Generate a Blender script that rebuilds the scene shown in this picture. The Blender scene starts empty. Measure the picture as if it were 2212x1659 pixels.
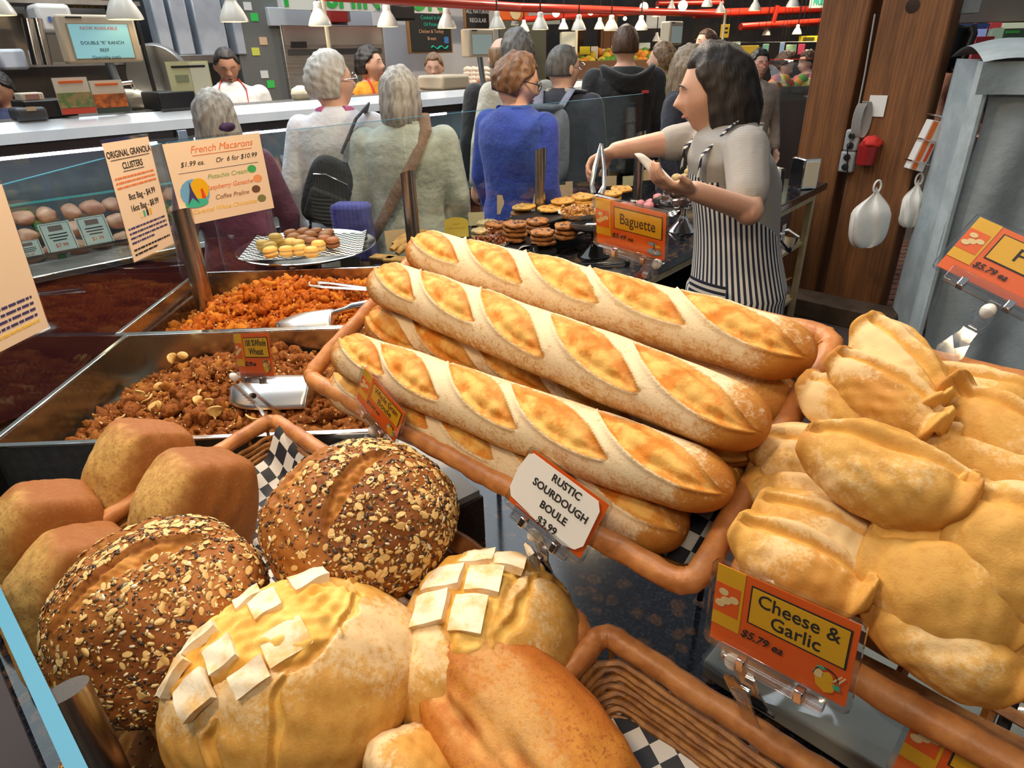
import bpy, bmesh, math, random
import numpy as np
from mathutils import Vector, Matrix, Euler
sc = bpy.context.scene
col = sc.collection
R = math.radians
rnd = random.Random(11)

# ------------------------------------------------------------ camera
FPX, CX, CY, CAMZ = 1400.0, 1106.0, 829.5, 1.62
PITCH, ROLL = math.atan(715 / 1400), R(1.43)
_f = Vector((0, math.cos(PITCH), -math.sin(PITCH)))
_r0 = Vector((1, 0, 0)); _u0 = _r0.cross(_f)
_r = math.cos(ROLL) * _r0 - math.sin(ROLL) * _u0
_u = math.sin(ROLL) * _r0 + math.cos(ROLL) * _u0
CAM = Vector((0, 0, CAMZ))
cd = bpy.data.cameras.new('camera'); cam = bpy.data.objects.new('camera', cd); col.objects.link(cam)
cd.sensor_width = 36; cd.lens = FPX / 2212 * 36; cd.clip_start = .02; cd.clip_end = 100
cam.matrix_world = Matrix(((_r.x, _u.x, -_f.x, 0), (_r.y, _u.y, -_f.y, 0), (_r.z, _u.z, -_f.z, CAMZ), (0, 0, 0, 1)))
sc.camera = cam

# ------------------------------------------------------------ light
sc.view_settings.view_transform = 'Standard'; sc.view_settings.look = 'None'
sc.view_settings.exposure = -0.30; sc.view_settings.gamma = 1.0; sc.view_settings.use_curve_mapping = False
w = bpy.data.worlds.new('hall_light'); sc.world = w; w.use_nodes = True
w.node_tree.nodes['Background'].inputs[0].default_value = (0.86, 0.93, 1.0, 1)
w.node_tree.nodes['Background'].inputs[1].default_value = 0.33
# daylight strips of the hall roof (cool) the warm lamps hanging over the counters, and one added front fill
def area(name, loc, size, power, colr, to=None, shape='DISK', sy=None):
    l = bpy.data.lights.new(name, 'AREA'); l.energy = power; l.color = colr; l.shape = shape; l.size = size
    if sy: l.size_y = sy
    o = bpy.data.objects.new(name, l); col.objects.link(o); o.location = loc
    d = (Vector(to) - Vector(loc)) if to else Vector((0, 0, -1))
    o.rotation_euler = d.to_track_quat('-Z', 'Y').to_euler(); return o
WARM = (1.0, .74, .46)
area('skylight', (-2.5, 5.5, 5.5), 6.0, 620, (.86, .94, 1.0), shape='RECTANGLE', sy=8)
area('lamp_or_fill', (-.62, 1.55, 2.25), .16, 17, WARM, to=(-.62, 1.6, 1))
area('lamp_or_fill', (.05, .95, 2.25), .16, 5.6, WARM, to=(.05, .85, 1.2))
area('lamp_or_fill', (-.55, .35, 2.2), .16, 7.5, WARM, to=(-.4, .75, 1.0))
area('lamp_or_fill', (-.15, -.7, 2.5), .3, 9, (1, .82, .6), to=(-.1, .7, 1.1))  # added fill from behind the camera, brightens the fronts of signs and breads
area('lamp_or_fill', (.75, .55, 2.25), .16, 3.6, WARM, to=(.6, .5, 1.1))
area('lamp_or_fill', (.35, 2.7, 2.3), .16, 17, (1, .76, .48), to=(.3, 2.8, .9))
area('lamp_or_fill', (1.6, 3.2, 2.6), .20, 8, (1, .8, .55), to=(1.5, 3.2, .9))
area('lamp_or_fill', (-1.4, 4.6, 2.6), .3, 30, (1, .86, .7), to=(-1.4, 4.6, 1))
area('lamp_or_fill', (1.0, 7.0, 2.9), .4, 60, (1, .82, .6), to=(1.0, 7.0, 1))
area('lamp_or_fill', (3.6, 9.0, 2.95), .6, 110, (1, .82, .6), to=(3.6, 9.0, 1))

# ------------------------------------------------------------ frame of the place: s runs along the bread counter, t across it
TH = R(-44.1)
D1 = Vector((math.cos(TH), math.sin(TH), 0)); D2 = Vector((-math.sin(TH), math.cos(TH), 0))
def S(s, t, z=0.0): return D1 * s + D2 * t + Vector((0, 0, z))
def ray(x, y): return _f + (x - CX) / FPX * _r - (y - CY) / FPX * _u
def atz(x, y, z): d = ray(x, y); return CAM + d * ((z - CAMZ) / d.z)
def atd(x, y, dep): return CAM + ray(x, y) * dep
def aty(x, y, Y): d = ray(x, y); return CAM + d * (Y / d.y)
def atpl(x, y, p, n): d = ray(x, y); return CAM + d * ((Vector(p) - CAM).dot(n) / d.dot(n))
def frame(o, x, y):      # matrix from origin, x direction, y direction
    x = Vector(x).normalized(); y = Vector(y); y = (y - x * y.dot(x)).normalized(); z = x.cross(y)
    return Matrix(((x.x, y.x, z.x, o[0]), (x.y, y.y, z.y, o[1]), (x.z, y.z, z.z, o[2]), (0, 0, 0, 1)))
def quad(c, width):
    """rigid rectangle from four seen corners TL,TR,BR,BL; returns matrix at its centre (x right, y up), width, height"""
    a, b, c_, d = [np.array(ray(*p)) for p in c]
    k = np.linalg.solve(np.array([a, -b, c_]).T, d)
    pa, pb, pc, pd = a * k[0], b * k[1], c_ * k[2], d
    s = width / np.linalg.norm(pb - pa)
    pa, pb, pc, pd = [Vector(p * s) + CAM for p in (pa, pb, pc, pd)]
    o = (pa + pb + pc + pd) / 4
    return frame(o, pb - pa + pc - pd, pa - pd + pb - pc), width, ((pa - pd).length + (pb - pc).length) / 2
def rotz(a): return Matrix.Rotation(R(a), 4, 'Z')
def T(x, y=None, z=None): return Matrix.Translation(x if y is None else (x, y, z))

# ------------------------------------------------------------ materials
MATS = {}
def _nt(name):
    m = bpy.data.materials.new(name); m.use_nodes = True; nt = m.node_tree
    return m, nt, nt.nodes['Principled BSDF']
def _noise(nt, scale, detail=4, rough=.6, vec=None):
    n = nt.nodes.new('ShaderNodeTexNoise'); n.inputs['Scale'].default_value = scale
    n.inputs['Detail'].default_value = detail; n.inputs['Roughness'].default_value = rough
    if vec: nt.links.new(vec, n.inputs['Vector'])
    return n
def _mix(nt, fac, a, b):
    n = nt.nodes.new('ShaderNodeMix'); n.data_type = 'RGBA'
    for s, i in ((fac, 0), (a, 6), (b, 7)):
        if hasattr(s, 'links'): nt.links.new(s, n.inputs[i])
        elif i == 0: n.inputs[0].default_value = s
        else: n.inputs[i].default_value = (*s[:3], 1)
    return n.outputs[2]
def _ramp(nt, fac, lo, hi, smooth=True):
    n = nt.nodes.new('ShaderNodeMapRange'); n.interpolation_type = 'SMOOTHSTEP' if smooth else 'LINEAR'
    n.inputs[1].default_value = lo; n.inputs[2].default_value = hi
    nt.links.new(fac, n.inputs[0]); return n.outputs[0]
def _math(nt, op, a, b):
    n = nt.nodes.new('ShaderNodeMath'); n.operation = op; n.use_clamp = False
    for i, s in enumerate((a, b)):
        if hasattr(s, 'links'): nt.links.new(s, n.inputs[i])
        else: n.inputs[i].default_value = s
    return n.outputs[0]
def _coord(nt, kind='Object', scale=None):
    c = nt.nodes.new('ShaderNodeTexCoord'); o = c.outputs[kind]
    if scale:
        m = nt.nodes.new('ShaderNodeMapping'); m.inputs['Scale'].default_value = scale
        nt.links.new(o, m.inputs['Vector']); o = m.outputs[0]
    return o
def _bump(nt, b, h, strength, dist=.002):
    n = nt.nodes.new('ShaderNodeBump'); n.inputs['Strength'].default_value = strength; n.inputs['Distance'].default_value = dist
    nt.links.new(h, n.inputs['Height']); nt.links.new(n.outputs[0], b.inputs['Normal'])
def mat(name, c, rough=.5, metal=0., c2=None, vs=20, lo=.35, hi=.65, bump=0, bs=60, bd=.002, coat=0, emit=0, stretch=None, sss=0, spec=.5, sheen=0):
    if name in MATS: return MATS[name]
    m, nt, b = _nt(name)
    b.inputs['Base Color'].default_value = (*c, 1); b.inputs['Roughness'].default_value = rough; b.inputs['Metallic'].default_value = metal
    b.inputs['Specular IOR Level'].default_value = spec; b.inputs['Coat Weight'].default_value = coat; b.inputs['Sheen Weight'].default_value = sheen
    if sss: b.inputs['Subsurface Weight'].default_value = sss; b.inputs['Subsurface Radius'].default_value = (.012, .005, .003); b.inputs['Subsurface Scale'].default_value = .6
    vec = _coord(nt, 'Object', stretch)
    if c2:
        o = _mix(nt, _ramp(nt, _noise(nt, vs, vec=vec).outputs[0], lo, hi), c, c2); nt.links.new(o, b.inputs['Base Color'])
        if emit: nt.links.new(o, b.inputs['Emission Color'])
    if emit:
        if not c2: b.inputs['Emission Color'].default_value = (*c, 1)
        b.inputs['Emission Strength'].default_value = emit
    if bump: _bump(nt, b, _noise(nt, bs, vec=vec).outputs[0], bump, bd)
    MATS[name] = m; m.diffuse_color = (*c, 1); return m
def glassmat(name, tint=(1, 1, 1), rough=.0, ior=1.5, gain=1.0):
    if name in MATS: return MATS[name]
    m = bpy.data.materials.new(name); m.use_nodes = True; nt = m.node_tree; nt.nodes.clear()
    out = nt.nodes.new('ShaderNodeOutputMaterial'); tr = nt.nodes.new('ShaderNodeBsdfTransparent'); gl = nt.nodes.new('ShaderNodeBsdfGlossy')
    lw = nt.nodes.new('ShaderNodeLayerWeight'); lw.inputs[0].default_value = .5; mx = nt.nodes.new('ShaderNodeMixShader')
    tr.inputs[0].default_value = (*tint, 1); gl.inputs['Roughness'].default_value = rough; f0 = ((ior - 1) / (ior + 1)) ** 2
    k = _math(nt, 'ADD', _math(nt, 'MULTIPLY', _math(nt, 'POWER', lw.outputs['Facing'], 5.0), 1 - f0), f0); k = _math(nt, 'MINIMUM', _math(nt, 'MULTIPLY', k, gain), 1.0)
    nt.links.new(k, mx.inputs[0]); nt.links.new(tr.outputs[0], mx.inputs[1]); nt.links.new(gl.outputs[0], mx.inputs[2]); nt.links.new(mx.outputs[0], out.inputs[0])
    MATS[name] = m; return m
def attr(nt, name):
    a = nt.nodes.new('ShaderNodeAttribute'); a.attribute_name = name; return a.outputs['Fac']
def bread(name, light, dark, gash1, gash2, flour=(.80, .70, .52), fl=.5, rough=.62, ns=30, speck=None, bump=.45, bs=260):
    """crust: 'brown' pulls light->dark, 'gash' shows crumb, 'flour' dusts; all are colours of the loaf itself"""
    if name in MATS: return MATS[name]
    m, nt, b = _nt(name); b.inputs['Roughness'].default_value = rough; b.inputs['Specular IOR Level'].default_value = .35
    vec = _coord(nt)
    n1 = _noise(nt, ns, 5, vec=vec).outputs[0]; n2 = _noise(nt, ns * 9, 3, .7, vec=vec).outputs[0]; n3 = _noise(nt, ns * 2.2, 5, .7, vec=vec).outputs[0]
    c = _mix(nt, _ramp(nt, _math(nt, 'ADD', attr(nt, 'brown'), _math(nt, 'MULTIPLY', _math(nt, 'SUBTRACT', n1, .5), .9)), .1, .9), light, dark)
    c = _mix(nt, _math(nt, 'MULTIPLY', _ramp(nt, _noise(nt, ns * 4, 4, .7, vec=vec).outputs[0], .42, .66), .38), c, dark)
    if speck: c = _mix(nt, _math(nt, 'MULTIPLY', _ramp(nt, n2, .545, .62), .75), c, speck)
    fm = _ramp(nt, _math(nt, 'ADD', _math(nt, 'ADD', attr(nt, 'flour'), _math(nt, 'MULTIPLY', _math(nt, 'SUBTRACT', n3, .5), 1.1)), _math(nt, 'MULTIPLY', _math(nt, 'SUBTRACT', n2, .5), .9)), .30, .80)
    c = _mix(nt, _math(nt, 'MULTIPLY', fm, fl), c, flour)
    g = attr(nt, 'gash')
    gc = _mix(nt, _ramp(nt, _noise(nt, ns * 1.1, 6, .65, vec=vec).outputs[0], .38, .62), gash1, gash2)
    c = _mix(nt, _ramp(nt, g, .25, .7), c, gc)
    e = attr(nt, 'edge'); c = _mix(nt, e, c, dark)
    nt.links.new(c, b.inputs['Base Color'])
    if bump: _bump(nt, b, _math(nt, 'ADD', n2, _math(nt, 'MULTIPLY', _noise(nt, bs * 2.5, 4, .75, vec=vec).outputs[0], .9)), bump, .0015)
    MATS[name] = m; return m

# ------------------------------------------------------------ mesh builders
class MB:
    def __init__(s): s.v = []; s.f = []; s.m = []; s.mi = 0; s.uv = None
    def add(s, vs, fs):
        o = len(s.v); s.v += [tuple(p) for p in vs]; s.f += [tuple(i + o for i in f) for f in fs]; s.m += [s.mi] * len(fs); return s
    def box(s, c, d, M=None):
        x, y, z = d[0] / 2, d[1] / 2, d[2] / 2
        vs = [Vector((a * x, b * y, e * z)) for a in (-1, 1) for b in (-1, 1) for e in (-1, 1)]
        if M is not None: vs = [M @ v for v in vs]
        vs = [v + Vector(c) for v in vs]
        return s.add(vs, [(0, 1, 3, 2), (4, 6, 7, 5), (0, 4, 5, 1), (2, 3, 7, 6), (0, 2, 6, 4), (1, 5, 7, 3)])
    def tube(s, pts, r, n=8, closed=False, flat=1.0, cap=True):
        P = [Vector(p) for p in pts]; k = len(P); rr = r if hasattr(r, '__len__') else [r] * k
        tan = []
        for i in range(k):
            a = P[(i - 1) % k] if closed or i else P[0]; b = P[(i + 1) % k] if closed or i < k - 1 else P[-1]
            tan.append((b - a).normalized() if (b - a).length > 1e-9 else Vector((0, 0, 1)))
        up = Vector((0, 0, 1)) if abs(tan[0].z) < .9 else Vector((1, 0, 0))
        nn = (up - tan[0] * up.dot(tan[0])).normalized(); vs = []
        for i in range(k):
            nn = nn - tan[i] * nn.dot(tan[i])
            nn = nn.normalized() if nn.length > 1e-6 else tan[i].orthogonal().normalized()
            bb = tan[i].cross(nn)
            for j in range(n):
                a = 2 * math.pi * j / n; vs.append(P[i] + (nn * math.cos(a) * flat + bb * math.sin(a)) * rr[i])
        fs = [(i * n + j, i * n + (j + 1) % n, ((i + 1) % k) * n + (j + 1) % n, ((i + 1) % k) * n + j) for i in range(k if closed else k - 1) for j in range(n)]
        if cap and not closed: fs += [tuple(range(n - 1, -1, -1)), tuple(range((k - 1) * n, k * n))]
        return s.add(vs, fs)
    def lathe(s, prof, n=24, c=(0, 0, 0), M=None):
        vs = []; fs = []
        for r, z in prof:
            for j in range(n):
                a = 2 * math.pi * j / n; v = Vector((r * math.cos(a), r * math.sin(a), z))
                if M is not None: v = M @ v
                vs.append(v + Vector(c))
        k = len(prof)
        for i in range(k - 1):
            for j in range(n): fs.append((i * n + j, i * n + (j + 1) % n, (i + 1) * n + (j + 1) % n, (i + 1) * n + j))
        fs += [tuple(range(n - 1, -1, -1)), tuple(range((k - 1) * n, k * n))]
        return s.add(vs, fs)
    def prism(s, poly, z0, z1, M=None):
        n = len(poly); vs = [Vector((p[0], p[1], z0)) for p in poly] + [Vector((p[0], p[1], z1)) for p in poly]
        if M is not None: vs = [M @ v for v in vs]
        return s.add(vs, [tuple(range(n - 1, -1, -1)), tuple(range(n, 2 * n))] + [(i, (i + 1) % n, (i + 1) % n + n, i + n) for i in range(n)])
    def grid(s, fn, nu, nv, cu=False, cv=False):
        vs = [fn(i / (nu if cu else nu - 1), j / (nv if cv else nv - 1)) for i in range(nu) for j in range(nv)]; fs = []
        for i in range(nu if cu else nu - 1):
            for j in range(nv if cv else nv - 1):
                fs.append((i * nv + j, ((i + 1) % nu) * nv + j, ((i + 1) % nu) * nv + (j + 1) % nv, i * nv + (j + 1) % nv))
        return s.add(vs, fs)
    def blob(s, c, r, M=None, nu=10, nv=7):
        r = r if hasattr(r, '__len__') else (r, r, r); vs = []; fs = []
        for i in range(nv + 1):
            th = math.pi * i / nv
            for j in range(nu):
                a = 2 * math.pi * j / nu; v = Vector((r[0] * math.sin(th) * math.cos(a), r[1] * math.sin(th) * math.sin(a), r[2] * math.cos(th)))
                if M is not None: v = M @ v
                vs.append(v + Vector(c))
        for i in range(nv):
            for j in range(nu): fs.append((i * nu + j, (i + 1) * nu + j, (i + 1) * nu + (j + 1) % nu, i * nu + (j + 1) % nu))
        return s.add(vs, fs)
    def build(s, name, m, parent=None, M=None, smooth=True, ang=40, bevel=0, seg=2, solid=0, sub=0):
        me = bpy.data.meshes.new(name); me.from_pydata(s.v, [], s.f)
        for mm in (m if isinstance(m, (list, tuple)) else [m]): me.materials.append(mm)
        if isinstance(m, (list, tuple)): me.polygons.foreach_set('material_index', s.m)
        me.polygons.foreach_set('use_smooth', [smooth] * len(me.polygons)); me.update()
        if smooth: me.set_sharp_from_angle(angle=R(ang))
        o = bpy.data.objects.new(name, me); col.objects.link(o)
        if M is not None: o.matrix_world = M
        if parent: o.parent = parent
        if solid: mo = o.modifiers.new('s', 'SOLIDIFY'); mo.thickness = solid; mo.offset = 0
        if bevel: mo = o.modifiers.new('b', 'BEVEL'); mo.width = bevel; mo.segments = seg; mo.limit_method = 'ANGLE'; mo.angle_limit = R(35)
        if sub: mo = o.modifiers.new('u', 'SUBSURF'); mo.levels = mo.render_levels = sub
        return o
def npmesh(name, v, f, m, parent=None, M=None, attrs=None, uv=None, smooth=True):
    """v (n,3), f (k,3|4) arrays; attrs: point float arrays; uv per vertex"""
    v = np.asarray(v, np.float32); f = np.asarray(f, np.int32); k = f.shape[1]
    me = bpy.data.meshes.new(name); me.vertices.add(len(v)); me.vertices.foreach_set('co', v.ravel())
    me.loops.add(f.size); me.loops.foreach_set('vertex_index', f.ravel()); me.polygons.add(len(f))
    me.polygons.foreach_set('loop_start', np.arange(0, f.size, k, dtype=np.int32))
    me.polygons.foreach_set('use_smooth', np.full(len(f), smooth)); me.update(calc_edges=True)
    for an, av in (attrs or {}).items():
        a = me.attributes.new(an, 'FLOAT', 'POINT'); a.data.foreach_set('value', np.asarray(av, np.float32))
    if uv is not None:
        l = me.uv_layers.new(name='uv'); l.data.foreach_set('uv', np.asarray(uv, np.float32)[f.ravel()].ravel())
    me.materials.append(m); o = bpy.data.objects.new(name, me); col.objects.link(o)
    if M is not None: o.matrix_world = M
    if parent: o.parent = parent
    return o
def npgrid(nu, nv, cu=False, cv=False):
    i, j = np.meshgrid(np.arange(nu if cu else nu - 1), np.arange(nv if cv else nv - 1), indexing='ij'); i = i.ravel(); j = j.ravel()
    i2 = (i + 1) % nu; j2 = (j + 1) % nv
    return np.stack([i * nv + j, i2 * nv + j, i2 * nv + j2, i * nv + j2], 1)
_ico = {}
def ico(n):
    if n not in _ico:
        bm = bmesh.new(); bmesh.ops.create_icosphere(bm, subdivisions=n, radius=1)
        _ico[n] = (np.array([x.co[:] for x in bm.verts]), np.array([[x.index for x in f.verts] for f in bm.faces])); bm.free()
    return _ico[n]
def sn(p, freq, seed=0, n=8):
    g = np.random.default_rng(seed); k = g.normal(size=(n, 3)); k /= np.linalg.norm(k, axis=1)[:, None]
    k *= freq * g.uniform(.6, 1.5, (n, 1)); ph = g.uniform(0, 6.28, n)
    return np.sin(p @ k.T + ph).sum(1) / math.sqrt(n)
def sstep(a, b, x): t = np.clip((x - a) / (b - a), 0, 1); return t * t * (3 - 2 * t)
def tag(o, label=None, cat=None, group=None, kind=None):
    if label: o['label'] = label
    if cat: o['category'] = cat
    if group: o['group'] = group
    if kind: o['kind'] = kind
    return o
def thing(name, label, cat, M=None, group=None):
    o = bpy.data.objects.new(name, None); col.objects.link(o); o.empty_display_size = .05
    if M is not None: o.matrix_world = M
    return tag(o, label, cat, group)
def dup(root, M=None, label=None):
    r = root.copy(); col.objects.link(r)
    if M is not None: r.matrix_world = M
    if label: r['label'] = label
    for ch in root.children:
        c = ch.copy(); col.objects.link(c); c.parent = r
        for g in ch.children: d = g.copy(); col.objects.link(d); d.parent = c
    return r
def text(body, size, m, parent, loc, align='CENTER', shear=0, bold=0, sx=1, rot=0, name='lettering', sp=1):
    cu = bpy.data.curves.new(name, 'FONT'); cu.body = body; cu.size = size; cu.align_x = align; cu.align_y = 'CENTER'
    cu.shear = shear; cu.offset = bold; cu.extrude = .0002; cu.space_character = sp; cu.resolution_u = 3; cu.materials.append(m)
    o = bpy.data.objects.new(name, cu); col.objects.link(o); o.parent = parent; o.location = loc; o.scale = (sx, 1, 1); o.rotation_euler = (0, 0, R(rot)); return o
def flat(parent, name, poly, z, m, th=.0004):
    b = MB(); b.prism(poly, z, z + th); return b.build(name, m, parent, smooth=False)
def rect(x0, y0, x1, y1): return [(x0, y0), (x1, y0), (x1, y1), (x0, y1)]
def circ(x, y, rx, ry=None, n=16, a0=0, a1=360): return [(x + rx * math.cos(R(a0 + (a1 - a0) * i / n)), y + (ry or rx) * math.sin(R(a0 + (a1 - a0) * i / n))) for i in range(n if a1 - a0 == 360 else n + 1)]
# ------------------------------------------------------------ shared materials
def granite():
    m, nt, b = _nt('dark_granite'); vec = _coord(nt)
    v = nt.nodes.new('ShaderNodeTexVoronoi'); v.inputs['Scale'].default_value = 34; v.inputs['Randomness'].default_value = 1
    nz = _noise(nt, 60, 4, vec=vec); add = nt.nodes.new('ShaderNodeVectorMath'); add.operation = 'MULTIPLY_ADD'
    add.inputs[1].default_value = (.018, .018, .018); nt.links.new(nz.outputs['Color'], add.inputs[0]); nt.links.new(vec, add.inputs[2]); nt.links.new(add.outputs[0], v.inputs['Vector'])
    blob = _ramp(nt, v.outputs['Distance'], .42, .30)
    c = _mix(nt, _ramp(nt, _noise(nt, 220, 4, vec=vec).outputs[0], .45, .7), (.006, .008, .014), (.035, .036, .045))
    br = _mix(nt, _ramp(nt, _noise(nt, 150, 3, vec=vec).outputs[0], .35, .7), (.045, .024, .014), (.12, .062, .035))
    keep = _ramp(nt, _noise(nt, 14, 2, vec=vec).outputs[0], .36, .5)
    nt.links.new(_mix(nt, _math(nt, 'MULTIPLY', blob, keep), c, br), b.inputs['Base Color']); b.inputs['Roughness'].default_value = .12
    return m
GRAN = granite()
STEEL = mat('brushed_steel', (.62, .61, .59), .26, 1, (.50, .49, .48), 90, stretch=(1, 30, 30))
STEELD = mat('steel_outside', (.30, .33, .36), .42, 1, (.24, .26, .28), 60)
CHROME = mat('polished_steel', (.78, .77, .75), .12, 1)
GLASS = glassmat('clear_glass', (.93, .97, .96), 0, 1.5, 1.0)
ACRY = glassmat('clear_acrylic', (.93, .94, .94), .07, 1.55, 2.6)
FILM = glassmat('plastic_film', (.93, .95, .94), .10, 1.5, 2.2)
BLACK = mat('black_plastic', (.012, .012, .013), .35)
WHITE = mat('white_plastic', (.78, .77, .73), .4)
INK = mat('black_ink', (.015, .013, .012), .8)
PAPER = mat('white_paper', (.80, .79, .76), .8)
def checker():
    m, nt, b = _nt('checkered_paper'); k = nt.nodes.new('ShaderNodeTexChecker'); k.inputs['Scale'].default_value = 1
    k.inputs[1].default_value = (.74, .72, .68, 1); k.inputs[2].default_value = (.02, .024, .035, 1)
    nt.links.new(_coord(nt, 'UV'), k.inputs['Vector']); nt.links.new(k.outputs[0], b.inputs['Base Color']); b.inputs['Roughness'].default_value = .55; return m
CHECK = checker()
def sheet(name, M, sx, sy, cell, zf=None, parent=None, n=24, rot=0):
    """checkered sheet of paper; zf(x,y) gives its folds"""
    u = np.linspace(-.5, .5, n); X, Y = np.meshgrid(u * sx, u * sy, indexing='ij'); x = X.ravel(); y = Y.ravel()
    z = zf(x, y) if zf else 0 * x
    c, s = math.cos(R(rot)), math.sin(R(rot)); uv = np.stack([(c * x - s * y) / cell + 40, (s * x + c * y) / cell + 40], 1)
    o = npmesh(name, np.stack([x, y, z], 1), npgrid(n, n), CHECK, parent, M, uv=uv); return o
WICK = mat('wicker_cane', (.46, .205, .050), .45, 0, (.27, .10, .022), 55, bump=.25, bs=160)
WRAP = mat('wrapped_cane_rim', (.58, .245, .075), .42, 0, (.40, .145, .038), 30, bump=.5, bs=38, bd=.004)

# ------------------------------------------------------------ counter
GZ = .88
b = MB(); poly = [S(1.6, -.05), S(1.6, .80), S(-1.17, .80), S(-1.25, 1.85), S(-1.40, 4.23), S(-2.1, 4.23), S(-2.1, .78), Vector((-1.0, .98, 0)), S(-1.03, -.05)]
b.prism([(p.x, p.y) for p in poly], GZ - .04, GZ)
ctr = b.build('granite_worktop', GRAN, smooth=False, bevel=.006); tag(ctr, 'dark polished granite worktop under the bread baskets and trays', 'worktop')
b = MB(); q = [S(1.6, .03), S(1.6, .74), S(-1.22, .74), S(-1.22, .86), S(-2.05, .82), Vector((-.96, 1.02, 0)), S(-1.0, .03)]
b.prism([(p.x, p.y) for p in q], .0, GZ - .04)
tag(b.build('base_cabinet', mat('dark_counter_base', (.05, .045, .045), .6), smooth=False), 'dark base cabinet under the granite bread counter', 'cabinet')

# ------------------------------------------------------------ wicker baskets
def rrect(hx, hy, rc, n=8):
    pts = []
    for cx, cy, a0 in ((hx - rc, hy - rc, 0), (-hx + rc, hy - rc, 90), (-hx + rc, -hy + rc, 180), (hx - rc, -hy + rc, 270)):
        pts += [(cx + rc * math.cos(R(a0 + 90 * i / n)), cy + rc * math.sin(R(a0 + 90 * i / n))) for i in range(n + 1)]
    out = []; step = .012
    for i in range(len(pts)):
        a = Vector(pts[i]); c = Vector(pts[(i + 1) % len(pts)]); k = max(1, int((c - a).length / step))
        out += [a + (c - a) * j / k for j in range(k)]
    return out
def basket(label, L, W, D, M, rows=9, flare=.035, sag=0, slats=True):
    t = thing('wicker_basket', label, 'basket', M, 'wicker bread baskets')
    hx, hy = L / 2, W / 2
    def lv(z): k = -z / D; return hx - flare * k, hy - flare * k
    b = MB(); lp = rrect(hx, hy, .018); n = len(lp); rr = []; pts = []
    for i, p in enumerate(lp):
        wob = .0010 * math.sin(i * .9) + .0008 * math.sin(i * 2.3)
        pts.append((p.x + wob * .6, p.y + wob * .6, sag * math.sin(p.x * 9) + .001 * math.sin(i * .37))); rr.append(.0122 + .0016 * ((i * .29) % 1))
    b.tube(pts, rr, 12, True); b.build('rim', WRAP, t)
    hstep = (D - .022) / rows
    for k in range(rows):
        z = -.018 - hstep * (k + .5); ax, ay = lv(z); lp = rrect(ax, ay, .028); b = MB(); q = []
        nst = max(8, int(len(lp) / 4)) ; ph = math.pi * (k % 2)
        for i, p in enumerate(lp):
            o = .0014 * math.sin(i / len(lp) * 2 * math.pi * nst * .5 * 1.0 + ph); d = Vector((p.x / ax, p.y / ay, 0)).normalized()
            q.append((p.x + d.x * o, p.y + d.y * o, z + rnd.uniform(-.0012, .0012)))
        b.tube(q, [hstep * rnd.uniform(.50, .58) for _ in q], 6, True); b.build('woven_strand', WICK, t)
    b = MB(); top = rrect(hx + .004, hy + .004, .03); bot = rrect(hx - flare, hy - flare, .028)
    for i in range(0, len(top), 4):
        p = top[i]; d = Vector((p.x / hx * (hx - flare + .003), p.y / hy * (hy - flare + .003)))
        b.tube([(p.x, p.y, -.005), (d.x, d.y, -D)], .003, 5)
    b.build('stake_frame', WICK, t)
    ax, ay = hx - flare, hy - flare; ns = int(2 * ay / .017)
    for i in range(ns):
        y = -ay + .006 + (2 * ay - .012) * i / (ns - 1); b = MB()
        b.tube([(-ax + (2 * ax) * j / 12, y + rnd.uniform(-.001, .001), -D + .004 * math.sin(j * math.pi + i * math.pi + 1.57)) for j in range(13)], .0062, 6, flat=.55); b.build('floor_slat', WICK, t)
    for i in range(9):
        x = -ax + 2 * ax * (i + .5) / 9; b = MB(); b.tube([(x, -ay, -D - .004), (x, ay, -D - .004)], .005, 5); b.build('floor_cross_slat', WICK, t)
    return t
LB = .68; K = LB / .6
A0 = Vector((-.286 * K, .818 * K, 1.62 - .399 * K)); TILT = R(31)
E2 = D2 * math.cos(TILT) + Vector((0, 0, math.sin(TILT))); NB = D1.cross(E2)
WB = .3205
MBAG = frame(A0 + D1 * LB / 2 + E2 * WB / 2, D1, E2)
bg = basket('long tilted wicker basket holding the floury baguettes', LB, WB, .095, MBAG, rows=9)
MROL = frame(A0 + D1 * (LB + .035 + .33) + E2 * (WB / 2), D1, E2)
rb = basket('wicker basket heaped with pale pinched rolls', .66, WB, .095, MROL, rows=9)
# front row, nearly level
TF = R(10); E3 = D2 * math.cos(TF) + Vector((0, 0, math.sin(TF))); NF = D1.cross(E3)
FZ = 1.045
PE = atz(590, 905, FZ); PF = atz(1282, 1342, FZ); PG = atz(1302, 1363, FZ)
LF = (PF - PE).dot(D1); WF = .37
MFRO = frame(PE + D1 * LF / 2 - E3 * WF / 2, D1, E3)
fb = basket('large wicker basket crowded with boules and whole wheat loaves', LF, WF, .085, MFRO, rows=8)
LE = .60; MEMP = frame(PG + D1 * LE / 2 - E3 * WF / 2, D1, E3)
eb = basket('empty wicker basket with a loose checkered paper on its floor', LE, WF, .085, MEMP, rows=8)
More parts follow.
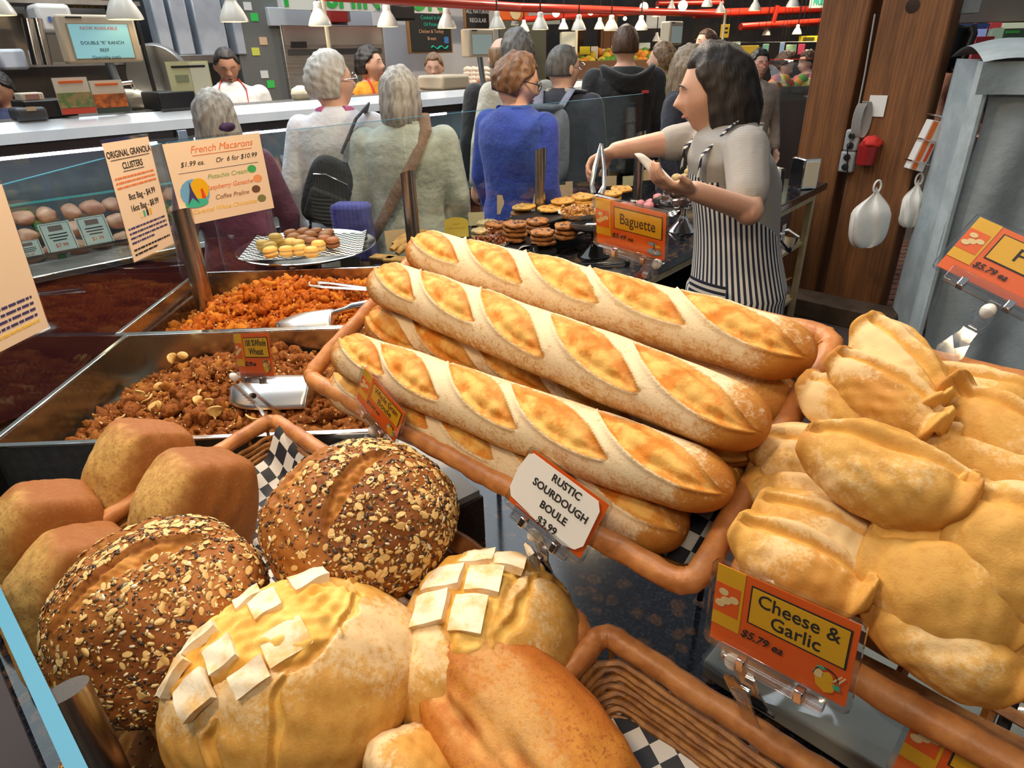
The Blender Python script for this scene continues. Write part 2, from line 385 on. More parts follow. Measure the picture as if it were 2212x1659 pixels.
# papers lining baskets
def liner(label, M, sx, sy, cell, zf=None, rot=0):
    o = sheet('checkered_paper', M, sx, sy, cell, zf, rot=rot); return tag(o, label, 'paper', 'checkered basket papers')
liner('checkered paper lining the baguette basket', MBAG @ T(.02, 0, -.084), LB - .10, WB - .075, .021, lambda x, y: .003 * np.sin(x * 21) * np.sin(y * 17))
liner('checkered paper under the big seeded boule, climbing the basket wall', MFRO @ T(-.155, .075, -.065), .30, .20, .017, lambda x, y: .045 * sstep(.05, .1, y) + .03 * sstep(-.10, -.15, x) + .004 * np.sin(x * 25))
liner('checkered paper lying on the floor of the empty basket', frame(atpl(1425, 1650, MEMP.translation - NF * .072, NF), D1, E3) @ rotz(6), .16, .16, .021, lambda x, y: .004 * np.sin(x * 31 + 1) * np.sin(y * 27), rot=33)
liner('checkered paper seen in the gap of the boule basket by its corner', MFRO @ T(LF / 2 - .10, -.0, -.077), .13, .24, .019, lambda x, y: .003 * np.sin(x * 31))

# stands below the tilted baskets
def easel(label, s0, s1):
    t = thing('display_stand', label, 'stand', S(s0, .5, GZ).to_4d() and Matrix.Translation(S((s0 + s1) / 2, .5, GZ)) @ Matrix.Rotation(TH, 4, 'Z'))
    for sx in (-1, 1):
        x = sx * (s1 - s0) / 2; b = MB()
        b.tube([(x, .20, .008), (x, .20, .29), (x, .03, .19)], .005, 6); b.build('side_frame', BLACK, t)
    b = MB(); b.tube([(-(s1 - s0) / 2, .20, .29), ((s1 - s0) / 2, .20, .29)], .008, 6); b.build('back_bar', BLACK, t)
easel('black metal stand propping up the baguette basket', -.72, -.30)
easel('black metal stand propping up the roll basket', .05, .40)
t = thing('bag_box', 'flat wooden tray of white paper bags under the baguette basket', 'box', Matrix.Translation(S(-.80, .535, GZ)) @ Matrix.Rotation(TH - R(8), 4, 'Z'))
WOODD = mat('dark_walnut', (.085, .05, .03), .5, 0, (.05, .028, .016), 14, stretch=(1, 12, 12))
b = MB(); b.box((0, 0, .045), (.30, .15, .09)); b.build('wooden_body', WOODD, t, bevel=.003)
b = MB(); b.box((0, 0, .096), (.29, .14, .012)); b.build('paper_stack', mat('bag_paper', (.55, .53, .50), .8), t, smooth=False)
# ------------------------------------------------------------ breads
BAG = bread('baguette_crust', (.60, .29, .055), (.42, .145, .016), (.80, .48, .12), (.66, .22, .014), flour=(.86, .73, .50), fl=.86, ns=34)
def baguette(label, P, Q, rad, up, seed, gashes=5, roll=0.0, flo=.75):
    g = np.random.default_rng(seed); nu, nv = 250, 100
    L = (Q - P).length + .01; h = L / 2
    u = np.linspace(-1, 1, nu); u = np.sign(u) * (1 - (1 - np.abs(u)) ** 1.25); ph = np.linspace(0, 2 * math.pi, nv, endpoint=False)
    U, PH = np.meshgrid(u, ph, indexing='ij'); U = U.ravel(); PH = PH.ravel()
    cap = .050 / h; prof = np.where(np.abs(U) > 1 - cap, np.sqrt(np.clip(1 - ((np.abs(U) - 1 + cap) / cap) ** 2, 0, 1)) ** .85, 1.0) * (1 - .14 * U ** 2)
    top = np.cos(PH)                                   # 1 on top
    x = U * h
    w = np.arctan2(np.sin(PH), np.cos(PH)) * rad        # arc coordinate from the ridge
    disp = np.zeros_like(x); gm = np.zeros_like(x); edge = np.zeros_like(x)
    gl = 2 * h / gashes * .74; first = -h + h / gashes * 1.06
    for k in range(gashes):
        cx = first + k * (2 * h / gashes) * .955 + g.uniform(-.006, .006); th = R(-20 + g.uniform(-3, 3)); cw = g.uniform(-.004, .004) + roll * rad
        a = (x - cx) * math.cos(th) + (w - cw) * math.sin(th); bb = -(x - cx) * math.sin(th) + (w - cw) * math.cos(th)
        half = .0225 * rad / .042 * np.clip(1 - (np.abs(a) / (gl * .92)) ** 1.9, 0, 1) ** .9
        d = half - np.abs(bb)                           # >0 inside
        ins = sstep(-.0015, .0025, d) * (np.abs(a) < gl * .92)
        gm = np.maximum(gm, ins)
        disp += ins * (-.0045 + .0055 * sstep(0, .018, d)) + .0048 * np.exp(-((bb + half) / .0035) ** 2) * (half > .002) * (bb < 0) + .002 * np.exp(-((bb - half) / .004) ** 2) * (half > .002)
        edge = np.maximum(edge, .55 * np.exp(-((bb - half * .62) / .006) ** 2) * ins)
    p3 = np.stack([x, w, 0 * x], 1)
    disp += gm * .0011 * sn(p3, 260, seed, 10) + .0011 * sn(p3, 60, seed + 5)
    rr = rad * prof + disp * np.minimum(1, prof * 1.3)
    bend = .010 * g.uniform(-1, 1) * (1 - U ** 2)
    y = np.sin(PH) * rr * 1.04 + bend; z = np.cos(PH) * rr * .90
    z = np.where(z < -rad * .55, -rad * .55 + (z + rad * .55) * .35, z)
    br = np.clip(.28 - .35 * top + .75 * sstep(.80, 1.0, np.abs(U)), 0, 1)
    fl = np.clip(flo * (.62 + .55 * top) - .55 * sstep(.78, .97, np.abs(U)), 0, 1) * (1 - gm)
    # pole caps are tiny rings, close enough to shut the ends
    o = npmesh('baguette', np.stack([x, y, z], 1), npgrid(nu, nv, cv=True), BAG, None, frame((P + Q) / 2, Q - P, up.cross(Q - P)), {'gash': gm, 'brown': br, 'flour': fl, 'edge': edge})
    return tag(o, label, 'baguette', 'baguettes in the long basket')
def bpl(px, py, h): return atpl(px, py, A0 + NB * h, NB)
for lab, p, q, h, rad, sd, ro in (
        ('floury baguette at the back of the basket, lying highest under the baguette sign', (893, 537), (1750, 772), .044, .0385, 1, .15),
        ('floury baguette on top of the pile, second from the back', (812, 605), (1648, 930), .058, .039, 2, .1),
        ('floury baguette half hidden beneath the second one from the back', (806, 692), (1652, 962), -.002, .0405, 3, -.55),
        ('floury baguette on top of the pile, third from the back', (735, 757), (1572, 1062), .040, .0378, 4, .05),
        ('floury baguette lowest at the front rim behind the sourdough sign', (726, 830), (1472, 1150), -.015, .041, 5, .2)):
    baguette(lab, bpl(*p, h), bpl(*q, h), rad, NB, sd, 5, ro)
P = bpl(1716, 882, -.018); baguette('baguette tucked under the back one, only its end showing', P - D1 * .60, P, .040, NB, 6, 5, .9, .6)
P = bpl(1592, 1058, -.03); baguette('baguette buried under the third one, only its shaded end showing', P - D1 * .58, P, .040, NB, 7, 5, 1.2, .4)

# seeded boules -------------------------------------------------
SEEDC = bread('seeded_crust', (.42, .150, .024), (.20, .056, .009), (.58, .27, .055), (.44, .16, .025), fl=.0, ns=26, bump=.5)
def seedmat():
    m, nt, b = _nt('seed_mix'); a = attr(nt, 'tone'); r = nt.nodes.new('ShaderNodeValToRGB'); nt.links.new(a, r.inputs[0]); e = r.color_ramp; e.interpolation = 'CONSTANT'
    for i, (p, c) in enumerate(((0, (.05, .026, .016)), (.30, (.16, .075, .03)), (.42, (.62, .40, .14)), (.66, (.74, .56, .26)), (.86, (.34, .27, .14)), (.94, (.80, .72, .54)))):
        el = e.elements[i] if i < 2 else e.elements.new(p); el.position = p; el.color = (*c, 1)
    nt.links.new(r.outputs[0], b.inputs['Base Color']); b.inputs['Roughness'].default_value = .5; return m
SEED = seedmat(); OAT = mat('rolled_oat', (.64, .40, .12), .55, 0, (.76, .54, .24), 60)
_flk = MB(); _flk.blob((0, 0, 0), (1.15, .55, .26), nu=6, nv=3)
FLV = np.array(_flk.v); FLF = np.array(_flk.f)
_oat = []
for k in range(4):
    b = MB(); rx = 1; ry = (.62, .7, .55, .66)[k]
    b.grid(lambda u, v: ((2 * v - 1) * .98 * math.cos(math.asin(max(-1, min(1, (2 * u - 1) * .98)))) * rx, (2 * u - 1) * ry, .22 * (1 - (2 * u - 1) ** 2) * (1 - .5 * (2 * v - 1) ** 2) + .10 * math.sin(5 * u + k)), 6, 5)
    me = bpy.data.meshes.new('oat_flake'); me.from_pydata(b.v, [], b.f); me.materials.append(OAT); me.polygons.foreach_set('use_smooth', [True] * len(me.polygons)); _oat.append(me)
def seeded_boule(label, c, M3, dims, seed, slits, nseed=2600, noat=140, bare=None):
    g = np.random.default_rng(seed); v, f = ico(7 if nseed > 2000 else 6); d = v.copy()
    a, bq, cz = dims
    zz = np.where(d[:, 2] < 0, d[:, 2] * .62, d[:, 2])
    p = np.stack([d[:, 0] * a, d[:, 1] * bq, zz * cz], 1)
    gm = np.zeros(len(v)); disp = .0035 * sn(d, 5, seed) + .0012 * sn(d, 26, seed + 1)
    edge = np.zeros(len(v))
    for (cx, cy, ang, ln, wd) in slits:
        x = p[:, 0] - cx; y = p[:, 1] - cy; A = x * math.cos(R(ang)) + y * math.sin(R(ang)); B = -x * math.sin(R(ang)) + y * math.cos(R(ang)) + .12 * A * A / ln
        half = wd * np.clip(1 - (np.abs(A) / ln) ** 2, 0, 1) ** .8; e = (half - np.abs(B)); ins = sstep(-.002, .003, e) * (d[:, 2] > 0) * (np.abs(A) < ln)
        gm = np.maximum(gm, ins); disp += ins * (-.006 + .006 * sstep(0, wd, e)) + (d[:, 2] > 0) * (half > .001) * .006 * np.exp(-((B - half) / .004) ** 2)
        edge = np.maximum(edge, .8 * np.exp(-((B - half * .7) / .004) ** 2) * ins)
    disp += gm * .0016 * sn(d, 70, seed + 3, 12)
    n = p / np.array([a * a, bq * bq, cz * cz]); n /= np.linalg.norm(n, axis=1)[:, None]
    p = p + n * disp[:, None]
    t = thing('seeded_boule', label, 'bread', Matrix.Translation(c) @ M3, 'seeded whole grain boules')
    npmesh('crust', p, f, SEEDC, t, None, {'gash': gm, 'brown': .35 + .2 * sn(d, 4, seed + 8), 'edge': edge})
    ok = np.where((gm < .3) & (d[:, 2] > -.55))[0]
    dens = np.clip(.55 + .5 * sn(d[ok], 3.2, seed + 6), .06, 1)
    if bare is not None: dens = dens * bare(p[ok])
    pick = g.choice(ok, nseed, replace=False, p=dens / dens.sum())
    nn = n[pick]; tx = np.cross(nn, g.normal(size=nn.shape)); tx /= np.linalg.norm(tx, axis=1)[:, None]; ty = np.cross(nn, tx)
    tl = .35 * g.normal(size=(nseed, 1)); nz = nn + tx * tl; nz /= np.linalg.norm(nz, axis=1)[:, None]
    sz = g.uniform(.0012, .0027, (nseed, 1, 1)) * (1 + .8 * (g.random((nseed, 1, 1)) > .8))
    V = p[pick][:, None] + nn[:, None] * .0006 + sz * (FLV[None, :, 0:1] * tx[:, None] + FLV[None, :, 1:2] * ty[:, None] + FLV[None, :, 2:3] * nz[:, None])
    F = FLF[None] + (np.arange(nseed) * len(FLV))[:, None, None]
    tone = np.repeat(g.random(nseed), len(FLV))
    o = npmesh('seed_crust', V.reshape(-1, 3), F.reshape(-1, 4), SEED, t, None, {'tone': tone}); o['kind'] = 'stuff'
    vis = ok[(d[ok, 2] > .0)]; dn = np.clip(.5 + .5 * sn(d[vis], 3.2, seed + 6), .08, 1)
    if bare is not None: dn = dn * bare(p[vis])
    for i in g.choice(vis, noat, replace=False, p=dn / dn.sum()):
        q = bpy.data.objects.new('oat_flake', _oat[int(g.integers(4))]); col.objects.link(q); q.parent = t
        nv = Vector(n[i]); zx = nv.cross(Vector(g.normal(size=3))).normalized(); nv = (nv + zx * float(g.normal()) * .25).normalized()
        mm = frame(Vector(p[i]) + nv * .0008, nv.cross(zx).normalized(), nv.cross(nv.cross(zx))); s_ = float(g.uniform(.0036, .0064))
        q.matrix_local = mm @ Matrix.Diagonal((s_, s_, s_, 1))
    return t
def lean(yaw, tx=0, ty=0): return Matrix.Rotation(R(yaw), 4, 'Z') @ Matrix.Rotation(R(tx), 4, 'X') @ Matrix.Rotation(R(ty), 4, 'Y')
seeded_boule('big seeded boule with two dark slits, below the whole grain sign', atd(778, 1128, .80), lean(0, 22, -6), (.121, .112, .088), 21, ((.012, .0, 62, .062, .011), (-.058, .030, 58, .05, .008)), 4000, 260, lambda p: np.where(p[:, 0] < -.01, .45, 1.0))
seeded_boule('seeded boule with one long open slash, beside the pan loaves', atd(350, 1330, .74), lean(20, 26, -14), (.122, .112, .086), 31, ((-.005, .030, 18, .085, .013), (-.02, .088, 12, .05, .004)), 4800, 300)
seeded_boule('seeded boule at the bottom, mostly hidden below the slashed one', atd(330, 1640, .80), lean(50, 10, -20), (.11, .11, .07), 41, ((0, 0, 30, .06, .012),), 1000, 60)

# scored sourdough boules ----------------------------------------
SOUR = bread('sourdough_crust', (.68, .375, .085), (.50, .21, .030), (.84, .56, .15), (.74, .38, .06), flour=(.86, .70, .44), fl=.70, ns=20, bump=.3)
PLATE = mat('floured_crust_plate', (.86, .76, .58), .7, 0, (.74, .46, .16), 26, .42, .66, bump=.2, bs=240)
def sour_boule(label, c, M3, dims, seed, plates, crumb=(0, 0, .075, .06), flo=.5, sub=6, psz=.028, tears=()):
    g = np.random.default_rng(seed); v, f = ico(sub); d = v; a, bq, cz = dims
    zz = np.where(d[:, 2] < 0, d[:, 2] * .6, d[:, 2]); p = np.stack([d[:, 0] * a, d[:, 1] * bq, zz * cz], 1)
    n = p / np.array([a * a, bq * bq, cz * cz]); n /= np.linalg.norm(n, axis=1)[:, None]
    x = (p[:, 0] - crumb[0]) / crumb[2]; y = (p[:, 1] - crumb[1]) / crumb[3]
    e = 1 - np.sqrt(x * x + y * y) + .16 * sn(d, 7, seed); cm = sstep(-.03, .05, e) * (d[:, 2] > 0)
    disp = .004 * sn(d, 4, seed + 1) + .0008 * sn(d, 22, seed + 2) - .0045 * np.exp(-((e) / .06) ** 2) * (d[:, 2] > 0) * (e > -.02) + cm * .0022 * sn(d, 38, seed + 4, 12)
    edge = .55 * np.exp(-((e - .03) / .035) ** 2) * (d[:, 2] > 0)
    for (cx, cy, ang, ln, wd) in tears:
        X = p[:, 0] - cx; Y = p[:, 1] - cy; A = X * math.cos(R(ang)) + Y * math.sin(R(ang)); B = -X * math.sin(R(ang)) + Y * math.cos(R(ang)) + .004 * sn(d, 14, seed + 9)
        half = wd * np.clip(1 - (np.abs(A) / ln) ** 2, 0, 1); q = half - np.abs(B); ins = sstep(-.001, .003, q) * (np.abs(A) < ln) * (d[:, 2] > -.2)
        cm = np.maximum(cm, ins); disp += -.004 * ins + .004 * np.exp(-((B - half) / .003) ** 2) * (half > .0008); edge = np.maximum(edge, .7 * np.exp(-((B - half * .8) / .003) ** 2) * ins)
    p = p + n * disp[:, None]
    fl = np.clip(flo + .4 * sn(d, 3.5, seed + 6) , 0, 1) * (1 - cm)
    t = thing('scored_sourdough_boule', label, 'bread', Matrix.Translation(c) @ M3, 'scored sourdough boules')
    npmesh('crust', p, f, SOUR, t, None, {'gash': cm, 'flour': fl, 'brown': .25 + .3 * sn(d, 2.6, seed + 7) + .5 * sstep(-.1, -.6, d[:, 2]), 'edge': edge})
    for (px, py, ang, sx, sy) in plates:
        b = MB(); m = 7; ca, sa = math.cos(R(ang)), math.sin(R(ang))
        def surf(u, w, h):
            lx = (u - .5) * sx * psz; ly = (w - .5) * sy * psz; X = px + lx * ca - ly * sa; Y = py + lx * sa + ly * ca
            r2 = min(.98, (X / a) ** 2 + (Y / bq) ** 2); Z = cz * math.sqrt(1 - r2); nn = Vector((X / a ** 2, Y / bq ** 2, Z / cz ** 2)).normalized()
            return Vector((X, Y, Z)) + nn * (h + .003 * (u - .5) + .0012 * math.sin(6 * u + 5 * w + px * 90))
        for hh in (0, 1):
            b.grid(lambda u, w: surf(u, w, (.0058 if hh else -.004)), m, m)
        o = m * m; ring = [i * m for i in range(m)] + [(m - 1) * m + j for j in range(1, m)] + [i * m + m - 1 for i in range(m - 2, -1, -1)] + [j for j in range(m - 2, 0, -1)]
        b.f += [(ring[i], ring[(i + 1) % len(ring)], ring[(i + 1) % len(ring)] + o, ring[i] + o) for i in range(len(ring))]; b.m += [0] * len(ring)
        b.build('crust_plate', PLATE, t, ang=50)
    return t
sour_boule('nearest sourdough boule, crosshatched with white floured squares', atd(645, 1472, .66), lean(28, 20, -6), (.131, .104, .088), 51,
    ((-.080, .002, 8, 1.15, 1.2), (-.050, .022, 8, 1.0, 1.0), (-.004, .054, 10, 1.0, 1.05), (.040, .072, 14, 1.3, 1.0), (-.020, .080, 10, 1.0, .9), (-.070, .058, 10, 1.4, .45), (-.099, .036, 24, 1.3, .4), (.006, .004, 8, 1.5, 1.2), (-.030, -.012, 8, 1.2, .8)), (-.02, .045, .095, .062), .42, 7, .0265, ((-.02, -.055, 65, .045, .006), (.075, .03, 60, .05, .006), (-.085, -.05, 80, .03, .006)))
sour_boule('scored sourdough boule at the rim of its basket, split along one side', atd(1045, 1400, .72), lean(-30, 6, 10), (.100, .116, .088), 61,
    ((-.045, .055, 20, 1.2, 1.0), (-.012, .065, 20, 1.2, 1.0), (-.060, .010, 20, 1.3, 1.1), (-.018, .022, 20, 1.2, 1.2), (-.050, -.03, 24, 1.1, 1.2), (-.010, -.022, 20, 1.1, 1.3)), (-.03, .02, .052, .075), .35, 6, .030, ((.030, .015, 98, .085, .007), (.02, .085, 10, .06, .005)))
sour_boule('sourdough boule in the shade between the two scored ones', atd(905, 1590, .76), lean(10, -10, 20), (.105, .105, .075), 71, ((.0, .02, 10, 1.6, 1.4), (.02, -.03, 10, 1.4, 1.2)), (0, 0, .04, .05), .15, 6, .03)
sour_boule('small floured bread end at the bottom edge', atd(893, 1690, .60), lean(40, 0, 0), (.045, .055, .05), 81, (), (.1, .1, .01, .01), .5, 5)

# brown rustic loaf
RUST = bread('rustic_crust', (.60, .25, .035), (.40, .115, .012), (.72, .36, .10), (.50, .17, .03), flour=(.75, .50, .20), fl=.45, ns=22, speck=(.34, .09, .012))
def rustic(label, c, M3, seed=5):
    v, f = ico(6); d = v; x = d[:, 0]; w = (1 - np.abs(x) ** 3.0) ** .35
    p = np.stack([x * .17, d[:, 1] * .078, np.where(d[:, 2] < 0, d[:, 2] * .045, d[:, 2] * .062)], 1)
    n = d.copy(); disp = .004 * sn(d, 4, seed) + .001 * sn(d, 20, seed + 1); B = p[:, 1] + .040 + .008 * sn(d, 6, 3); tear = np.exp(-(B / .015) ** 2) * (np.abs(p[:, 0] + .03) < .10) * (d[:, 2] > 0)
    disp += -.008 * tear + tear * .004 * sn(d, 24, 9, 12); p = p + n * disp[:, None]
    o = npmesh('rustic_loaf', p, f, RUST, None, Matrix.Translation(c) @ M3, {'gash': tear * .9, 'brown': .35 + .35 * sn(d, 3, 4), 'flour': .2 + .4 * sn(d, 5, 8)})
    return tag(o, label, 'bread')
rustic('smooth golden brown rustic loaf with a torn seam, leaning on the empty basket', atd(1135, 1610, .62), lean(-50, 8, 12))

# whole wheat pan loaves
WHEAT = bread('wheat_crust', (.60, .36, .105), (.31, .105, .020), (.6, .4, .2), (.5, .3, .1), flour=(.62, .42, .18), fl=.25, ns=24, speck=(.33, .16, .05), bump=.35)
def pan_loaf(label, px, py, dep, yaw, seed):
    """stands on end: flat browned pan faces on top and to one side, pale swollen crust on the other"""
    v, f = ico(6); d = v; k = 1 - sstep(.15, .85, -d[:, 1] * .9 - .25 * d[:, 0])
    ex = 2.5 + 4.5 * k; r = (np.abs(d) ** ex[:, None]).sum(1) ** (-1 / ex); q = d * r[:, None]
    p = q * np.array([.068, .072, .100]); p[:, :2] *= (1 - .13 * sstep(.2, 1, q[:, 2]))[:, None]; p[:, 1] -= .012 * (1 - k) * (1 - q[:, 2] ** 2)
    p += d * (.0022 * sn(d, 5, seed) + .0007 * sn(d, 26, seed))[:, None]
    br = np.clip(.05 + .95 * sstep(-.25, .75, np.maximum(d[:, 2], d[:, 0]) - .9 * np.maximum(-d[:, 1], 0) + .10 * sn(d, 6, seed)), 0, 1)
    c = atd(px, py, dep); M = Matrix.Translation(c) @ Matrix.Rotation(TH + R(yaw), 4, 'Z') @ Matrix.Rotation(R(-24), 4, 'X') @ Matrix.Rotation(R(-6), 4, 'Y') @ T(0, 0, -.096)
    o = npmesh('pan_loaf', p, f, WHEAT, None, M, {'brown': br, 'flour': .35 * (1 - k)}); return tag(o, label, 'bread', 'whole wheat pan loaves')
for lab, px, py, dep, ya, sd in (('whole wheat pan loaf standing highest, against the steel tray', 318, 920, 1.09, 4, 1), ('whole wheat pan loaf next to the checkered paper, its dark side showing', 440, 985, .96, 0, 2),
        ('whole wheat pan loaf at the left edge of the display', 112, 1060, .98, -4, 3), ('whole wheat pan loaf behind the slashed seeded boule', 182, 1154, .91, 2, 4)):
    pan_loaf(lab, px, py, dep, ya, sd)

# pinched rolls
ROLL = bread('roll_crust', (.66, .37, .085), (.50, .22, .035), (.78, .47, .11), (.68, .33, .06), flour=(.84, .66, .38), fl=.60, ns=24, bump=.32)
def roll(label, c, xd, up, ln, wd, ht, seed, curl=.5):
    wd *= .78; ht *= .82; curl *= .85
    v, f = ico(6 if seed in (3, 4, 5, 8, 11, 12, 13, 15) else 5); d = v; x = d[:, 0]; ax = np.abs(x); g = np.random.default_rng(seed)
    r = np.sqrt(np.maximum(1e-9, d[:, 1] ** 2 + d[:, 2] ** 2)); cy = d[:, 1] / r; czv = d[:, 2] / r
    th = np.arcsin(np.clip(x, -1, 1)) / (math.pi / 2); u = np.sign(th) * np.abs(th) ** .85; au = np.abs(u)
    body = np.clip(1 - au ** 2.6, 0, 1) ** .62
    pin = sstep(.72, .95, au) * (1 - sstep(.96, 1, au))
    wy = wd * (body * (1 - .15 * pin) + .17 * pin); wz = ht * (body * (1 - .45 * pin) + .10 * pin)
    ang = np.arctan2(cy, czv)
    seam = np.exp(-((ang - .35 - .25 * u) / .13) ** 2) * (czv > -.2); lip = np.exp(-((ang - .62 - .25 * u) / .13) ** 2) * (czv > -.2)
    bulge = 1 - .24 * seam + .075 * lip
    X = u * ln; Y = cy * wy * bulge; Z = czv * wz * bulge * np.where(czv < 0, .8, 1) + ht * curl * pin * (1 + .25 * np.sign(u)) + ht * .12 * lip * sstep(.5, .9, au)
    p = np.stack([X, Y, Z], 1) + d * (.0022 * sn(d, 4, seed) + .0007 * sn(d, 14, seed + 2))[:, None]
    br = np.clip(.12 + .35 * sn(d, 2.5, seed + 3) + .4 * pin + .25 * (czv < -.2), 0, 1); fl = np.clip(.40 + .45 * sn(d, 3, seed + 4) + .25 * lip, 0, 1) * (1 - pin) * (1 - .8 * seam)
    o = npmesh('pinched_roll', p, f, ROLL, None, frame(c, xd, up.cross(xd)), {'brown': br, 'flour': fl, 'edge': .0 * br, 'gash': seam * .6 * (1 - pin)})
    return tag(o, label, 'bread roll', 'pale pinched rolls in the basket')
RA0 = A0 + D1 * (LB + .035)
def rpl(px, py, h): return atpl(px, py, RA0 + NB * h, NB)
# label, two tips in the picture, height above the rim, half width, half height
for lab, p, q, h, wd, ht, sd, cu in (
        ('big golden roll on top with a clear seam, in the middle of the pile', (1725, 950), (2110, 1110), .075, .050, .045, 3, .45),
        ('roll standing highest at the back of the pile with a folded tip', (1868, 715), (2020, 905), .042, .044, .04, 4, .8),
        ('second roll from the top along the basket edge', (1805, 790), (2030, 945), .048, .040, .038, 5, .8),
        ('third roll from the top along the basket edge', (1765, 850), (1950, 950), .03, .038, .036, 6, .8),
        ('pale roll lying behind, against the far rim', (1998, 842), (2215, 898), .004, .046, .042, 7, .2),
        ('roll with a tall pinched peak at the edge of the picture', (2085, 905), (2260, 1030), .025, .052, .050, 8, 1.3),
        ('smooth roll between the big one and the peaked one', (2010, 965), (2300, 1075), .03, .046, .040, 9, .3),
        ('flat roll half under the big golden one', (2020, 1075), (2290, 1140), .01, .044, .036, 10, .2),
        ('roll just below the big golden one', (1635, 1095), (1935, 1245), .030, .046, .042, 11, .6),
        ('roll at the front corner of the basket, yellow on top', (1600, 1150), (1870, 1310), .035, .047, .045, 12, .7),
        ('broad dented roll right of the cheese and garlic sign', (1940, 1215), (2170, 1310), .035, .080, .062, 13, .5),
        ('wrinkled roll with a pinched crest at the side of the picture', (2100, 1130), (2330, 1290), .055, .066, .058, 14, 1.0),
        ('long roll lying on the front rim of the basket', (1868, 1290), (2240, 1500), .028, .046, .044, 15, .5),
        ('small floury roll wedged under the big golden one', (1700, 1060), (1800, 1075), .0, .046, .04, 16, .2),
        ('roll peeking out from under the big one by the basket edge', (1705, 985), (1800, 1020), .01, .045, .042, 17, .4),
        ('shaded roll beneath the pile near the front', (1780, 1165), (2000, 1215), -.005, .045, .04, 18, .3)):
    P, Q = rpl(*p, h), rpl(*q, h); roll(lab, (P + Q) / 2, Q - P, NB, max(.062, (Q - P).length / 2 * .96), wd, ht, sd, cu)
# ------------------------------------------------------------ steel trays with granola
MTR = Matrix.Translation((-.96, 1.02, GZ)) @ rotz(1.6)
TW, TD, THH = .70, .515, .12
def granm(name, a, c, e):
    m, nt, b = _nt(name); vec = _coord(nt); k = _mix(nt, _ramp(nt, _noise(nt, 120, 4, .7, vec=vec).outputs[0], .38, .66), a, c); k = _mix(nt, _ramp(nt, attr(nt, 'tone'), .6, .95), k, e)
    nt.links.new(k, b.inputs['Base Color']); b.inputs['Roughness'].default_value = .75; b.inputs['Specular IOR Level'].default_value = .2; _bump(nt, b, _noise(nt, 420, 4, .7, vec=vec).outputs[0], .9, .003); return m
GRB = granm('granola_brown', (.36, .115, .020), (.15, .040, .007), (.46, .18, .035)); GRO = granm('granola_orange', (.66, .165, .010), (.32, .060, .004), (.74, .26, .025)); OATS = mat('granola_pale_bits', (.68, .46, .20), .6)
_ck = []
for k in range(7):
    v, f = ico(2); p = v * (1 + .26 * sn(v, 3.2, 70 + k) + .22 * np.random.default_rng(k).normal(size=len(v)))[:, None] * np.array([1, .8, .62]); _ck.append((p, f))
def granola(label, y0, M, mm, seed, hf, n):
    g = np.random.default_rng(seed); t = tag(thing('granola_heap', label, 'granola', M), kind='stuff')
    nu = 70; X, Y = np.meshgrid(np.linspace(.02, TW - .02, nu), np.linspace(.02, TD - .02, nu), indexing='ij'); x = X.ravel(); y = Y.ravel()
    p2 = np.stack([x, y, 0 * x], 1); z = hf(x, y) + .006 * sn(p2, 60, seed) + .004 * sn(p2, 140, seed + 1)
    npmesh('heap_body', np.stack([x, y, z], 1), npgrid(nu, nu), mm, t)['kind'] = 'stuff'
    VV, FF, TT = [], [], []; off = 0
    for i in range(n):
        px, py = g.uniform(.025, TW - .025), g.uniform(.025, TD - .025); s = g.choice([.005, .008, .013, .019], p=[.45, .32, .16, .07]) * g.uniform(.8, 1.2)
        pv, fv = _ck[i % 7]; rm = np.array(Euler(g.uniform(0, 6.28, 3)).to_matrix()); zc = hf(np.array([px]), np.array([py]))[0] + s * .3 + g.uniform(0, .006)
        VV.append(pv @ rm.T * s + [px, py, zc]); FF.append(fv + off); off += len(pv); TT.append(np.full(len(pv), g.random()))
    npmesh('granola_clusters', np.vstack(VV), np.vstack(FF), mm, t, attrs={'tone': np.concatenate(TT)})['kind'] = 'stuff'
    nb = 420; VV = []
    pk = np.stack([g.uniform(.03, TW - .03, nb), g.uniform(.03, TD - .03, nb)], 1); zz = hf(pk[:, 0], pk[:, 1]) + g.uniform(.006, .022, nb)
    for i in range(nb):
        rm = np.array(Euler(g.uniform(0, 6.28, 3)).to_matrix()); VV.append(FLV @ rm.T * g.uniform(.0022, .0048) + [*pk[i], zz[i]])
    npmesh('oat_bits', np.vstack(VV), (FLF[None] + (np.arange(nb) * len(FLV))[:, None, None]).reshape(-1, 4), OATS, t)['kind'] = 'stuff'
    return t
def tray(label, M):
    t = thing('steel_tray', label, 'tray', M, 'deep steel granola trays'); w = .003
    b = MB(); b.box((TW / 2, TD / 2, .003), (TW, TD, .004)); b.build('tray_floor', STEEL, t, smooth=False)
    for nm, c, d in (('front_wall', (TW / 2, 0, THH / 2), (TW, w, THH)), ('back_wall', (TW / 2, TD, THH / 2), (TW, w, THH)), ('side_wall', (0, TD / 2, THH / 2), (w, TD, THH)), ('side_wall', (TW, TD / 2, THH / 2), (w, TD, THH))):
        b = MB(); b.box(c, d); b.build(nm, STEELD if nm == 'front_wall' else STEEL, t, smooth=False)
    for nm, c, d in (('front_rim', (TW / 2, -.004, THH), (TW + .016, .013, .006)), ('back_rim', (TW / 2, TD + .004, THH), (TW + .016, .013, .006)), ('side_rim', (-.004, TD / 2, THH), (.013, TD, .006)), ('side_rim', (TW + .004, TD / 2, THH), (.013, TD, .006))):
        b = MB(); b.box(c, d); b.build(nm, CHROME, t, bevel=.002)
    return t
M2 = MTR @ T(-.03, TD + .018, 0)
tray('deep steel tray of darker granola nearest the loaves', MTR)
tray('deep steel tray of orange granola behind the other one', M2)
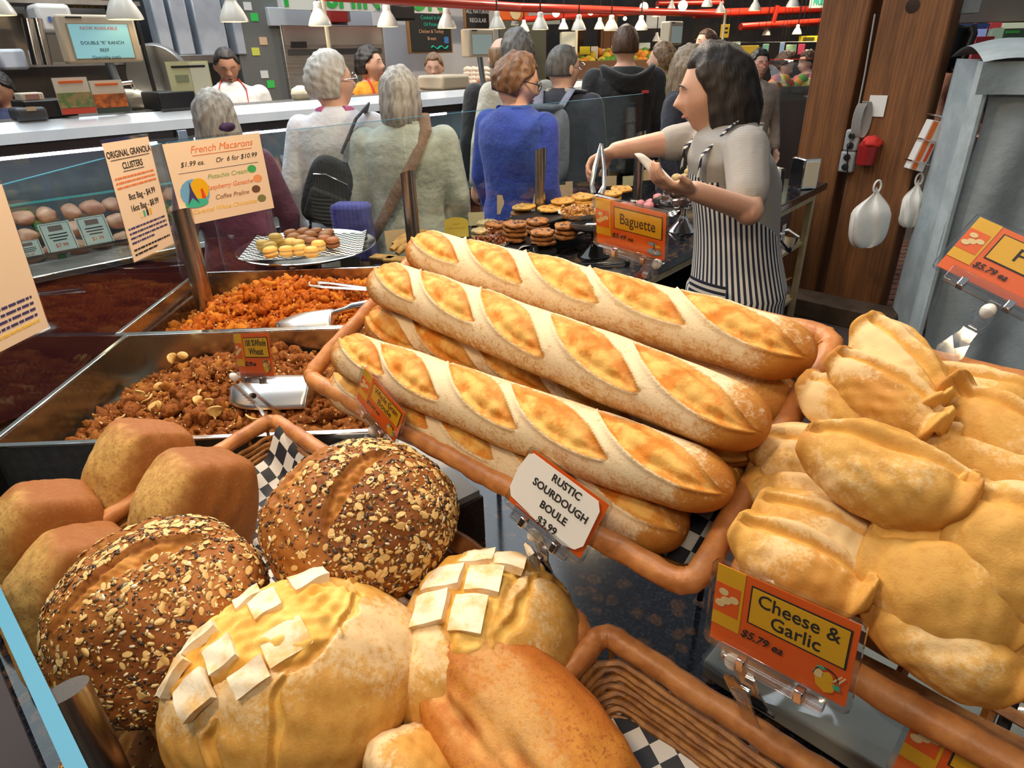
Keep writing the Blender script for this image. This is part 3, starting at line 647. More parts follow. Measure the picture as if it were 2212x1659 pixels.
hf1 = lambda x, y: .046 + .048 * np.exp(-((x - .42) / .28) ** 2 - ((y - .30) / .20) ** 2) + .012 * np.sin(x * 14) * np.sin(y * 11) - .035 * sstep(.16, .03, x)
hf2 = lambda x, y: .048 + .070 * np.exp(-((x - .40) / .30) ** 2 - ((y - .34) / .17) ** 2) + .010 * np.sin(x * 13 + 1) * np.sin(y * 12) - .03 * sstep(.14, .02, x)
granola('dark brown granola clusters heaped in the front steel tray', 0, MTR, GRB, 3, hf1, 1650)
granola('orange granola clusters heaped in the rear steel tray', 0, M2, GRO, 4, hf2, 1650)
BAN = mat('banana_chip', (.74, .50, .18), .45, 0, (.62, .36, .10), 90)
for i, (px, py) in enumerate(((337, 878), (425, 865), (450, 868), (466, 888), (410, 845), (395, 768), (370, 775), (300, 850), (322, 862), (430, 852), (345, 835), (480, 845), (545, 905), (262, 905))):
    p = atz(px, py, GZ + .085); b = MB(); rx = .013 + .004 * (i % 3 == 0)
    b.grid(lambda u, v: (rx * u * math.cos(6.283 * v), rx * .72 * u * math.sin(6.283 * v), .004 * u * u * math.cos(12.566 * v) + .001), 5, 14, cv=True); o = b.build('banana_chip', BAN, M=Matrix.Translation(p) @ Euler((R(50 + 13 * (i % 4)), R(20 * (i % 3) - 20), i * 1.3)).to_matrix().to_4x4(), solid=.003)
    tag(o, 'pale dried banana chip lying on the dark granola', 'banana chip', 'banana chips on the dark granola')
SATIN = mat('satin_steel', (.74, .73, .71), .30, 1)
def scoop(label, M, L=.20, W=.12):
    t = thing('steel_scoop', label, 'scoop', M, 'steel granola scoops'); b = MB()
    def f(u, v):
        k = W / 2 * math.sqrt(max(.0, 1 - max(0, (u - .5) / .5) ** 2.4)) * (.92 + .08 * math.sin(u * 3)); q = 2 * v - 1
        return (L * u, k * q, W * .30 * (1 - q * q * .95) * (1 - .55 * max(0, (u - .4) / .6) ** 2))
    b.grid(f, 22, 18); b.build('scoop_blade', SATIN, t, solid=.002, ang=60)
    b = MB(); b.grid(lambda u, v: (0, W / 2 * (2 * v - 1) * .92, W * .30 * (1 - (2 * v - 1) ** 2 * .95) * u), 6, 18); b.build('scoop_back', SATIN, t, solid=.002)
    b = MB(); b.tube([(0, 0, .025), (-.035, 0, .03), (-.06, 0, .035), (-.11, 0, .036), (-.155, 0, .034)], [.006, .007, .011, .012, .010], 12); b.build('scoop_handle', CHROME, t)
    return t
P = atz(680, 845, GZ + .105); Q = atz(515, 845, GZ + .10); scoop('wide steel scoop lying upside down in the dark granola', frame(P + Vector((0, 0, -.01)), Q - P, Vector((.15, -1, -.0))), .19, .135)
P = atz(722, 690, GZ + .10); Q = atz(605, 705, GZ + .085); scoop('steel scoop lying in the orange granola beside the tongs', frame(P + Vector((0, 0, -.005)), Q - P, Vector((0, -1, .0))), .16, .11)
def tongs(label, M, L, m, gap=.03):
    t = thing('serving_tongs', label, 'tongs', M)
    for s in (-1, 1):
        b = MB(); pts = [(0, 0, 0), (L * .3, s * gap * .45, 0), (L * .75, s * gap, 0), (L * .9, s * gap * .9, 0), (L, s * gap * .45, 0)]
        b.tube(pts, [.006, .008, .008, .012, .010], 8, flat=.35); b.build('tong_arm', m, t)
    b = MB(); b.lathe([(.004, -.01), (.010, -.008), (.010, .008), (.004, .01)], 12, M=Matrix.Rotation(R(90), 4, 'X')); b.build('tong_pivot', m, t); return t
P = atz(835, 628, GZ + .135); Q = atz(665, 612, GZ + .125); tongs('long steel tongs resting across the orange granola tray', frame(P, Q - P, Vector((.2, 1, 0))), (Q - P).length, CHROME, .018)
b = MB(); b.box((0, .58, .06), (.012, 1.16, .12)); tag(b.build('gasket_strip', BLACK, M=Matrix.Translation((-1.0, .92, GZ - .04)), smooth=False), 'black strip between the glass and the steel trays', 'strip')

# ------------------------------------------------------------ sneeze guard: slotted posts and panes
POSTM = mat('satin_post', (.60, .54, .46), .28, 1, (.46, .40, .33), 40, stretch=(20, 20, 1))
def post(label, x, y, z0, z1, r=.026):
    t = thing('glass_post', label, 'post', Matrix.Translation((x, y, z0)), 'slotted steel posts holding the glass'); h = z1 - z0
    b = MB(); n = 28; ring = [(r * math.cos(6.283 * i / n), r * math.sin(6.283 * i / n)) for i in range(n)]
    b.add([(a, c, .012) for a, c in ring] + [(a, c, h + .25 * (a - c) ) for a, c in ring], [(i, (i + 1) % n, (i + 1) % n + n, i + n) for i in range(n)] + [tuple(range(n, 2 * n))]); b.build('post_shaft', POSTM, t)
    b = MB(); b.lathe([(r * 1.5, 0), (r * 1.5, .008), (r * 1.1, .014)], 28); b.build('post_foot', POSTM, t)
    b = MB(); b.box((-r * .72 * .707, -r * .72 * .707, h * .5), (.007, .012, h * .92), Matrix.Rotation(R(-45), 3, 'Z').to_4x4()); b.build('post_slot', BLACK, t, smooth=False); return t
def pane(label, p0, p1, z0, z1, th=.008):
    t = thing('sneeze_guard', label, 'glass panel', None, 'sneeze guard panes')
    p0 = Vector((p0[0], p0[1], 0)); p1 = Vector((p1[0], p1[1], 0)); d = p1 - p0; L = d.length; t.matrix_world = frame(Vector((p0[0], p0[1], 0)), d, Vector((0, 0, 1)))
    b = MB(); b.box((L / 2, (z0 + z1) / 2, 0), (L, z1 - z0, th)); b.build('pane_sheet', GLASS, t, smooth=False)
    e = mat('glass_edge', (.03, .22, .36), .30, 0); b = MB(); b.box((L / 2, z1 + .0006, 0), (L, .0012, th)); b.build('polished_edge', e, t, smooth=False); return t
SG = -2.0
posts = [(.712, 'steel post at the corner between the two signed glass panes'), (1.536, 'steel post in front of the beige jacket, second glass joint'), (2.284, 'steel post rising behind the cookie cards'), (3.08, 'steel post at the far end of the glass by the outstretched arm')]
for tt, lab in posts:
    p = S(SG, tt); post(lab, p.x, p.y, GZ, 1.237, .027)
for i, lab in enumerate(('glass pane carrying the macaron sign', 'glass pane in front of the blue fleece', 'end glass pane by the outstretched arm')):
    a, c = S(SG, posts[i][0] + .006), S(SG, posts[i + 1][0] - .006); pane(lab, a, c, GZ + .02, 1.42)
c0 = S(SG, .706)
pane('glass pane beside the granola trays carrying the granola sign', (c0.x - .005, .66), (c0.x, c0.y - .01), GZ + .02, 1.42)
pane('near glass pane seen edge on at the bottom corner', S(-1.05, -.012), S(-.20, -.010), GZ + .06, 1.24, .010)
pp = atz(140, 1492, 1.125); post('steel post with slanted top at the near bottom corner', pp.x, pp.y, GZ, 1.125, .0195)

# ------------------------------------------------------------ price signs
ORANGE = mat('sign_orange', (.83, .13, .008), .45); YEL = mat('sign_yellow', (.80, .46, .012), .45); CREAM = mat('sign_cream', (.82, .68, .36), .6)
BLUEI = mat('sign_blue', (.16, .42, .72), .5); GREENI = mat('sign_green', (.05, .50, .36), .5); REDI = mat('sign_red', (.70, .07, .02), .5); BROWNI = mat('sign_brown', (.25, .09, .03), .6)
BALL = mat('frosted_ball', (.80, .80, .78), .45)
def clip(t, ball, foot, ex):
    """clear spring clip in the sign's own frame: from the frosted ball down to the rim it bites"""
    ball = Vector(ball); foot = Vector(foot); y = ball - foot; M = frame(foot, ex, y); L = y.length
    b = MB(); b.blob((0, L, 0), (.0068, .0085, .0068), nu=14, nv=9); b.build('ball_joint', BALL, t, M)
    half = [(.010, -.018), (.0125, -.010), (.0085, .008), (.0068, .35 * L + .004), (.0095, .62 * L), (.0085, .82 * L), (.004, .93 * L)]
    poly = [(-x, yy) for x, yy in half] + [(x, yy) for x, yy in reversed(half)]
    for s in (-1, 1):
        b = MB(); vs = []; n = len(poly)
        for zz in (0, .0022):
            for (x, yy) in poly: k = yy / L; vs.append((x, yy, s * (.0055 + .0075 * max(0, .35 - k) ** 1 * 1.2 + .004 * max(0, k - .5)) + s * zz))
        b.add(vs, [tuple(range(n - 1, -1, -1)), tuple(range(n, 2 * n))] + [(i, (i + 1) % n, (i + 1) % n + n, i + n) for i in range(n)]); b.build('clip_jaw', ACRY, t, M, smooth=False)
    for k in range(4):
        b = MB(); b.tube([(-.006, L * (.42 + .07 * k), .010), (.006, L * (.42 + .07 * k), .010)], .0012, 6); b.build('clip_rib', ACRY, t, M)
    b = MB(); b.tube([(-.004, L * .5, 0), (.004, L * .5, 0)], .005, 10); b.build('clip_spring', CHROME, t, M)
def icon(t, kind, x, y, s):
    z = .0016
    if kind == 'basket':
        flat(t, 'printed_basket', [(x - s * .8, y + s * .1), (x + s * .7, y - s * .1), (x + s * .5, y - s * .75), (x, y - s), (x - s * .6, y - s * .7)], z, YEL)
        flat(t, 'printed_fruit', circ(x - s * .55, y + s * .25, s * .35, s * .32), z + .0003, CREAM); flat(t, 'printed_fruit', circ(x + s * .05, y + s * .2, s * .36, s * .42), z + .0003, YEL)
        flat(t, 'printed_leaf', [(x - s * .75, y + s * .75), (x - s * .3, y + s * .65), (x - s * .1, y + s * .8), (x - s * .45, y + s * .9)], z + .0006, GREENI)
        flat(t, 'printed_leaf', [(x + s * .45, y - s * .1), (x + s * .85, y), (x + s * .95, y - s * .35), (x + s * .55, y - s * .4)], z + .0006, GREENI)
        for k in (0, 1): flat(t, 'printed_baguette', [(x + s * (.35 + .3 * k), y + s * .1), (x + s * (.45 + .3 * k), y + s * .05), (x + s * (.95 + .2 * k), y + s * .75), (x + s * (.85 + .2 * k), y + s * .8)], z + .0003, CREAM)
        b = MB(); b.tube([(x + s * .8 * math.cos(a) - s * .05, y + s * .1 + s * .75 * math.sin(a), z + .0005) for a in np.linspace(0, 3.14, 14)], s * .045, 5); b.build('printed_handle', INK, t)
    if kind == 'tower':
        flat(t, 'printed_cloud', circ(x - s * .3, y + s * .55, s * .55, s * .22), z, BLUEI); flat(t, 'printed_cloud', circ(x + s * .45, y + s * .35, s * .4, s * .2), z, YEL)
        flat(t, 'printed_table', circ(x, y - s * .5, s * .95, s * .42), z, BLUEI); flat(t, 'printed_table_rim', circ(x, y - s * .58, s * .95, s * .40), z - .0002, INK)
        flat(t, 'printed_tower', [(x - s * .35, y - s * .45), (x - s * .08, y + s * .2), (x, y + s), (x + s * .08, y + s * .2), (x + s * .35, y - s * .45), (x, y - s * .1)], z + .0004, INK)
        flat(t, 'printed_cup', circ(x + s * .25, y - s * .55, s * .2, s * .14), z + .0004, CREAM)
def sign(label, o, ex, ey, title, price, ic, foot, w=.115, h=.078, rustic=False, mirror=False):
    M = frame(Vector(o), Vector(ex), Vector(ey)); t = thing('price_sign', label, 'sign', M, 'bread price signs'); Mi = M.inverted()
    a, c = w / 2, h / 2
    b = MB(); b.prism([(p[0], p[1]) for p in rrect(a, c, .006, 4)], -.0016, .0032); b.build('acrylic_holder', ACRY, t, smooth=False)
    iw, ih = a - .004, c - .004
    flat(t, 'orange_card', rect(-iw, -ih, iw, ih), -.0003, ORANGE)
    if not rustic:
        x1 = -iw + w * .205; flat(t, 'yellow_band', rect(-iw, -ih + h * .20, x1, ih), .0004, YEL)
        flat(t, 'picture_square', rect(-iw, -ih + h * .36, x1 - w * .02, ih - h * .20), .0008, ORANGE)
        for k, (u, v_, rr) in enumerate(((-.0, .0, .26), (.25, .12, .2), (-.1, .28, .17), (-.18, -.15, .2))): flat(t, 'printed_loaf', circ(-iw + w * .09 + u * w * .22, h * .07 + v_ * w * .22, w * .030 * (1 + rr), w * .022 * (1 + rr)), .0012 + k * .0001, CREAM)
        flat(t, 'title_border', rect(x1 + w * .046, -ih + h * .385, iw - w * .036, ih - h * .085), .0004, INK)
        flat(t, 'title_box', rect(x1 + w * .058, -ih + h * .402, iw - w * .048, ih - h * .102), .0008, YEL)
        cx = (x1 + iw) / 2; cy = (-ih + h * .402 + ih - h * .102) / 2; n = len(title)
        bx0, bx1 = x1 + w * .058, iw - w * .052; cx = (bx0 + bx1) / 2
        for k, ln in enumerate(title): sz = h * (.29 if n == 1 else .20); text(ln, sz, INK, t, (cx, cy + (n - 1) * h * .09 - k * h * .18, .0014), sx=min(1, (bx1 - bx0) * .93 / (len(ln) * .53 * sz)), bold=.0001)
        text(price, h * .125, INK, t, (-w * .10, -ih + h * .25, .0014), shear=.3, bold=.0001)
        icon(t, ic, iw - w * .13, -ih + h * .205, w * .095)
    else:
        flat(t, 'white_paper_slip', [(-iw - .005, ih * .2), (-iw - .001, ih - .006), (-iw + .004, ih - .002), (iw - .010, ih - .002), (iw - .004, ih - .010), (iw - .002, -ih * .55), (iw - .008, -ih + .006), (iw - .022, -ih + .001), (-iw + .002, -ih + .008), (-iw - .004, -ih * .5)], .0034, PAPER)
        for k, ln in enumerate(title): text(ln, h * .155, INK, t, (w * .035, h * .30 - k * h * .215, .0042), bold=.00025)
    ft = Mi @ Vector(foot); bar = Vector((0, -c - .005, .001))
    b = MB(); b.box((0, -c + .001, .0058), (w * .70, .018, .0014)); b.build('holder_bar', ACRY, t, bevel=.0006)
    b = MB(); b.tube([(-w * .35, -c - .004, .001), (w * .35, -c - .004, .001)], .0042, 8); b.build('holder_hinge', ACRY, t)
    for s in (-1, 1): b = MB(); b.box((s * w * .2, -c - .003, .003), (.007, .011, .009)); b.build('hinge_spring', CHROME, t, bevel=.001)
    ball = bar + (ft - bar).normalized() * .012
    clip(t, ball, ft, Vector((1, 0, 0))); return t
CD = A0 + E2 * WB
sign('orange Baguette price sign clipped behind the long loaves', (.165, .877, 1.404), (.768, -.634, -.092), (-.20, -.18, .96), ['Baguette'], '$3.49 ea', 'tower', atpl(1376, 632, CD, NB) + NB * .012)
sign('orange Cheese and Garlic sign in front of the rolls', (.198, .351, 1.224), (.70, -.708, .094), (.038, .168, .985), ['Cheese &', 'Garlic'], '$5.79 ea', 'basket', atpl(1632, 1560, PG, NF) + NF * .012)
sign('small orange 100 % Whole Wheat sign above the granola scoop', (-.422, .971, 1.19), (.776, -.581, .246), (-.062, .318, .946), ['100 %Whole', 'Wheat'], '$2.99 ea', 'basket', PE + NF * .012)
sign('tilted orange Whole Grain Boule sign over the big seeded boule', tuple(CAM + (Vector((-.207, .888, 1.135)) - CAM) * .85), (.637, -.65, -.416), (.356, -.231, .906), ['Whole Grain', 'Boule'], '$3.99 ea', 'basket', atpl(800, 1042, PE, NF) + NF * .012, w=.098, h=.0665)
sign('white paper Rustic Sourdough Boule sign taped over an orange card', tuple(CAM + (Vector((.045, .569, 1.183)) - CAM) * .93), (.705, -.671, -.23), (.43, .146, .891), ['RUSTIC', 'SOURDOUGH', 'BOULE', '$3.99'], '', '', atpl(1176, 1262, PE, NF) + NF * .012, w=.107, h=.0725, rustic=True)
sign('orange sign starting with Por at the right edge, above the roll basket', (.505, .629, 1.418), (.636, -.712, -.299), (.60, .40, .60), ['Por'], '$5.79 ea', 'basket', atpl(2056, 772, CD, NB) + NB * .012)
P = atd(2135, 1690, .47); sign('orange price sign cut off at the bottom right corner', P, (.70, -.70, -.02), (.20, .16, .96), [], '', 'basket', P + Vector((0, 0, -.10)) + D1 * .0)
def lines_of_print(t, x0, x1, y, h, m, seed):
    """a line of print too small to read: word-long bars"""
    g = random.Random(seed * 7 + 1); x = x0; b = MB()
    while x < x1:
        w_ = min(g.uniform(.6, 2.6) * h * 2, x1 - x); b.prism(rect(x, y - h / 2, x + w_, y + h / 2), .0006, .001); x += w_ + h * .7
    o = b.build('print_line', m, t, smooth=False); o['kind'] = 'stuff'; return o
# printed sheets taped to the glass
def sheetsign(label, px, W, H, plane_p, plane_n, xd, tilt=0):
    p = atpl(*px, plane_p, plane_n); M = frame(p + plane_n * .006, xd, Vector((0, 0, 1))) @ rotz(tilt)
    t = thing('notice_sheet', label, 'notice', M); flat(t, 'plastic_sleeve', rect(-W / 2 - .004, -H / 2 - .004, W / 2 + .004, H / 2 + .008), -.0006, ACRY)
    flat(t, 'paper_sheet', rect(-W / 2, -H / 2, W / 2, H / 2), 0, mat('notice_paper', (.82, .66, .50), .75)); return t
ink2 = mat('orange_ink', (.75, .20, .06), .8); inkg = mat('green_ink', (.26, .42, .10), .8); inky = mat('yellow_ink', (.85, .56, .05), .8); inkn = mat('navy_ink', (.05, .04, .16), .8); inkb = mat('brown_ink', (.30, .14, .05), .8)
NX = Vector((1, 0, 0)); t = sheetsign('Original Granola Clusters notice on the side glass', (300, 428), .215, .28, c0, NX, Vector((0, 1, 0)), -2)
z = .0008
text('ORIGINAL GRANOLA', .0215, INK, t, (0, .112, z), bold=.0003); text('CLUSTERS', .0215, INK, t, (0, .083, z), bold=.0003)
flat(t, 'printed_rule', rect(-.092, .0995, .092, .1007), z, INK); flat(t, 'printed_rule', rect(-.05, .0705, .05, .0717), z, INK)
for k in range(3): lines_of_print(t, -.095, .095, .058 - .011 * k, .0045, ink2, k)
text('8oz Bag - $4.99', .021, INK, t, (.01, .010, z), bold=.0002); text('16oz Bag - $8.99', .021, INK, t, (.01, -.018, z), bold=.0002)
for k, mm in enumerate((CREAM, GREENI, INK, YEL)): flat(t, 'printed_jar', rect(-.025 + .016 * k, -.045, -.025 + .016 * k + .009, -.03), z, mm)
for k in range(6): lines_of_print(t, -.095, .095 if k not in (3, 5) else .02, -.062 - .0115 * k - (.006 if k > 3 else 0), .0045, inkn if k < 4 else INK, k)
ND1 = D1.copy(); pq = S(SG, .9); t = sheetsign('French Macarons notice on the glass above the macaron plate', (478, 385), .285, .225, pq, ND1, D2, 1)
text('French Macarons', .027, ink2, t, (.02, .088, z), shear=.35); flat(t, 'printed_rule', rect(-.07, .072, .11, .0733), z, ink2)
text('$1.99 ea.      Or  6 for $10.99', .019, INK, t, (.005, .052, z), shear=.35); flat(t, 'printed_rule', rect(-.12, .030, .12, .0308), z, inkn)
for k, (s_, mm, c_) in enumerate((('Pistachio Cream', inkg, (.05, .40, .12)), ('Raspberry Ganache', ink2, (.80, .32, .14)), ('Coffee Praline', inkb, (.14, .07, .03)), ('Caramel White Chocolate', inky, (.20, .20, .08)))):
    y = .010 - .030 * k; text(s_, .0185, mm, t, (.018 if k < 3 else -.01, y, z), shear=.35)
    flat(t, 'printed_macaron', circ(.108 - .004 * (k % 2 == 0) * 3, y + .004, .014, .011), z, mat('macaron_print_%d' % k, c_, .7))
flat(t, 'printed_scene', circ(-.088, -.028, .042, .040), z, BLUEI); flat(t, 'printed_scene', circ(-.072, -.018, .026, .030), z + .0004, YEL); flat(t, 'printed_lawn', circ(-.09, -.056, .034, .012), z + .0006, GREENI)
flat(t, 'printed_tower', [(-.116, -.058), (-.102, -.02), (-.098, .008), (-.094, -.02), (-.082, -.058), (-.099, -.038)], z + .0009, inkn); flat(t, 'printed_figure', [(-.072, -.045), (-.060, -.045), (-.064, -.018), (-.07, -.018)], z + .0009, REDI)
t = sheetsign('notice cut off at the left edge on the side glass', (-40, 590), .22, .28, c0, NX, Vector((0, 1, 0)), -3)
for k in range(5): lines_of_print(t, -.09, .09, -.07 - .012 * k, .005, inkn if k < 4 else inky, k)
# ------------------------------------------------------------ macarons on a round platter
PZ = 1.035; pc = atz(663, 528, PZ)
t = thing('round_platter', 'round metal platter on a foot, covered with checkered paper', 'platter', Matrix.Translation((pc.x, pc.y, GZ)))
b = MB(); h = PZ - GZ; b.lathe([(.02, h - .022), (.20, h - .022), (.232, h - .010), (.240, h - .004), (.236, h - .002), (.20, h - .014), (.02, h - .014)], 48); b.build('platter_dish', CHROME, t)
b = MB(); b.lathe([(.09, 0), (.085, .012), (.03, .03), (.025, h - .03), (.06, h - .02)], 24); b.build('platter_foot', BLACK, t)
o = sheet('checkered_paper', Matrix.Translation((pc.x, pc.y, PZ - .004)) @ rotz(8), .40, .32, .0155, lambda x, y: .002 * np.sin(x * 30) + .012 * sstep(.17, .22, np.abs(x)) + .008 * sstep(.15, .2, np.abs(y))); tag(o, 'checkered paper under the macarons with turned up edges', 'paper', 'checkered papers')
MY = mat('macaron_yellow', (.83, .52, .13), .55, 0, (.76, .42, .09), 70); MBR = mat('macaron_brown', (.36, .125, .030), .55, 0, (.29, .09, .02), 70); MFIL = mat('macaron_filling', (.80, .62, .30), .6); MFD = mat('macaron_dark_filling', (.10, .035, .015), .6)
def macaron(px, py, z, brown, lab):
    p = atz(px, py, z); t = thing('macaron', lab, 'macaron', Matrix.Translation((p.x, p.y, z - .017)) @ Euler((rnd.uniform(-.12, .12), rnd.uniform(-.12, .12), rnd.uniform(0, 6))).to_matrix().to_4x4(), 'brown macarons' if brown else 'yellow macarons'); r = .0235
    m = MBR if brown else MY
    for s in (0, 1):
        prof = [(.002, .0), (r * .93, 0), (r, .002), (r * 1.01, .004), (r * .96, .0055), (r * .93, .009), (r * .75, .0135), (r * .4, .0155), (.002, .016)]; b = MB()
        b.lathe([(a, c) for a, c in prof], 22, M=Matrix.Scale(-1 if not s else 1, 4, (0, 0, 1))); o = b.build('macaron_shell', m, t, T(0, 0, .019 if s else .014))
    b = MB(); b.lathe([(.002, .013), (r * .92, .0135), (r * .95, .0165), (r * .92, .0195), (.002, .02)], 20); b.build('filling', MFD if brown else MFIL, t)
zc = lambda x, y: (500 + .27125 * x, 400 + .27125 * y)
for i, (x, y, dz) in enumerate(((250, 478, 0), (350, 425, .02), (362, 455, .0), (315, 493, .0), (315, 533, .01), (470, 465, 0), (435, 527, 0), (528, 475, 0), (550, 517, 0), (636, 531, 0), (692, 482, .01))):
    macaron(*zc(x, y), PZ + .022 + dz, False, ['yellow macaron at the left end of the plate', 'yellow macaron sitting on another one', 'yellow macaron below the raised one', 'yellow macaron behind the front left one', 'yellow macaron at the front left', 'yellow macaron behind the front row', 'yellow macaron second in the front row', 'yellow macaron in the middle of the plate', 'yellow macaron third in the front row', 'yellow macaron at the front end of the row', 'yellow macaron nearest the brown ones'][i])
for i, (x, y) in enumerate(((475, 392), (500, 422), (575, 438), (580, 380), (678, 378), (626, 405), (632, 457), (772, 388), (745, 408), (738, 438), (810, 455))):
    macaron(*zc(x, y), PZ + .024 + .006 * (i in (0, 3, 5)), True, ['brown macaron at the back left', 'brown macaron behind the yellow row', 'brown macaron in the middle front', 'brown macaron at the back, second from left', 'brown macaron at the back, third from left', 'brown macaron in the centre of its group', 'brown macaron next to the yellow ones', 'brown macaron at the back right', 'brown macaron in the second row right', 'brown macaron in the third row right', 'brown macaron at the right end of the plate'][i])

# ------------------------------------------------------------ cookies, cards and stands on the second counter
z7 = lambda x, y: (1000 + .3165 * x, 350 + .3165 * y)
def cookmat(name, a, c, chip):
    m, nt, b = _nt(name); vec = _coord(nt); c0_ = _mix(nt, _ramp(nt, _noise(nt, 60, 4, vec=vec).outputs[0], .35, .7), a, c)
    nt.links.new(_mix(nt, _ramp(nt, attr(nt, 'chip'), .4, .6), c0_, chip), b.inputs['Base Color']); b.inputs['Roughness'].default_value = .6; _bump(nt, b, _noise(nt, 160, 4, vec=vec).outputs[0], .6); return m
CB = cookmat('cookie_brown', (.42, .17, .035), (.27, .09, .018), (.035, .015, .008)); CYE = cookmat('cookie_golden', (.68, .38, .075), (.52, .24, .04), (.30, .14, .04)); CPL = cookmat('cookie_pale', (.62, .46, .22), (.52, .34, .14), (.3, .18, .08))
def cookmesh(seed, m, r=.05, h=.011):
    v, f = ico(4); rr = np.sqrt(v[:, 0] ** 2 + v[:, 1] ** 2); p = np.stack([v[:, 0] * r, v[:, 1] * r, np.sign(v[:, 2]) * np.abs(v[:, 2]) ** .6 * h], 1) * (1 + .05 * sn(v, 5, seed))[:, None]; p[:, 2] += .0015 * sn(v, 12, seed + 1)
    g = np.random.default_rng(seed); chip = np.zeros(len(v))
    for k in range(11):
        a = g.uniform(0, 6.28); q = r * math.sqrt(g.random()) * .9; d = np.hypot(p[:, 0] - q * math.cos(a), p[:, 1] - q * math.sin(a)); c_ = (d < .0062) * (p[:, 2] > 0); chip = np.maximum(chip, c_); p[:, 2] += .003 * c_
    o = npmesh('cookie', p, f, m, attrs={'chip': chip}); me = o.data; bpy.data.objects.remove(o); return me
CM = {'b': [cookmesh(1, CB), cookmesh(2, CB)], 'y': [cookmesh(3, CYE, .055, .010), cookmesh(4, CYE, .055)], 'p': [cookmesh(5, CPL)]}
CN = {'b': 'brown chocolate chip cookie', 'y': 'golden oat cookie', 'p': 'pale cookie'}
BASEZ = GZ + .055
def cookies(kind, x, y, n, lab, dz=0, sc_=1.0):
    ztop = BASEZ + dz + .020 * n; c = atz(*z7(x, y), ztop)
    for k in range(n):
        o = bpy.data.objects.new('cookie', CM[kind][k % len(CM[kind])]); col.objects.link(o)
        o.location = (c.x + rnd.uniform(-.004, .004), c.y + rnd.uniform(-.004, .004), ztop - .010 - .0195 * (n - 1 - k)); o.rotation_euler = (rnd.uniform(-.05, .05), rnd.uniform(-.05, .05), rnd.uniform(0, 6)); o.scale = (sc_, sc_, 1)
        w_ = 'on top of' if k == n - 1 else 'at the bottom of' if k == 0 else 'second from the bottom in' if k == 1 else 'third from the bottom in'
        tag(o, '%s %s the %s' % (CN[kind], w_, lab) if n > 1 else '%s %s' % (CN[kind], lab), 'cookie', CN[kind] + 's on the counter')
cookies('b', 350, 405, 4, 'stack by the paper cups'); cookies('b', 545, 462, 3, 'stack in the middle front'); cookies('b', 712, 420, 3, 'stack beside the black cake stand')
cookies('b', 505, 388, 3, 'stack behind the middle one'); cookies('b', 228, 410, 2, 'pair at the end of the row'); cookies('b', 400, 338, 2, 'pair below the leaning card'); cookies('b', 612, 372, 2, 'pair at the back')
cookies('y', 420, 292, 1, 'behind the printed card', .05); cookies('y', 590, 305, 1, 'right of the leaning card', .05); cookies('y', 685, 252, 2, 'pair under the notched card', .05); cookies('y', 815, 275, 1, 'under another one by the steel post', .05); cookies('y', 822, 222, 2, 'pair near the end glass', .06)
cookies('y', 1010, 200, 2, 'pair under the tongs', .06); cookies('y', 1085, 170, 1, 'behind the wrapped brownies', .06); cookies('p', 165, 400, 1, 'beside the yellow card', .0); cookies('p', 130, 455, 2, 'pair over the checkered paper', -.02)
def platform(lab, x, y, w_, d_, z):
    c = atz(*z7(x, y), z); t = thing('display_tray', lab, 'tray', Matrix.Translation((c.x, c.y, GZ)) @ Matrix.Rotation(TH, 4, 'Z'), 'black display trays'); b = MB(); b.box((0, 0, z - GZ - .006), (d_, w_, .012)); b.build('tray_top', BLACK, t, bevel=.004)
    for sx in (-1, 1): b = MB(); b.box((sx * d_ * .3, 0, (z - GZ - .012) / 2), (.02, w_ * .8, z - GZ - .012)); b.build('tray_support', BLACK, t)
    return t
platform('black tray under the brown cookie stacks', 500, 500, .42, .26, BASEZ - .004); platform('black tray under the golden cookies', 680, 330, .55, .2, BASEZ + .045); 
for i, (x, y, w_, d_, r_, z_) in enumerate(((170, 455, .10, .08, 20, .05), (350, 615, .16, .10, 35, .03), (450, 590, .10, .07, 10, .045), (865, 485, .09, .07, 30, .075), (700, 312, .08, .06, 15, .09), (1405, 352, .09, .05, 40, .12), (60, 520, .14, .1, 5, .02), (1950, 0, .12, .1, 20, .01))):
    c = atz(*z7(x, y), GZ + z_); o = sheet('checkered_paper', Matrix.Translation(c) @ rotz(r_) @ Matrix.Rotation(R(-12), 4, 'X'), w_, d_, .0125, lambda u, v: .012 * np.sin(u * 40 + i), n=14)
    tag(o, 'checkered paper ' + ['beside the pale cookies', 'under the pretzel clusters, hanging over the edge', 'below the front cookie stack', 'poking out beside the black cake stand', 'between the golden cookies', 'under the wrapped brownies', 'at the end behind the back baguette', 'beyond the striped apron by the tape'][i], 'paper', 'checkered papers')
CUP = mat('paper_cup', (.72, .70, .66), .8); PRZ = mat('caramel_pretzel', (.30, .085, .018), .25, 0, (.16, .04, .01), 60, coat=.4)
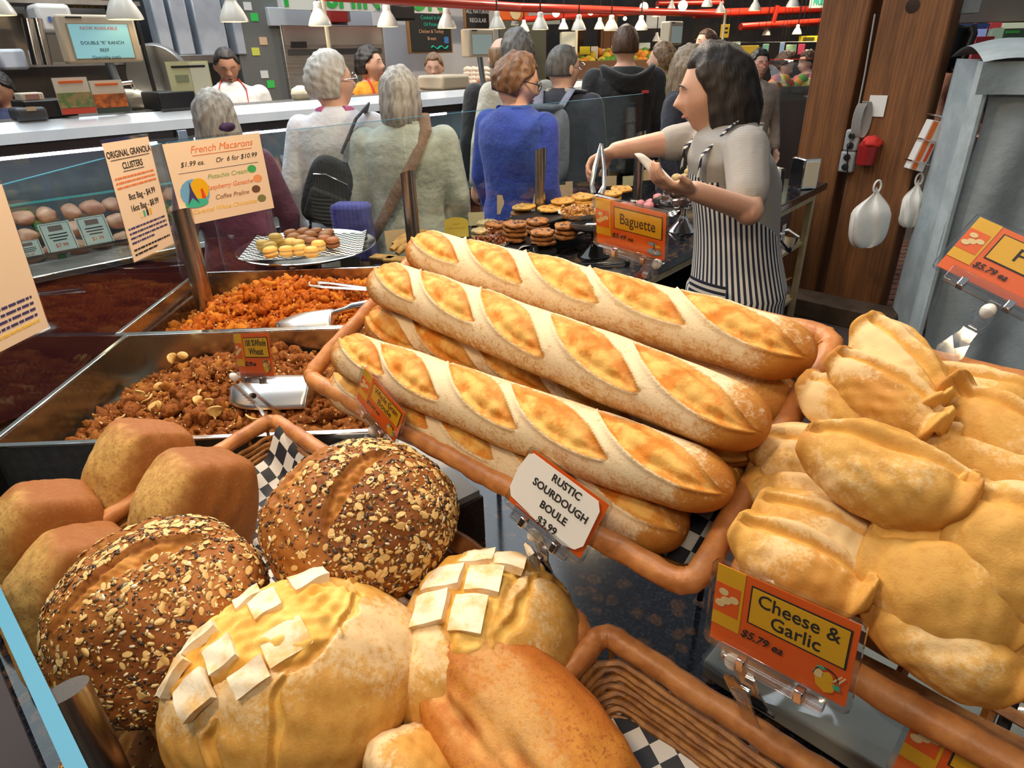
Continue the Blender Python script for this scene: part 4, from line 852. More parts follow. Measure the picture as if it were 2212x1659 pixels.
def cluster(lab, x, y, z, r, mm, n=16, tr=.004):
    c = atz(*z7(x, y), z); t = thing('snack_cup', lab, 'snack', Matrix.Translation(c), 'snack clusters in paper cups'); b = MB()
    b.grid(lambda u, v: (r * (.75 + .3 * u) * math.cos(6.2832 * v) * (1 + .05 * math.sin(60 * v)), r * (.75 + .3 * u) * math.sin(6.2832 * v) * (1 + .05 * math.sin(60 * v)), -.012 + .024 * u), 4, 40, cv=True); b.build('paper_cup', CUP, t)
    b = MB()
    for k in range(n):
        a, q = rnd.uniform(0, 6.28), r * .8 * math.sqrt(rnd.random()); cx_, cy_, cz_ = q * math.cos(a), q * math.sin(a), rnd.uniform(-.004, .02) + .012 * (1 - q / r); rr = rnd.uniform(.008, .014); ph = rnd.uniform(0, 6)
        mt = Euler((rnd.uniform(-1, 1), rnd.uniform(-1, 1), ph)).to_matrix()
        b.tube([Vector((cx_, cy_, cz_)) + mt @ Vector((rr * math.cos(q2), rr * math.sin(2 * q2) * .7, .003 * math.sin(3 * q2))) for q2 in np.linspace(0, 5.6, 12)], tr, 5)
    b.build('pretzel_tangle', mm, t)['kind'] = 'stuff'
cluster('caramel pretzel cluster nearest the back baguette', 110, 568, GZ + .04, .055, PRZ, 34); cluster('caramel pretzel cluster in a ruffled cup, overlapping the checkered paper', 235, 560, GZ + .05, .05, PRZ, 30); cluster('caramel pretzel cluster behind, below the cookies', 205, 495, GZ + .05, .045, PRZ, 24)
NUT = mat('nut_brittle', (.56, .28, .05), .35, 0, (.26, .09, .02), 80, coat=.3); cluster('golden nut brittle heap on the black cake stand', 790, 355, GZ + .13, .085, NUT, 80, .006)
LAQ = mat('black_lacquer', (.01, .01, .011), .1)
def pedestal(lab, x, y, top, r, m, rb=.055):
    c = atz(*z7(x, y), GZ); t = thing('cake_stand', lab, 'cake stand', Matrix.Translation((c.x, c.y, GZ)), 'cake stands'); b = MB()
    b.lathe([(rb, 0), (rb * 1.02, .004), (rb * .9, .012), (rb * .45, .04), (.012, .075), (.012, top - .02), (.04, top - .012)], 32); b.build('stand_foot', m, t)
    b = MB(); b.lathe([(.01, top - .012), (r * .9, top - .010), (r, top - .004), (r, top), (r * .9, top - .004), (.01, top - .006)], 40); b.build('stand_plate', m, t); return c
pedestal('black lacquered cake stand with a flared foot behind the sign', 892, 640, .125, .10, LAQ, .065); pedestal('black lacquered cake stand behind the back baguette', 485, 690, .05, .09, LAQ, .05)
sc_c = pedestal('mirror steel cake stand carrying the wrapped brownies', 1495, 470, .135, .145, CHROME, .065)
BRN = mat('brownie_chocolate', (.075, .030, .022), .5, 0, (.15, .07, .05), 50)
for i in range(13):
    a = i * 2.4; q = .105 * math.sqrt((i + .3) / 13) if i < 9 else .05; z = GZ + .135 + .018 + (.034 if i >= 9 else 0); off = Vector((-.02, -.03, 0))
    t = thing('wrapped_brownie', 'brownie in shiny film, ' + ['centre of the lower layer', 'near the steel stand rim', 'behind the sign top', 'toward the server', 'far side of the plate', 'beside the yellow cookies', 'front edge of the plate', 'next to the paper edge', 'far left of the plate', 'top layer near the hand', 'top layer behind', 'top layer in front', 'highest in the heap'][i], 'brownie', Matrix.Translation((sc_c.x + off.x + q * math.cos(a), sc_c.y + off.y + q * math.sin(a), z)) @ rotz(i * 37) @ Matrix.Rotation(R(8), 4, 'X'), 'wrapped brownies on the steel stand')
    b = MB(); b.box((0, 0, 0), (.062, .05, .028)); b.build('brownie', BRN, t, bevel=.004)
    v, f = ico(3); p = v / (np.abs(v) ** 5).sum(1)[:, None] ** .2 * np.array([.037, .031, .019]) * (1 + .09 * sn(v, 6, i))[:, None]; npmesh('film_wrap', p, f, FILM, t, smooth=False)
# cards
CARD = mat('card_beige', (.72, .50, .30), .8); CARDY = mat('card_yellow', (.78, .52, .07), .7); CARDC = mat('card_cream', (.74, .62, .38), .8)
for lab, px, py, w_, h_, z, m, yaw, lean_ in (('plain brown card standing beside the biscotti', 858, 540, .085, .082, GZ + .02, CARD, 10, -12), ('yellow card with an arched top, seen from its back', 987, 512, .105, .085, GZ + .02, CARDY, -8, -8), ('small cream card behind the yellow one', 1030, 487, .075, .06, GZ + .03, CARDC, -10, -8),
        ('printed cookie card at the end of the golden cookies', 1090, 464, .078, .09, GZ + .05, CARD, -35, -5), ('card leaning on the brown cookies', 1161, 458, .07, .09, GZ + .08, CARD, -45, -25), ('card with a dark notch behind the golden cookies', 1215, 425, .115, .075, GZ + .06, CARD, 0, -8),
        ('card behind the wrapped brownies', 1318, 402, .07, .055, GZ + .06, CARD, -10, -5), ('cream card between the glass and the brownies', 1362, 402, .095, .055, GZ + .06, CARDC, 0, -5), ('pinkish card by the end post', 1392, 390, .09, .06, GZ + .06, CARD, 5, -5)):
    c = atz(px, py, z); t = thing('name_card', lab, 'card', Matrix.Translation(c) @ rotz(yaw + 12) @ Matrix.Rotation(R(90 + lean_), 4, 'X'), 'name cards among the cookies')
    pts = rect(-w_ / 2, 0, w_ / 2, h_) if 'arched' not in lab else [(-w_ / 2, 0), (w_ / 2, 0), (w_ / 2, h_ * .78)] + circ(0, h_ * .78, w_ / 2, h_ * .22, 10, 0, 180)[1:-1] + [(-w_ / 2, h_ * .78)]
    flat(t, 'card_sheet', pts, 0, m, .001)
    if 'arched' in lab:
        for k, s_ in enumerate(('Pecan', 'Chocolate Bars')): o = text(s_, .013, mat('gold_ink', (.55, .30, .03), .7), t, (0, h_ * (.66 - .2 * k), .0012)); o.scale = (-1, 1, 1)
    elif 'notch' in lab: flat(t, 'dark_notch', rect(-w_ * .2, h_ * .8, w_ * .16, h_), .0012, INK)
    elif 'printed' in lab: flat(t, 'printed_cookie', circ(.008, .045, .022, .026), .0012, CARDC); flat(t, 'printed_leaf', circ(.0, .06, .008, .01), .0015, CARD)
    elif 'leaning' in lab: lines_of_print(t, -.022, .022, .055, .004, REDI, 1).location.z = .0008; lines_of_print(t, -.015, .02, .042, .004, REDI, 2).location.z = .0008
# biscotti and bars
BIS = mat('biscotti', (.66, .34, .07), .6, 0, (.48, .20, .035), 60, bump=.6, bs=120)
for i, (a, c, z) in enumerate((((850, 528), (935, 505), .06), ((846, 540), (925, 512), .05), ((858, 548), (905, 535), .035))):
    P, Q = atz(*a, GZ + z), atz(*c, GZ + z); v = Q - P; b = MB(); b.tube([P + v * k / 8 + Vector((0, 0, .022 * math.sin(k / 8 * 3.14))) for k in range(9)], [.012, .017, .019, .02, .02, .02, .019, .017, .012], 10, flat=.7); tag(b.build('biscotto', BIS), ['long golden biscotto lying at the back', 'long golden biscotto in the middle', 'short biscotto in front by the paper cup'][i], 'biscotto', 'biscotti by the brown card')
for i, (px, py) in enumerate(((828, 556), (858, 560))):
    c = atz(px, py, GZ + .035); t = thing('pastry_bar', ['crumbly pastry bar beside the macaron platter', 'crumbly pastry bar next to the biscotti'][i], 'pastry', Matrix.Translation(c) @ rotz(-20 + 8 * i)); b = MB(); b.box((0, 0, 0), (.10, .055, .012)); b.build('pastry_top', BIS, t, bevel=.004); b = MB(); b.box((0, 0, -.014), (.098, .053, .016)); b.build('pastry_filling', BRN, t, bevel=.003)
P = atz(850, 558, GZ + .012); b = MB(); b.box((0, 0, 0), (.075, .004, .06)); tag(b.build('blank_tag', mat('grey_card', (.30, .26, .20), .7), M=Matrix.Translation(atz(758, 572, GZ + .05)), smooth=False), 'blank grey card standing below the platter rim', 'card')
P = atz(1215, 575, GZ + .01); Q = atz(1355, 568, GZ + .01); tongs('black tongs lying on the granite behind the back baguette', frame(Q, P - Q, Vector((.2, 1, 0))), (P - Q).length, mat('black_gloss', (.012, .012, .013), .15), .022)
CRP = mat('cream_puff', (.74, .52, .22), .5, 0, (.12, .05, .03), 26, .56, .60)
for i, (px, py, dz) in enumerate(((1478, 385, .03), (1490, 372, .05), (1503, 388, .03), (1495, 362, .07), (1470, 398, .02), (1462, 385, .02))):
    c = atz(px, py, GZ + .06 + dz); v, f = ico(3); tag(npmesh('cream_puff', v * np.array([.032, .032, .026]) * (1 + .05 * sn(v, 5, i))[:, None], f, CRP, None, Matrix.Translation(c)), 'cream puff with chocolate drizzle, ' + ['left of centre', 'in the second layer', 'next to the apron', 'on top of the heap', 'lowest by the paper slip', 'at the back'][i], 'cream puff', 'cream puffs in front of the server')
pnk = mat('reflection_pink', (.70, .28, .30), .6, 0, (.6, .2, .22), 40)  # meringues added as solid stand-ins for a pink reflection in the glass
for i in range(16):
    c = S(-1.86 + .14 * rnd.random(), 2.45 + .55 * i / 16, GZ + .045 + .02 * (i % 2)); v, f = ico(2); tag(npmesh('meringue', v * np.array([.026, .026, .020]) * (1 + .08 * sn(v, 5, i))[:, None], f, pnk, None, Matrix.Translation(c)), 'pink meringue added in place of a reflection in the glass', 'meringue', 'pink meringues added for a reflection')
c = S(-1.79, 2.72, GZ + .014); b = MB(); b.box((0, 0, 0), (.24, .62, .026)); tag(b.build('meringue_tray', BLACK, M=Matrix.Translation(c) @ Matrix.Rotation(TH, 4, 'Z'), bevel=.004), 'black tray added to carry the pink meringues', 'tray')

# ------------------------------------------------------------ frame and shelves below the second counter
BEIGE = mat('beige_enamel', (.52, .44, .27), .45, 0, (.42, .34, .20), 15); CARTON = mat('brown_carton', (.40, .23, .10), .8, 0, (.32, .17, .07), 10)
def sl(t_, ds=0): return -1.27 - .063 * (t_ - 1.85) + ds
t = thing('shelf_frame', 'cream painted metal frame with shelves under the second counter', 'shelf', None)
for tt in (1.95, 4.12):
    for ds in (-.03, -.66):
        p = S(sl(tt, ds), tt); b = MB(); b.box((p.x, p.y, .42), (.035, .035, .84), Matrix.Rotation(TH, 3, 'Z').to_4x4()); b.build('frame_leg', BEIGE, t, bevel=.003)
ang = math.atan2((S(sl(4.1), 4.1) - S(sl(1.9), 1.9)).y, (S(sl(4.1), 4.1) - S(sl(1.9), 1.9)).x)
mid = S(sl(3.05, -.36), 3.05)
for z, nm in ((.815, 'top_rail'), (.53, 'shelf_board'), (.16, 'shelf_board')):
    b = MB(); b.box((0, 0, 0), (2.2, .66 if 'board' in nm else .035, .022 if 'board' in nm else .045)); b.build(nm, BEIGE, t, Matrix.Translation(((mid if 'board' in nm else S(sl(3.05, -.03), 3.05)) + Vector((0, 0, z)))) @ Matrix.Rotation(ang, 4, 'Z'), bevel=.003)
b = MB(); b.box((0, 0, 0), (2.25, .01, .80)); b.build('back_panel', mat('dark_panel', (.03, .028, .028), .7), t, Matrix.Translation(S(sl(3.05, -.68), 3.05, .42)) @ Matrix.Rotation(ang, 4, 'Z'), smooth=False)
def crate(nm, lab, tt, ds, z, d, m, yaw=0, cat='box', flaps=False):
    p = S(sl(tt, ds), tt, z + d[2] / 2); t = thing(nm, lab, cat, Matrix.Translation(p) @ Matrix.Rotation(ang + R(yaw), 4, 'Z'))
    w_ = .006; X, Y, Z = d
    if flaps:
        for c_, dd in (((0, 0, -Z / 2 + .003), (X, Y, .006)), ((0, -Y / 2, 0), (X, w_, Z)), ((0, Y / 2, 0), (X, w_, Z)), ((-X / 2, 0, 0), (w_, Y, Z)), ((X / 2, 0, 0), (w_, Y, Z))): b = MB(); b.box(c_, dd); b.build('carton_side', m, t, smooth=False)
        b = MB(); b.box((0, -Y / 2 - .03, Z / 2 + .01), (X, .07, .004), Matrix.Rotation(R(-25), 3, 'X').to_4x4()); b.build('carton_flap', m, t, smooth=False)
        v, f = ico(3); npmesh('bag_lining', v * np.array([X * .46, Y * .44, .06]) * (1 + .12 * sn(v, 6, 3))[:, None] + [0, 0, Z / 2 - .03], f, mat('lining_paper', (.66, .62, .50), .7), t)
    else:
        b = MB(); b.box((0, 0, 0), d); b.build('box_body', m, t, bevel=.004)
    return t
crate('drawer_unit', 'black cash drawer under the end of the second counter', 3.55, -.22, .66, (.40, .40, .14), BLACK, 0, 'drawer')
t = crate('carton', 'white carton reading DE LUXE on the shelf', 3.66, -.12, .542, (.10, .20, .20), mat('white_carton', (.66, .58, .46), .7)); t.rotation_euler[2] = ang
for o, (w_, h_) in ((t, (.10, .20)),):
    r_ = bpy.data.objects.new('printed_panel', None); b = MB(); b.box((0, -.1012, 0), (.062, .001, .19)); b.build('printed_border', REDI, t, smooth=False); b = MB(); b.box((0, -.1018, 0), (.056, .001, .184)); b.build('printed_panel', PAPER, t, smooth=False)
    x = text('DE LUXE', .036, INK, t, (0, -.1026, 0), bold=.0006); x.rotation_euler = (R(90), R(-90), 0)
crate('plastic_crate', 'black crate stacked on the shelf behind the sign', 2.35, -.22, .545, (.36, .34, .10), BLACK, 0, 'crate'); crate('plastic_crate', 'black crate with a paper label on the lower shelf', 2.75, -.22, .545, (.34, .34, .13), BLACK, 2, 'crate'); crate('plastic_crate', 'black crate on the bottom shelf beside the server', 2.5, -.2, .175, (.5, .4, .25), BLACK, 0, 'crate')
crate('open_carton', 'open brown carton under the counter behind the apron', 3.28, -.14, .175, (.26, .28, .17), CARTON, 8, 'box', True); crate('open_carton', 'open brown carton with white lining at the end of the shelf', 3.62, -.16, .175, (.26, .28, .22), CARTON, -3, 'box', True)
crate('wire_rack', 'dark rack of cups on the middle shelf beside the carton', 3.42, -.18, .542, (.16, .24, .17), mat('dark_brown_board', (.10, .05, .02), .7), 0, 'rack')

# till things at the far end of the counter
t_ = 3.80; M = Matrix.Translation(S(-1.72, 3.55, GZ)) @ rotz(14)
t = thing('till_screen', 'slim till screen with a green and grey order grid', 'screen', M)
b = MB(); b.box((0, 0, .22), (.37, .03, .30)); b.build('screen_case', mat('taupe_plastic', (.20, .17, .14), .4), t, bevel=.006); b = MB(); b.box((0, -.0165, .225), (.335, .002, .26)); b.build('screen_face', mat('lit_screen', (.42, .50, .44), .3, emit=.35), t, smooth=False)
for k in range(6): b = MB(); b.box((-.145 + .033 * k, -.0185, .20), (.028, .001, .14)); b.build('order_column', mat('screen_column', (.62, .70, .66), .3, emit=.35), t, smooth=False)
for x, y, w_ in ((-.13, .305, .03), (-.03, .305, .03), (-.08, .285, .09)): b = MB(); b.box((x, -.0185, y), (w_, .001, .016)); b.build('order_button', mat('screen_green', (.05, .65, .12), .3, emit=.5), t, smooth=False)
b = MB(); b.box((.10, -.0185, .16), (.10, .001, .09)); b.build('key_pad', mat('screen_grey', (.25, .25, .24), .3), t, smooth=False)
b = MB(); b.tube([(0, .02, .1), (0, .06, .02), (0, .06, 0)], .02, 8); b.box((0, .05, .006), (.2, .14, .012)); b.build('screen_stand', BLACK, t)
p = S(-1.58, 3.72, GZ); t = thing('receipt_printer', 'black receipt printer with paper curling out', 'printer', Matrix.Translation(p) @ rotz(10)); b = MB(); b.box((0, 0, .07), (.15, .18, .14)); b.build('printer_body', BLACK, t, bevel=.012)
b = MB(); b.grid(lambda u, v: ((v - .5) * .08, -.08 - .015 * math.sin(u * 3.1), .145 - .13 * u + .02 * math.sin(u * 5)), 12, 2); b.build('receipt_paper', PAPER, t, solid=.001)
b = MB(); b.lathe([(.03, -.03), (.03, .03)], 20, c=(0, .03, .15), M=Matrix.Rotation(R(90), 4, 'Y')); b.build('paper_roll', PAPER, t)
p = S(-1.50, 3.62, GZ); t = thing('tape_dispenser', 'black tape dispenser with a white roll', 'tape dispenser', Matrix.Translation(p) @ rotz(25)); b = MB(); b.prism([(-.07, 0), (.07, 0), (.08, .05), (.05, .02), (.01, .03), (-.02, .055), (-.06, .05)], -.02, .02, Matrix.Rotation(R(90), 4, 'X')); b.build('dispenser_body', BLACK, t, bevel=.004); b = MB(); b.lathe([(.012, -.01), (.026, -.01), (.026, .01), (.012, .01)], 20, c=(-.015, 0, .055), M=Matrix.Rotation(R(90), 4, 'X')); b.build('tape_roll', WHITE, t)
p = S(-1.46, 3.98, GZ); t = thing('napkin_dispenser', 'steel napkin dispenser standing by the timber post', 'napkin dispenser', Matrix.Translation(p) @ rotz(14)); b = MB(); b.box((0, 0, .085), (.11, .12, .17)); b.build('dispenser_case', CHROME, t, bevel=.008); b = MB(); b.box((0, -.061, .085), (.085, .004, .14)); b.build('napkin_front', mat('napkin', (.66, .58, .44), .8), t, bevel=.002)
p = S(-1.56, 3.45, GZ); t = thing('pastry_pack', 'clear pack of pastry behind the striped shirt', 'pastry', Matrix.Translation(p)); v, f = ico(3); npmesh('pastry_slice', v * np.array([.06, .04, .02]) + [0, 0, .05], f, BIS, t); npmesh('film_wrap', v * np.array([.08, .06, .055]) * (1 + .1 * sn(v, 6, 2))[:, None] + [0, 0, .052], f, FILM, t, smooth=False)
# ------------------------------------------------------------ the hall
FLOORM = mat('floor_brick', (.15, .055, .032), .6, 0, (.09, .04, .028), 5); GROUT = mat('floor_grout', (.07, .05, .045), .8)
b = MB(); b.box((1, 5, -.05), (30, 26, .1)); fl = b.build('floor', GROUT, smooth=False); fl['kind'] = 'structure'
_bm = MB(); _bm.box((0, 0, .004), (.21, .10, .012)); me = None
for i in range(9):
    for j in range(24):
        x, y = 2.25 + .222 * i + .11 * (j % 2), 3.25 + .112 * j
        if me is None: o = _bm.build('brick', FLOORM, fl, bevel=.003); me = o.data
        else: o = bpy.data.objects.new('brick', me); col.objects.link(o); o.parent = fl
        o.location = (x, y, rnd.uniform(-.002, .001))
b = MB(); b.box((0, 0, 0), (1.7, .9, .004)); o = b.build('floor_mat', mat('grey_concrete', (.20, .21, .22), .8, 0, (.16, .17, .18), 8), M=Matrix.Translation(S(-.7, -.55, .003)) @ Matrix.Rotation(TH, 4, 'Z'), smooth=False); tag(o, 'grey rubber floor mat in front of the bread counter', 'mat')
WALLM = mat('dark_hall_wall', (.055, .045, .04), .8, 0, (.085, .07, .055), 1.2)
for nm, c, d in (('wall_back', (1, 17.9, 3), (30, .2, 6)), ('wall_left', (-9.9, 5, 3), (.2, 26, 6)), ('wall_right', (15.9, 5, 3), (.2, 26, 6)), ('wall_front', (1, -7.9, 3), (30, .2, 6))):
    b = MB(); b.box(c, d); b.build(nm, WALLM, smooth=False)['kind'] = 'structure'
# boxes laid out on planes parallel to the meat counter (s constant); a picture rectangle gives their real place
def plane_box(s_, px0, py0, px1, py1, dep=.1, zmin=None, zmax=None):
    p, q = S(s_, 0), D1; a = atpl(px0, py1, p, q); c = atpl(px1, py0, p, q)
    t0, t1, z0, z1 = a.dot(D2), c.dot(D2), a.z, c.z
    if zmin is not None: z0 = zmin
    if zmax is not None: z1 = zmax
    return Matrix.Translation(S(s_, (t0 + t1) / 2, (z0 + z1) / 2)) @ Matrix.Rotation(TH + R(90), 4, 'Z'), abs(t1 - t0), z1 - z0
# in the local frame of plane_box: x runs along t, y points to -s (away), z up
def slab(nm, lab, cat, s_, rc, m, dep=.1, zmin=None, zmax=None, group=None, bevel=.006):
    M, w_, h_ = plane_box(s_, *rc, zmin=zmin, zmax=zmax); t = thing(nm, lab, cat, M, group); b = MB(); b.box((0, dep / 2, 0), (w_, dep, h_)); b.build('body', m, t, bevel=bevel); return t, w_, h_
def face(t, nm, x, z, w_, h_, m, y=-.003, d=.006): b = MB(); b.box((x, y, z), (w_, d, h_)); return b.build(nm, m, t, smooth=False)
def ftext(t, s_, size, m, x, z, y=-.008, **k): o = text(s_, size, m, t, (x, y, z), **k); o.rotation_euler = (R(90), 0, 0); return o

# meat counter -----------------------------------------------------
SM = -3.8; T0, T1 = -.6, 7.6
def along(t0, t1, s_, z): return Matrix.Translation(S(s_, (t0 + t1) / 2, z)) @ Matrix.Rotation(TH + R(90), 4, 'Z')
t = thing('meat_counter', 'long refrigerated glass counter with a steel top, full of meat', 'display counter', along(T0, T1, SM, 0)); Lc = T1 - T0
CAPM = mat('skylit_steel_cap', (.80, .84, .88), .25, .35, (.70, .75, .80), 3)  # skylight and lamps mirrored on the steel are put into this pale colour
b = MB(); b.add([(-Lc / 2, 0, 1.30), (Lc / 2, 0, 1.30), (Lc / 2, .02, 1.345), (-Lc / 2, .02, 1.345), (Lc / 2, .13, 1.385), (-Lc / 2, .13, 1.385), (Lc / 2, .13, 1.30), (-Lc / 2, .13, 1.30)], [(0, 1, 2, 3), (3, 2, 4, 5), (5, 4, 6, 7), (0, 7, 6, 1)]); b.build('steel_cap', CAPM, t)
b = MB(); b.box((0, .30, 1.35), (Lc, .34, .06)); b.build('counter_top', mat('dark_counter_top', (.20, .19, .18), .3, .6), t, smooth=False)
b = MB(); b.box((0, .08, 1.275), (Lc, .12, .05)); b.build('cap_shadow_strip', mat('cap_shadow', (.03, .025, .028), .4), t, smooth=False)  # dark strip standing in for the shade under the cap
for k in range(4):
    b = MB(); b.tube([(-Lc / 2 + .1 + k * Lc / 4, .10, 1.235), (-Lc / 2 - .1 + (k + 1) * Lc / 4, .10, 1.235)], .008, 8); b.build('light_tube', mat('tube_light', (.92, .78, .95), .5, emit=12), t)
for k in range(4):
    b = MB(); b.box((-Lc / 2 + Lc / 8 + k * Lc / 4, -.02, 1.015), (Lc / 4 - .03, .006, .50)); b.build('front_glass', GLASS, t, smooth=False)
for k in range(5):
    b = MB(); b.box((-Lc / 2 + k * Lc / 4, .0, 1.02), (.05, .03, .55)); b.build('glass_upright', mat('blue_grey_steel', (.30, .36, .44), .3, .8), t, bevel=.004)
b = MB(); b.box((0, .20, .735), (Lc, .45, .05)); b.build('display_deck', mat('deck_steel', (.42, .46, .48), .4, .5), t, smooth=False)
b = MB(); b.box((0, .43, 1.02), (Lc, .02, .55)); b.build('case_back', mat('case_back', (.10, .13, .14), .5), t, smooth=False)
b = MB(); b.box((0, -.03, .80), (Lc, .012, .012)); b.build('ledge_rail', CHROME, t, smooth=False)
b = MB(); b.box((0, -.04, .70), (Lc, .05, .035)); b.build('bumper_rail', CHROME, t, bevel=.006)
b = MB(); b.box((0, .2, .36), (Lc, .44, .64)); b.build('front_panel', mat('maroon_panel', (.12, .02, .025), .35), t, smooth=False)
b = MB(); b.box((0, .22, .02), (Lc, .40, .04)); b.build('kick_plate', BLACK, t, smooth=False)
b = MB(); b.box((0, .22, 1.03), (Lc, .30, .008)); b.build('glass_shelf', GLASS, t, smooth=False); b = MB(); b.box((0, .068, 1.03), (Lc, .004, .010)); b.build('shelf_edge', mat('teal_edge_glow', (.10, .45, .46), .2, emit=.3), t, smooth=False)  # shelf edge is given its own glow to look bright
for k in range(4): l_ = area('case_light', S(SM - .12, T0 + Lc / 8 + k * Lc / 4, 1.225), Lc / 4 - .2, 5, (.95, .9, 1.0), shape='RECTANGLE', sy=.04); l_.rotation_euler = (0, 0, TH + R(90))
for tt in np.arange(T0 + .1, T1, .62):
    b = MB(); b.tube([(tt - (T0 + T1) / 2, -.0, .77), (tt - (T0 + T1) / 2 - .02, .36, .95)], .022, 6); b.build('green_divider', mat('parsley_strip', (.02, .12, .04), .6, 0, (.05, .25, .08), 60, bump=1, bs=90, bd=.01), t)
CHK = mat('raw_chicken', (.70, .42, .28), .35, 0, (.60, .28, .20), 12, sss=.15); MEA = mat('raw_meat', (.52, .10, .09), .35, 0, (.62, .28, .24), 18); SAU = mat('sausage', (.45, .14, .10), .35); SAL = mat('salmon', (.72, .22, .10), .35)
def place_meat(tt, row, m, nm, lab, grp, r, seed):
    c = S(SM - .06 - .105 * row, tt, .79 + .07 * row); v, f = ico(3); g = np.random.default_rng(seed); p = v * np.array(r) * (1 + .12 * sn(v, 3, seed) + .05 * sn(v, 7, seed + 1))[:, None]
    tag(npmesh(nm, p, f, m, None, Matrix.Translation(c) @ rotz(float(g.uniform(0, 180)))), lab, 'meat', grp)
sd = 100
for i in range(13):
    for r_ in range(3):
        if i * .115 + .18 < 1.6: sd += 1; place_meat(.10 + i * .105 + .03 * r_, r_, CHK, 'raw_chicken', 'pale raw chicken piece in the counter behind the granola notice', 'raw chicken pieces', (.06, .045, .04), sd)
for i in range(20):
    for r_ in range(2): sd += 1; place_meat(1.55 + i * .145, r_, (MEA, SAU, SAL)[i // 3 % 3], 'raw_meat', 'red meat cut in the glass counter behind the shoppers', 'red meat cuts', (.065, .05, .03), sd)
for i in range(10): sd += 1; place_meat(4.5 + i * .22, i % 2, MEA, 'raw_meat', 'red meat cut far along the glass counter', 'far meat cuts', (.07, .06, .035), sd)
TAGW = mat('price_tag_white', (.66, .76, .74), .6)
def ptag(i, px, py, w_, h_, m, lab, s_=SM - .02, lines=3):
    c = atpl(px, py, S(s_, 0), D1); t = thing('price_tag', lab, 'price tag', Matrix.Translation(c) @ Matrix.Rotation(TH + R(90), 4, 'Z') @ Matrix.Rotation(R(-22), 4, 'X'), 'price tags in the meat counter')
    b = MB(); b.box((0, 0, 0), (w_, .002, h_)); b.build('tag_card', m, t, smooth=False)
    face(t, 'tag_border', 0, 0, w_ * .9, h_ * .92, INK, -.0012, .0008); face(t, 'tag_face', 0, 0, w_ * .86, h_ * .89, m, -.0016, .0008); face(t, 'tag_picture', 0, h_ * .3, w_ * .45, h_ * .18, mat('tag_picture', (.22, .16, .14), .7), -.0022, .0006)
    for q in (.10, .0, -.10): face(t, 'print_line', 0, h_ * q, w_ * (.6 - .15 * (q < 0)), h_ * .035, INK, -.0024, .0006)
    ftext(t, ['$1.99', '$7.99'][i % 2], h_ * .17, REDI, 0, -h_ * .28, -.003)
for i, (px, py, w_, h_, m, lab) in enumerate(((62, 540, .11, .085, TAGW, 'low white price tag left of the two big ones'), (127, 512, .135, .145, TAGW, 'big white price tag below the raw chicken'), (205, 498, .135, .145, TAGW, 'big white price tag nearest the granola notice'), (592, 365, .10, .13, mat('tag_salmon', (.78, .34, .28), .7), 'pink tag beside the macaron notice'), (625, 352, .085, .10, mat('tag_lilac', (.66, .60, .76), .7), 'lilac tag behind the black bag'), (592, 392, .09, .09, PAPER, 'white tag with red price under the pink one'),
        (598, 422, .12, .13, TAGW, 'white tag low beside the macaron notice'), (635, 418, .12, .13, TAGW, 'white tag left of the pale trousers'), (963, 305, .085, .09, mat('tag_lilac', (.66, .60, .76), .7), 'lilac tag right of the beige jacket'), (990, 315, .08, .09, PAPER, 'white tag beside the lilac one'), (985, 335, .11, .12, TAGW, 'pale tag low right of the beige jacket'), (1015, 340, .11, .12, TAGW, 'pale tag touching the blue fleece'))): ptag(i, px, py, w_, h_, m, lab)

# things standing on the meat counter -------------------------------
BGE = mat('beige_casing', (.62, .52, .38), .5); SCRB = mat('blue_screen', (.26, .55, .62), .3, emit=.5)
def monitor(lab, s_, rc, lines, scr, pole=True, cols=None):
    M, w_, h_ = plane_box(s_, *rc); t = thing('display_monitor', lab, 'monitor', M @ Matrix.Rotation(R(-4), 4, 'Z')); b = MB(); b.box((0, .05, 0), (w_, .10, h_)); b.build('monitor_case', BGE, t, bevel=.012)
    face(t, 'screen_bezel', .0, -.01, w_ * .80, h_ * .74, mat('dark_beige', (.36, .30, .22), .5), -.002); face(t, 'screen', 0, -.01, w_ * .76, h_ * .70, scr, -.004)
    for k, (s2, m2) in enumerate(lines): ftext(t, s2, h_ * .10, m2, 0, h_ * (.22 - .15 * k), -.009)
    face(t, 'maker_plate', -w_ * .28, h_ * .44, w_ * .2, h_ * .03, INK, -.002)
    if pole: b = MB(); b.tube([(.02, .06, -h_ * .45), (.05, .06, 1.385 - M.translation.z)], .022, 10); b.build('monitor_pole', mat('blue_grey_steel', (.30, .36, .44), .3, .8), t)
monitor('beige monitor with a blue screen announcing beef cuts', SM - .25, (150, 33, 285, 138), (('NOW AVAILABLE', REDI), ('', INK), ('DOUBLE "R" RANCH', INK), ('BEEF', INK), ('(Specialty cuts)', INK)), SCRB)
monitor('beige monitor with grey text next to the chalkboard', SM - .3, (1016, 62, 1066, 124), (), mat('grey_screen', (.36, .44, .42), .3, emit=.3))
monitor('slim far monitor beside the yellow placard', -3.3, (1446, 46, 1476, 98), (), mat('grey_screen', (.36, .44, .42), .3, emit=.3))
def leaflet(lab, rc, top, mid, low, s_=SM - .12):
    t, w_, h_ = slab('leaflet_stand', lab, 'leaflets', s_, rc, mat(top[0], top[1], .6), .012, bevel=0); face(t, 'leaflet_picture', 0, -h_ * .12, w_, h_ * .42, mat(mid[0], mid[1], .6, 0, mid[2], 30)); face(t, 'leaflet_foot', 0, -h_ * .42, w_, h_ * .16, mat(low[0], low[1], .6)); face(t, 'leaflet_title', 0, h_ * .38, w_ * .7, h_ * .06, ORANGE)
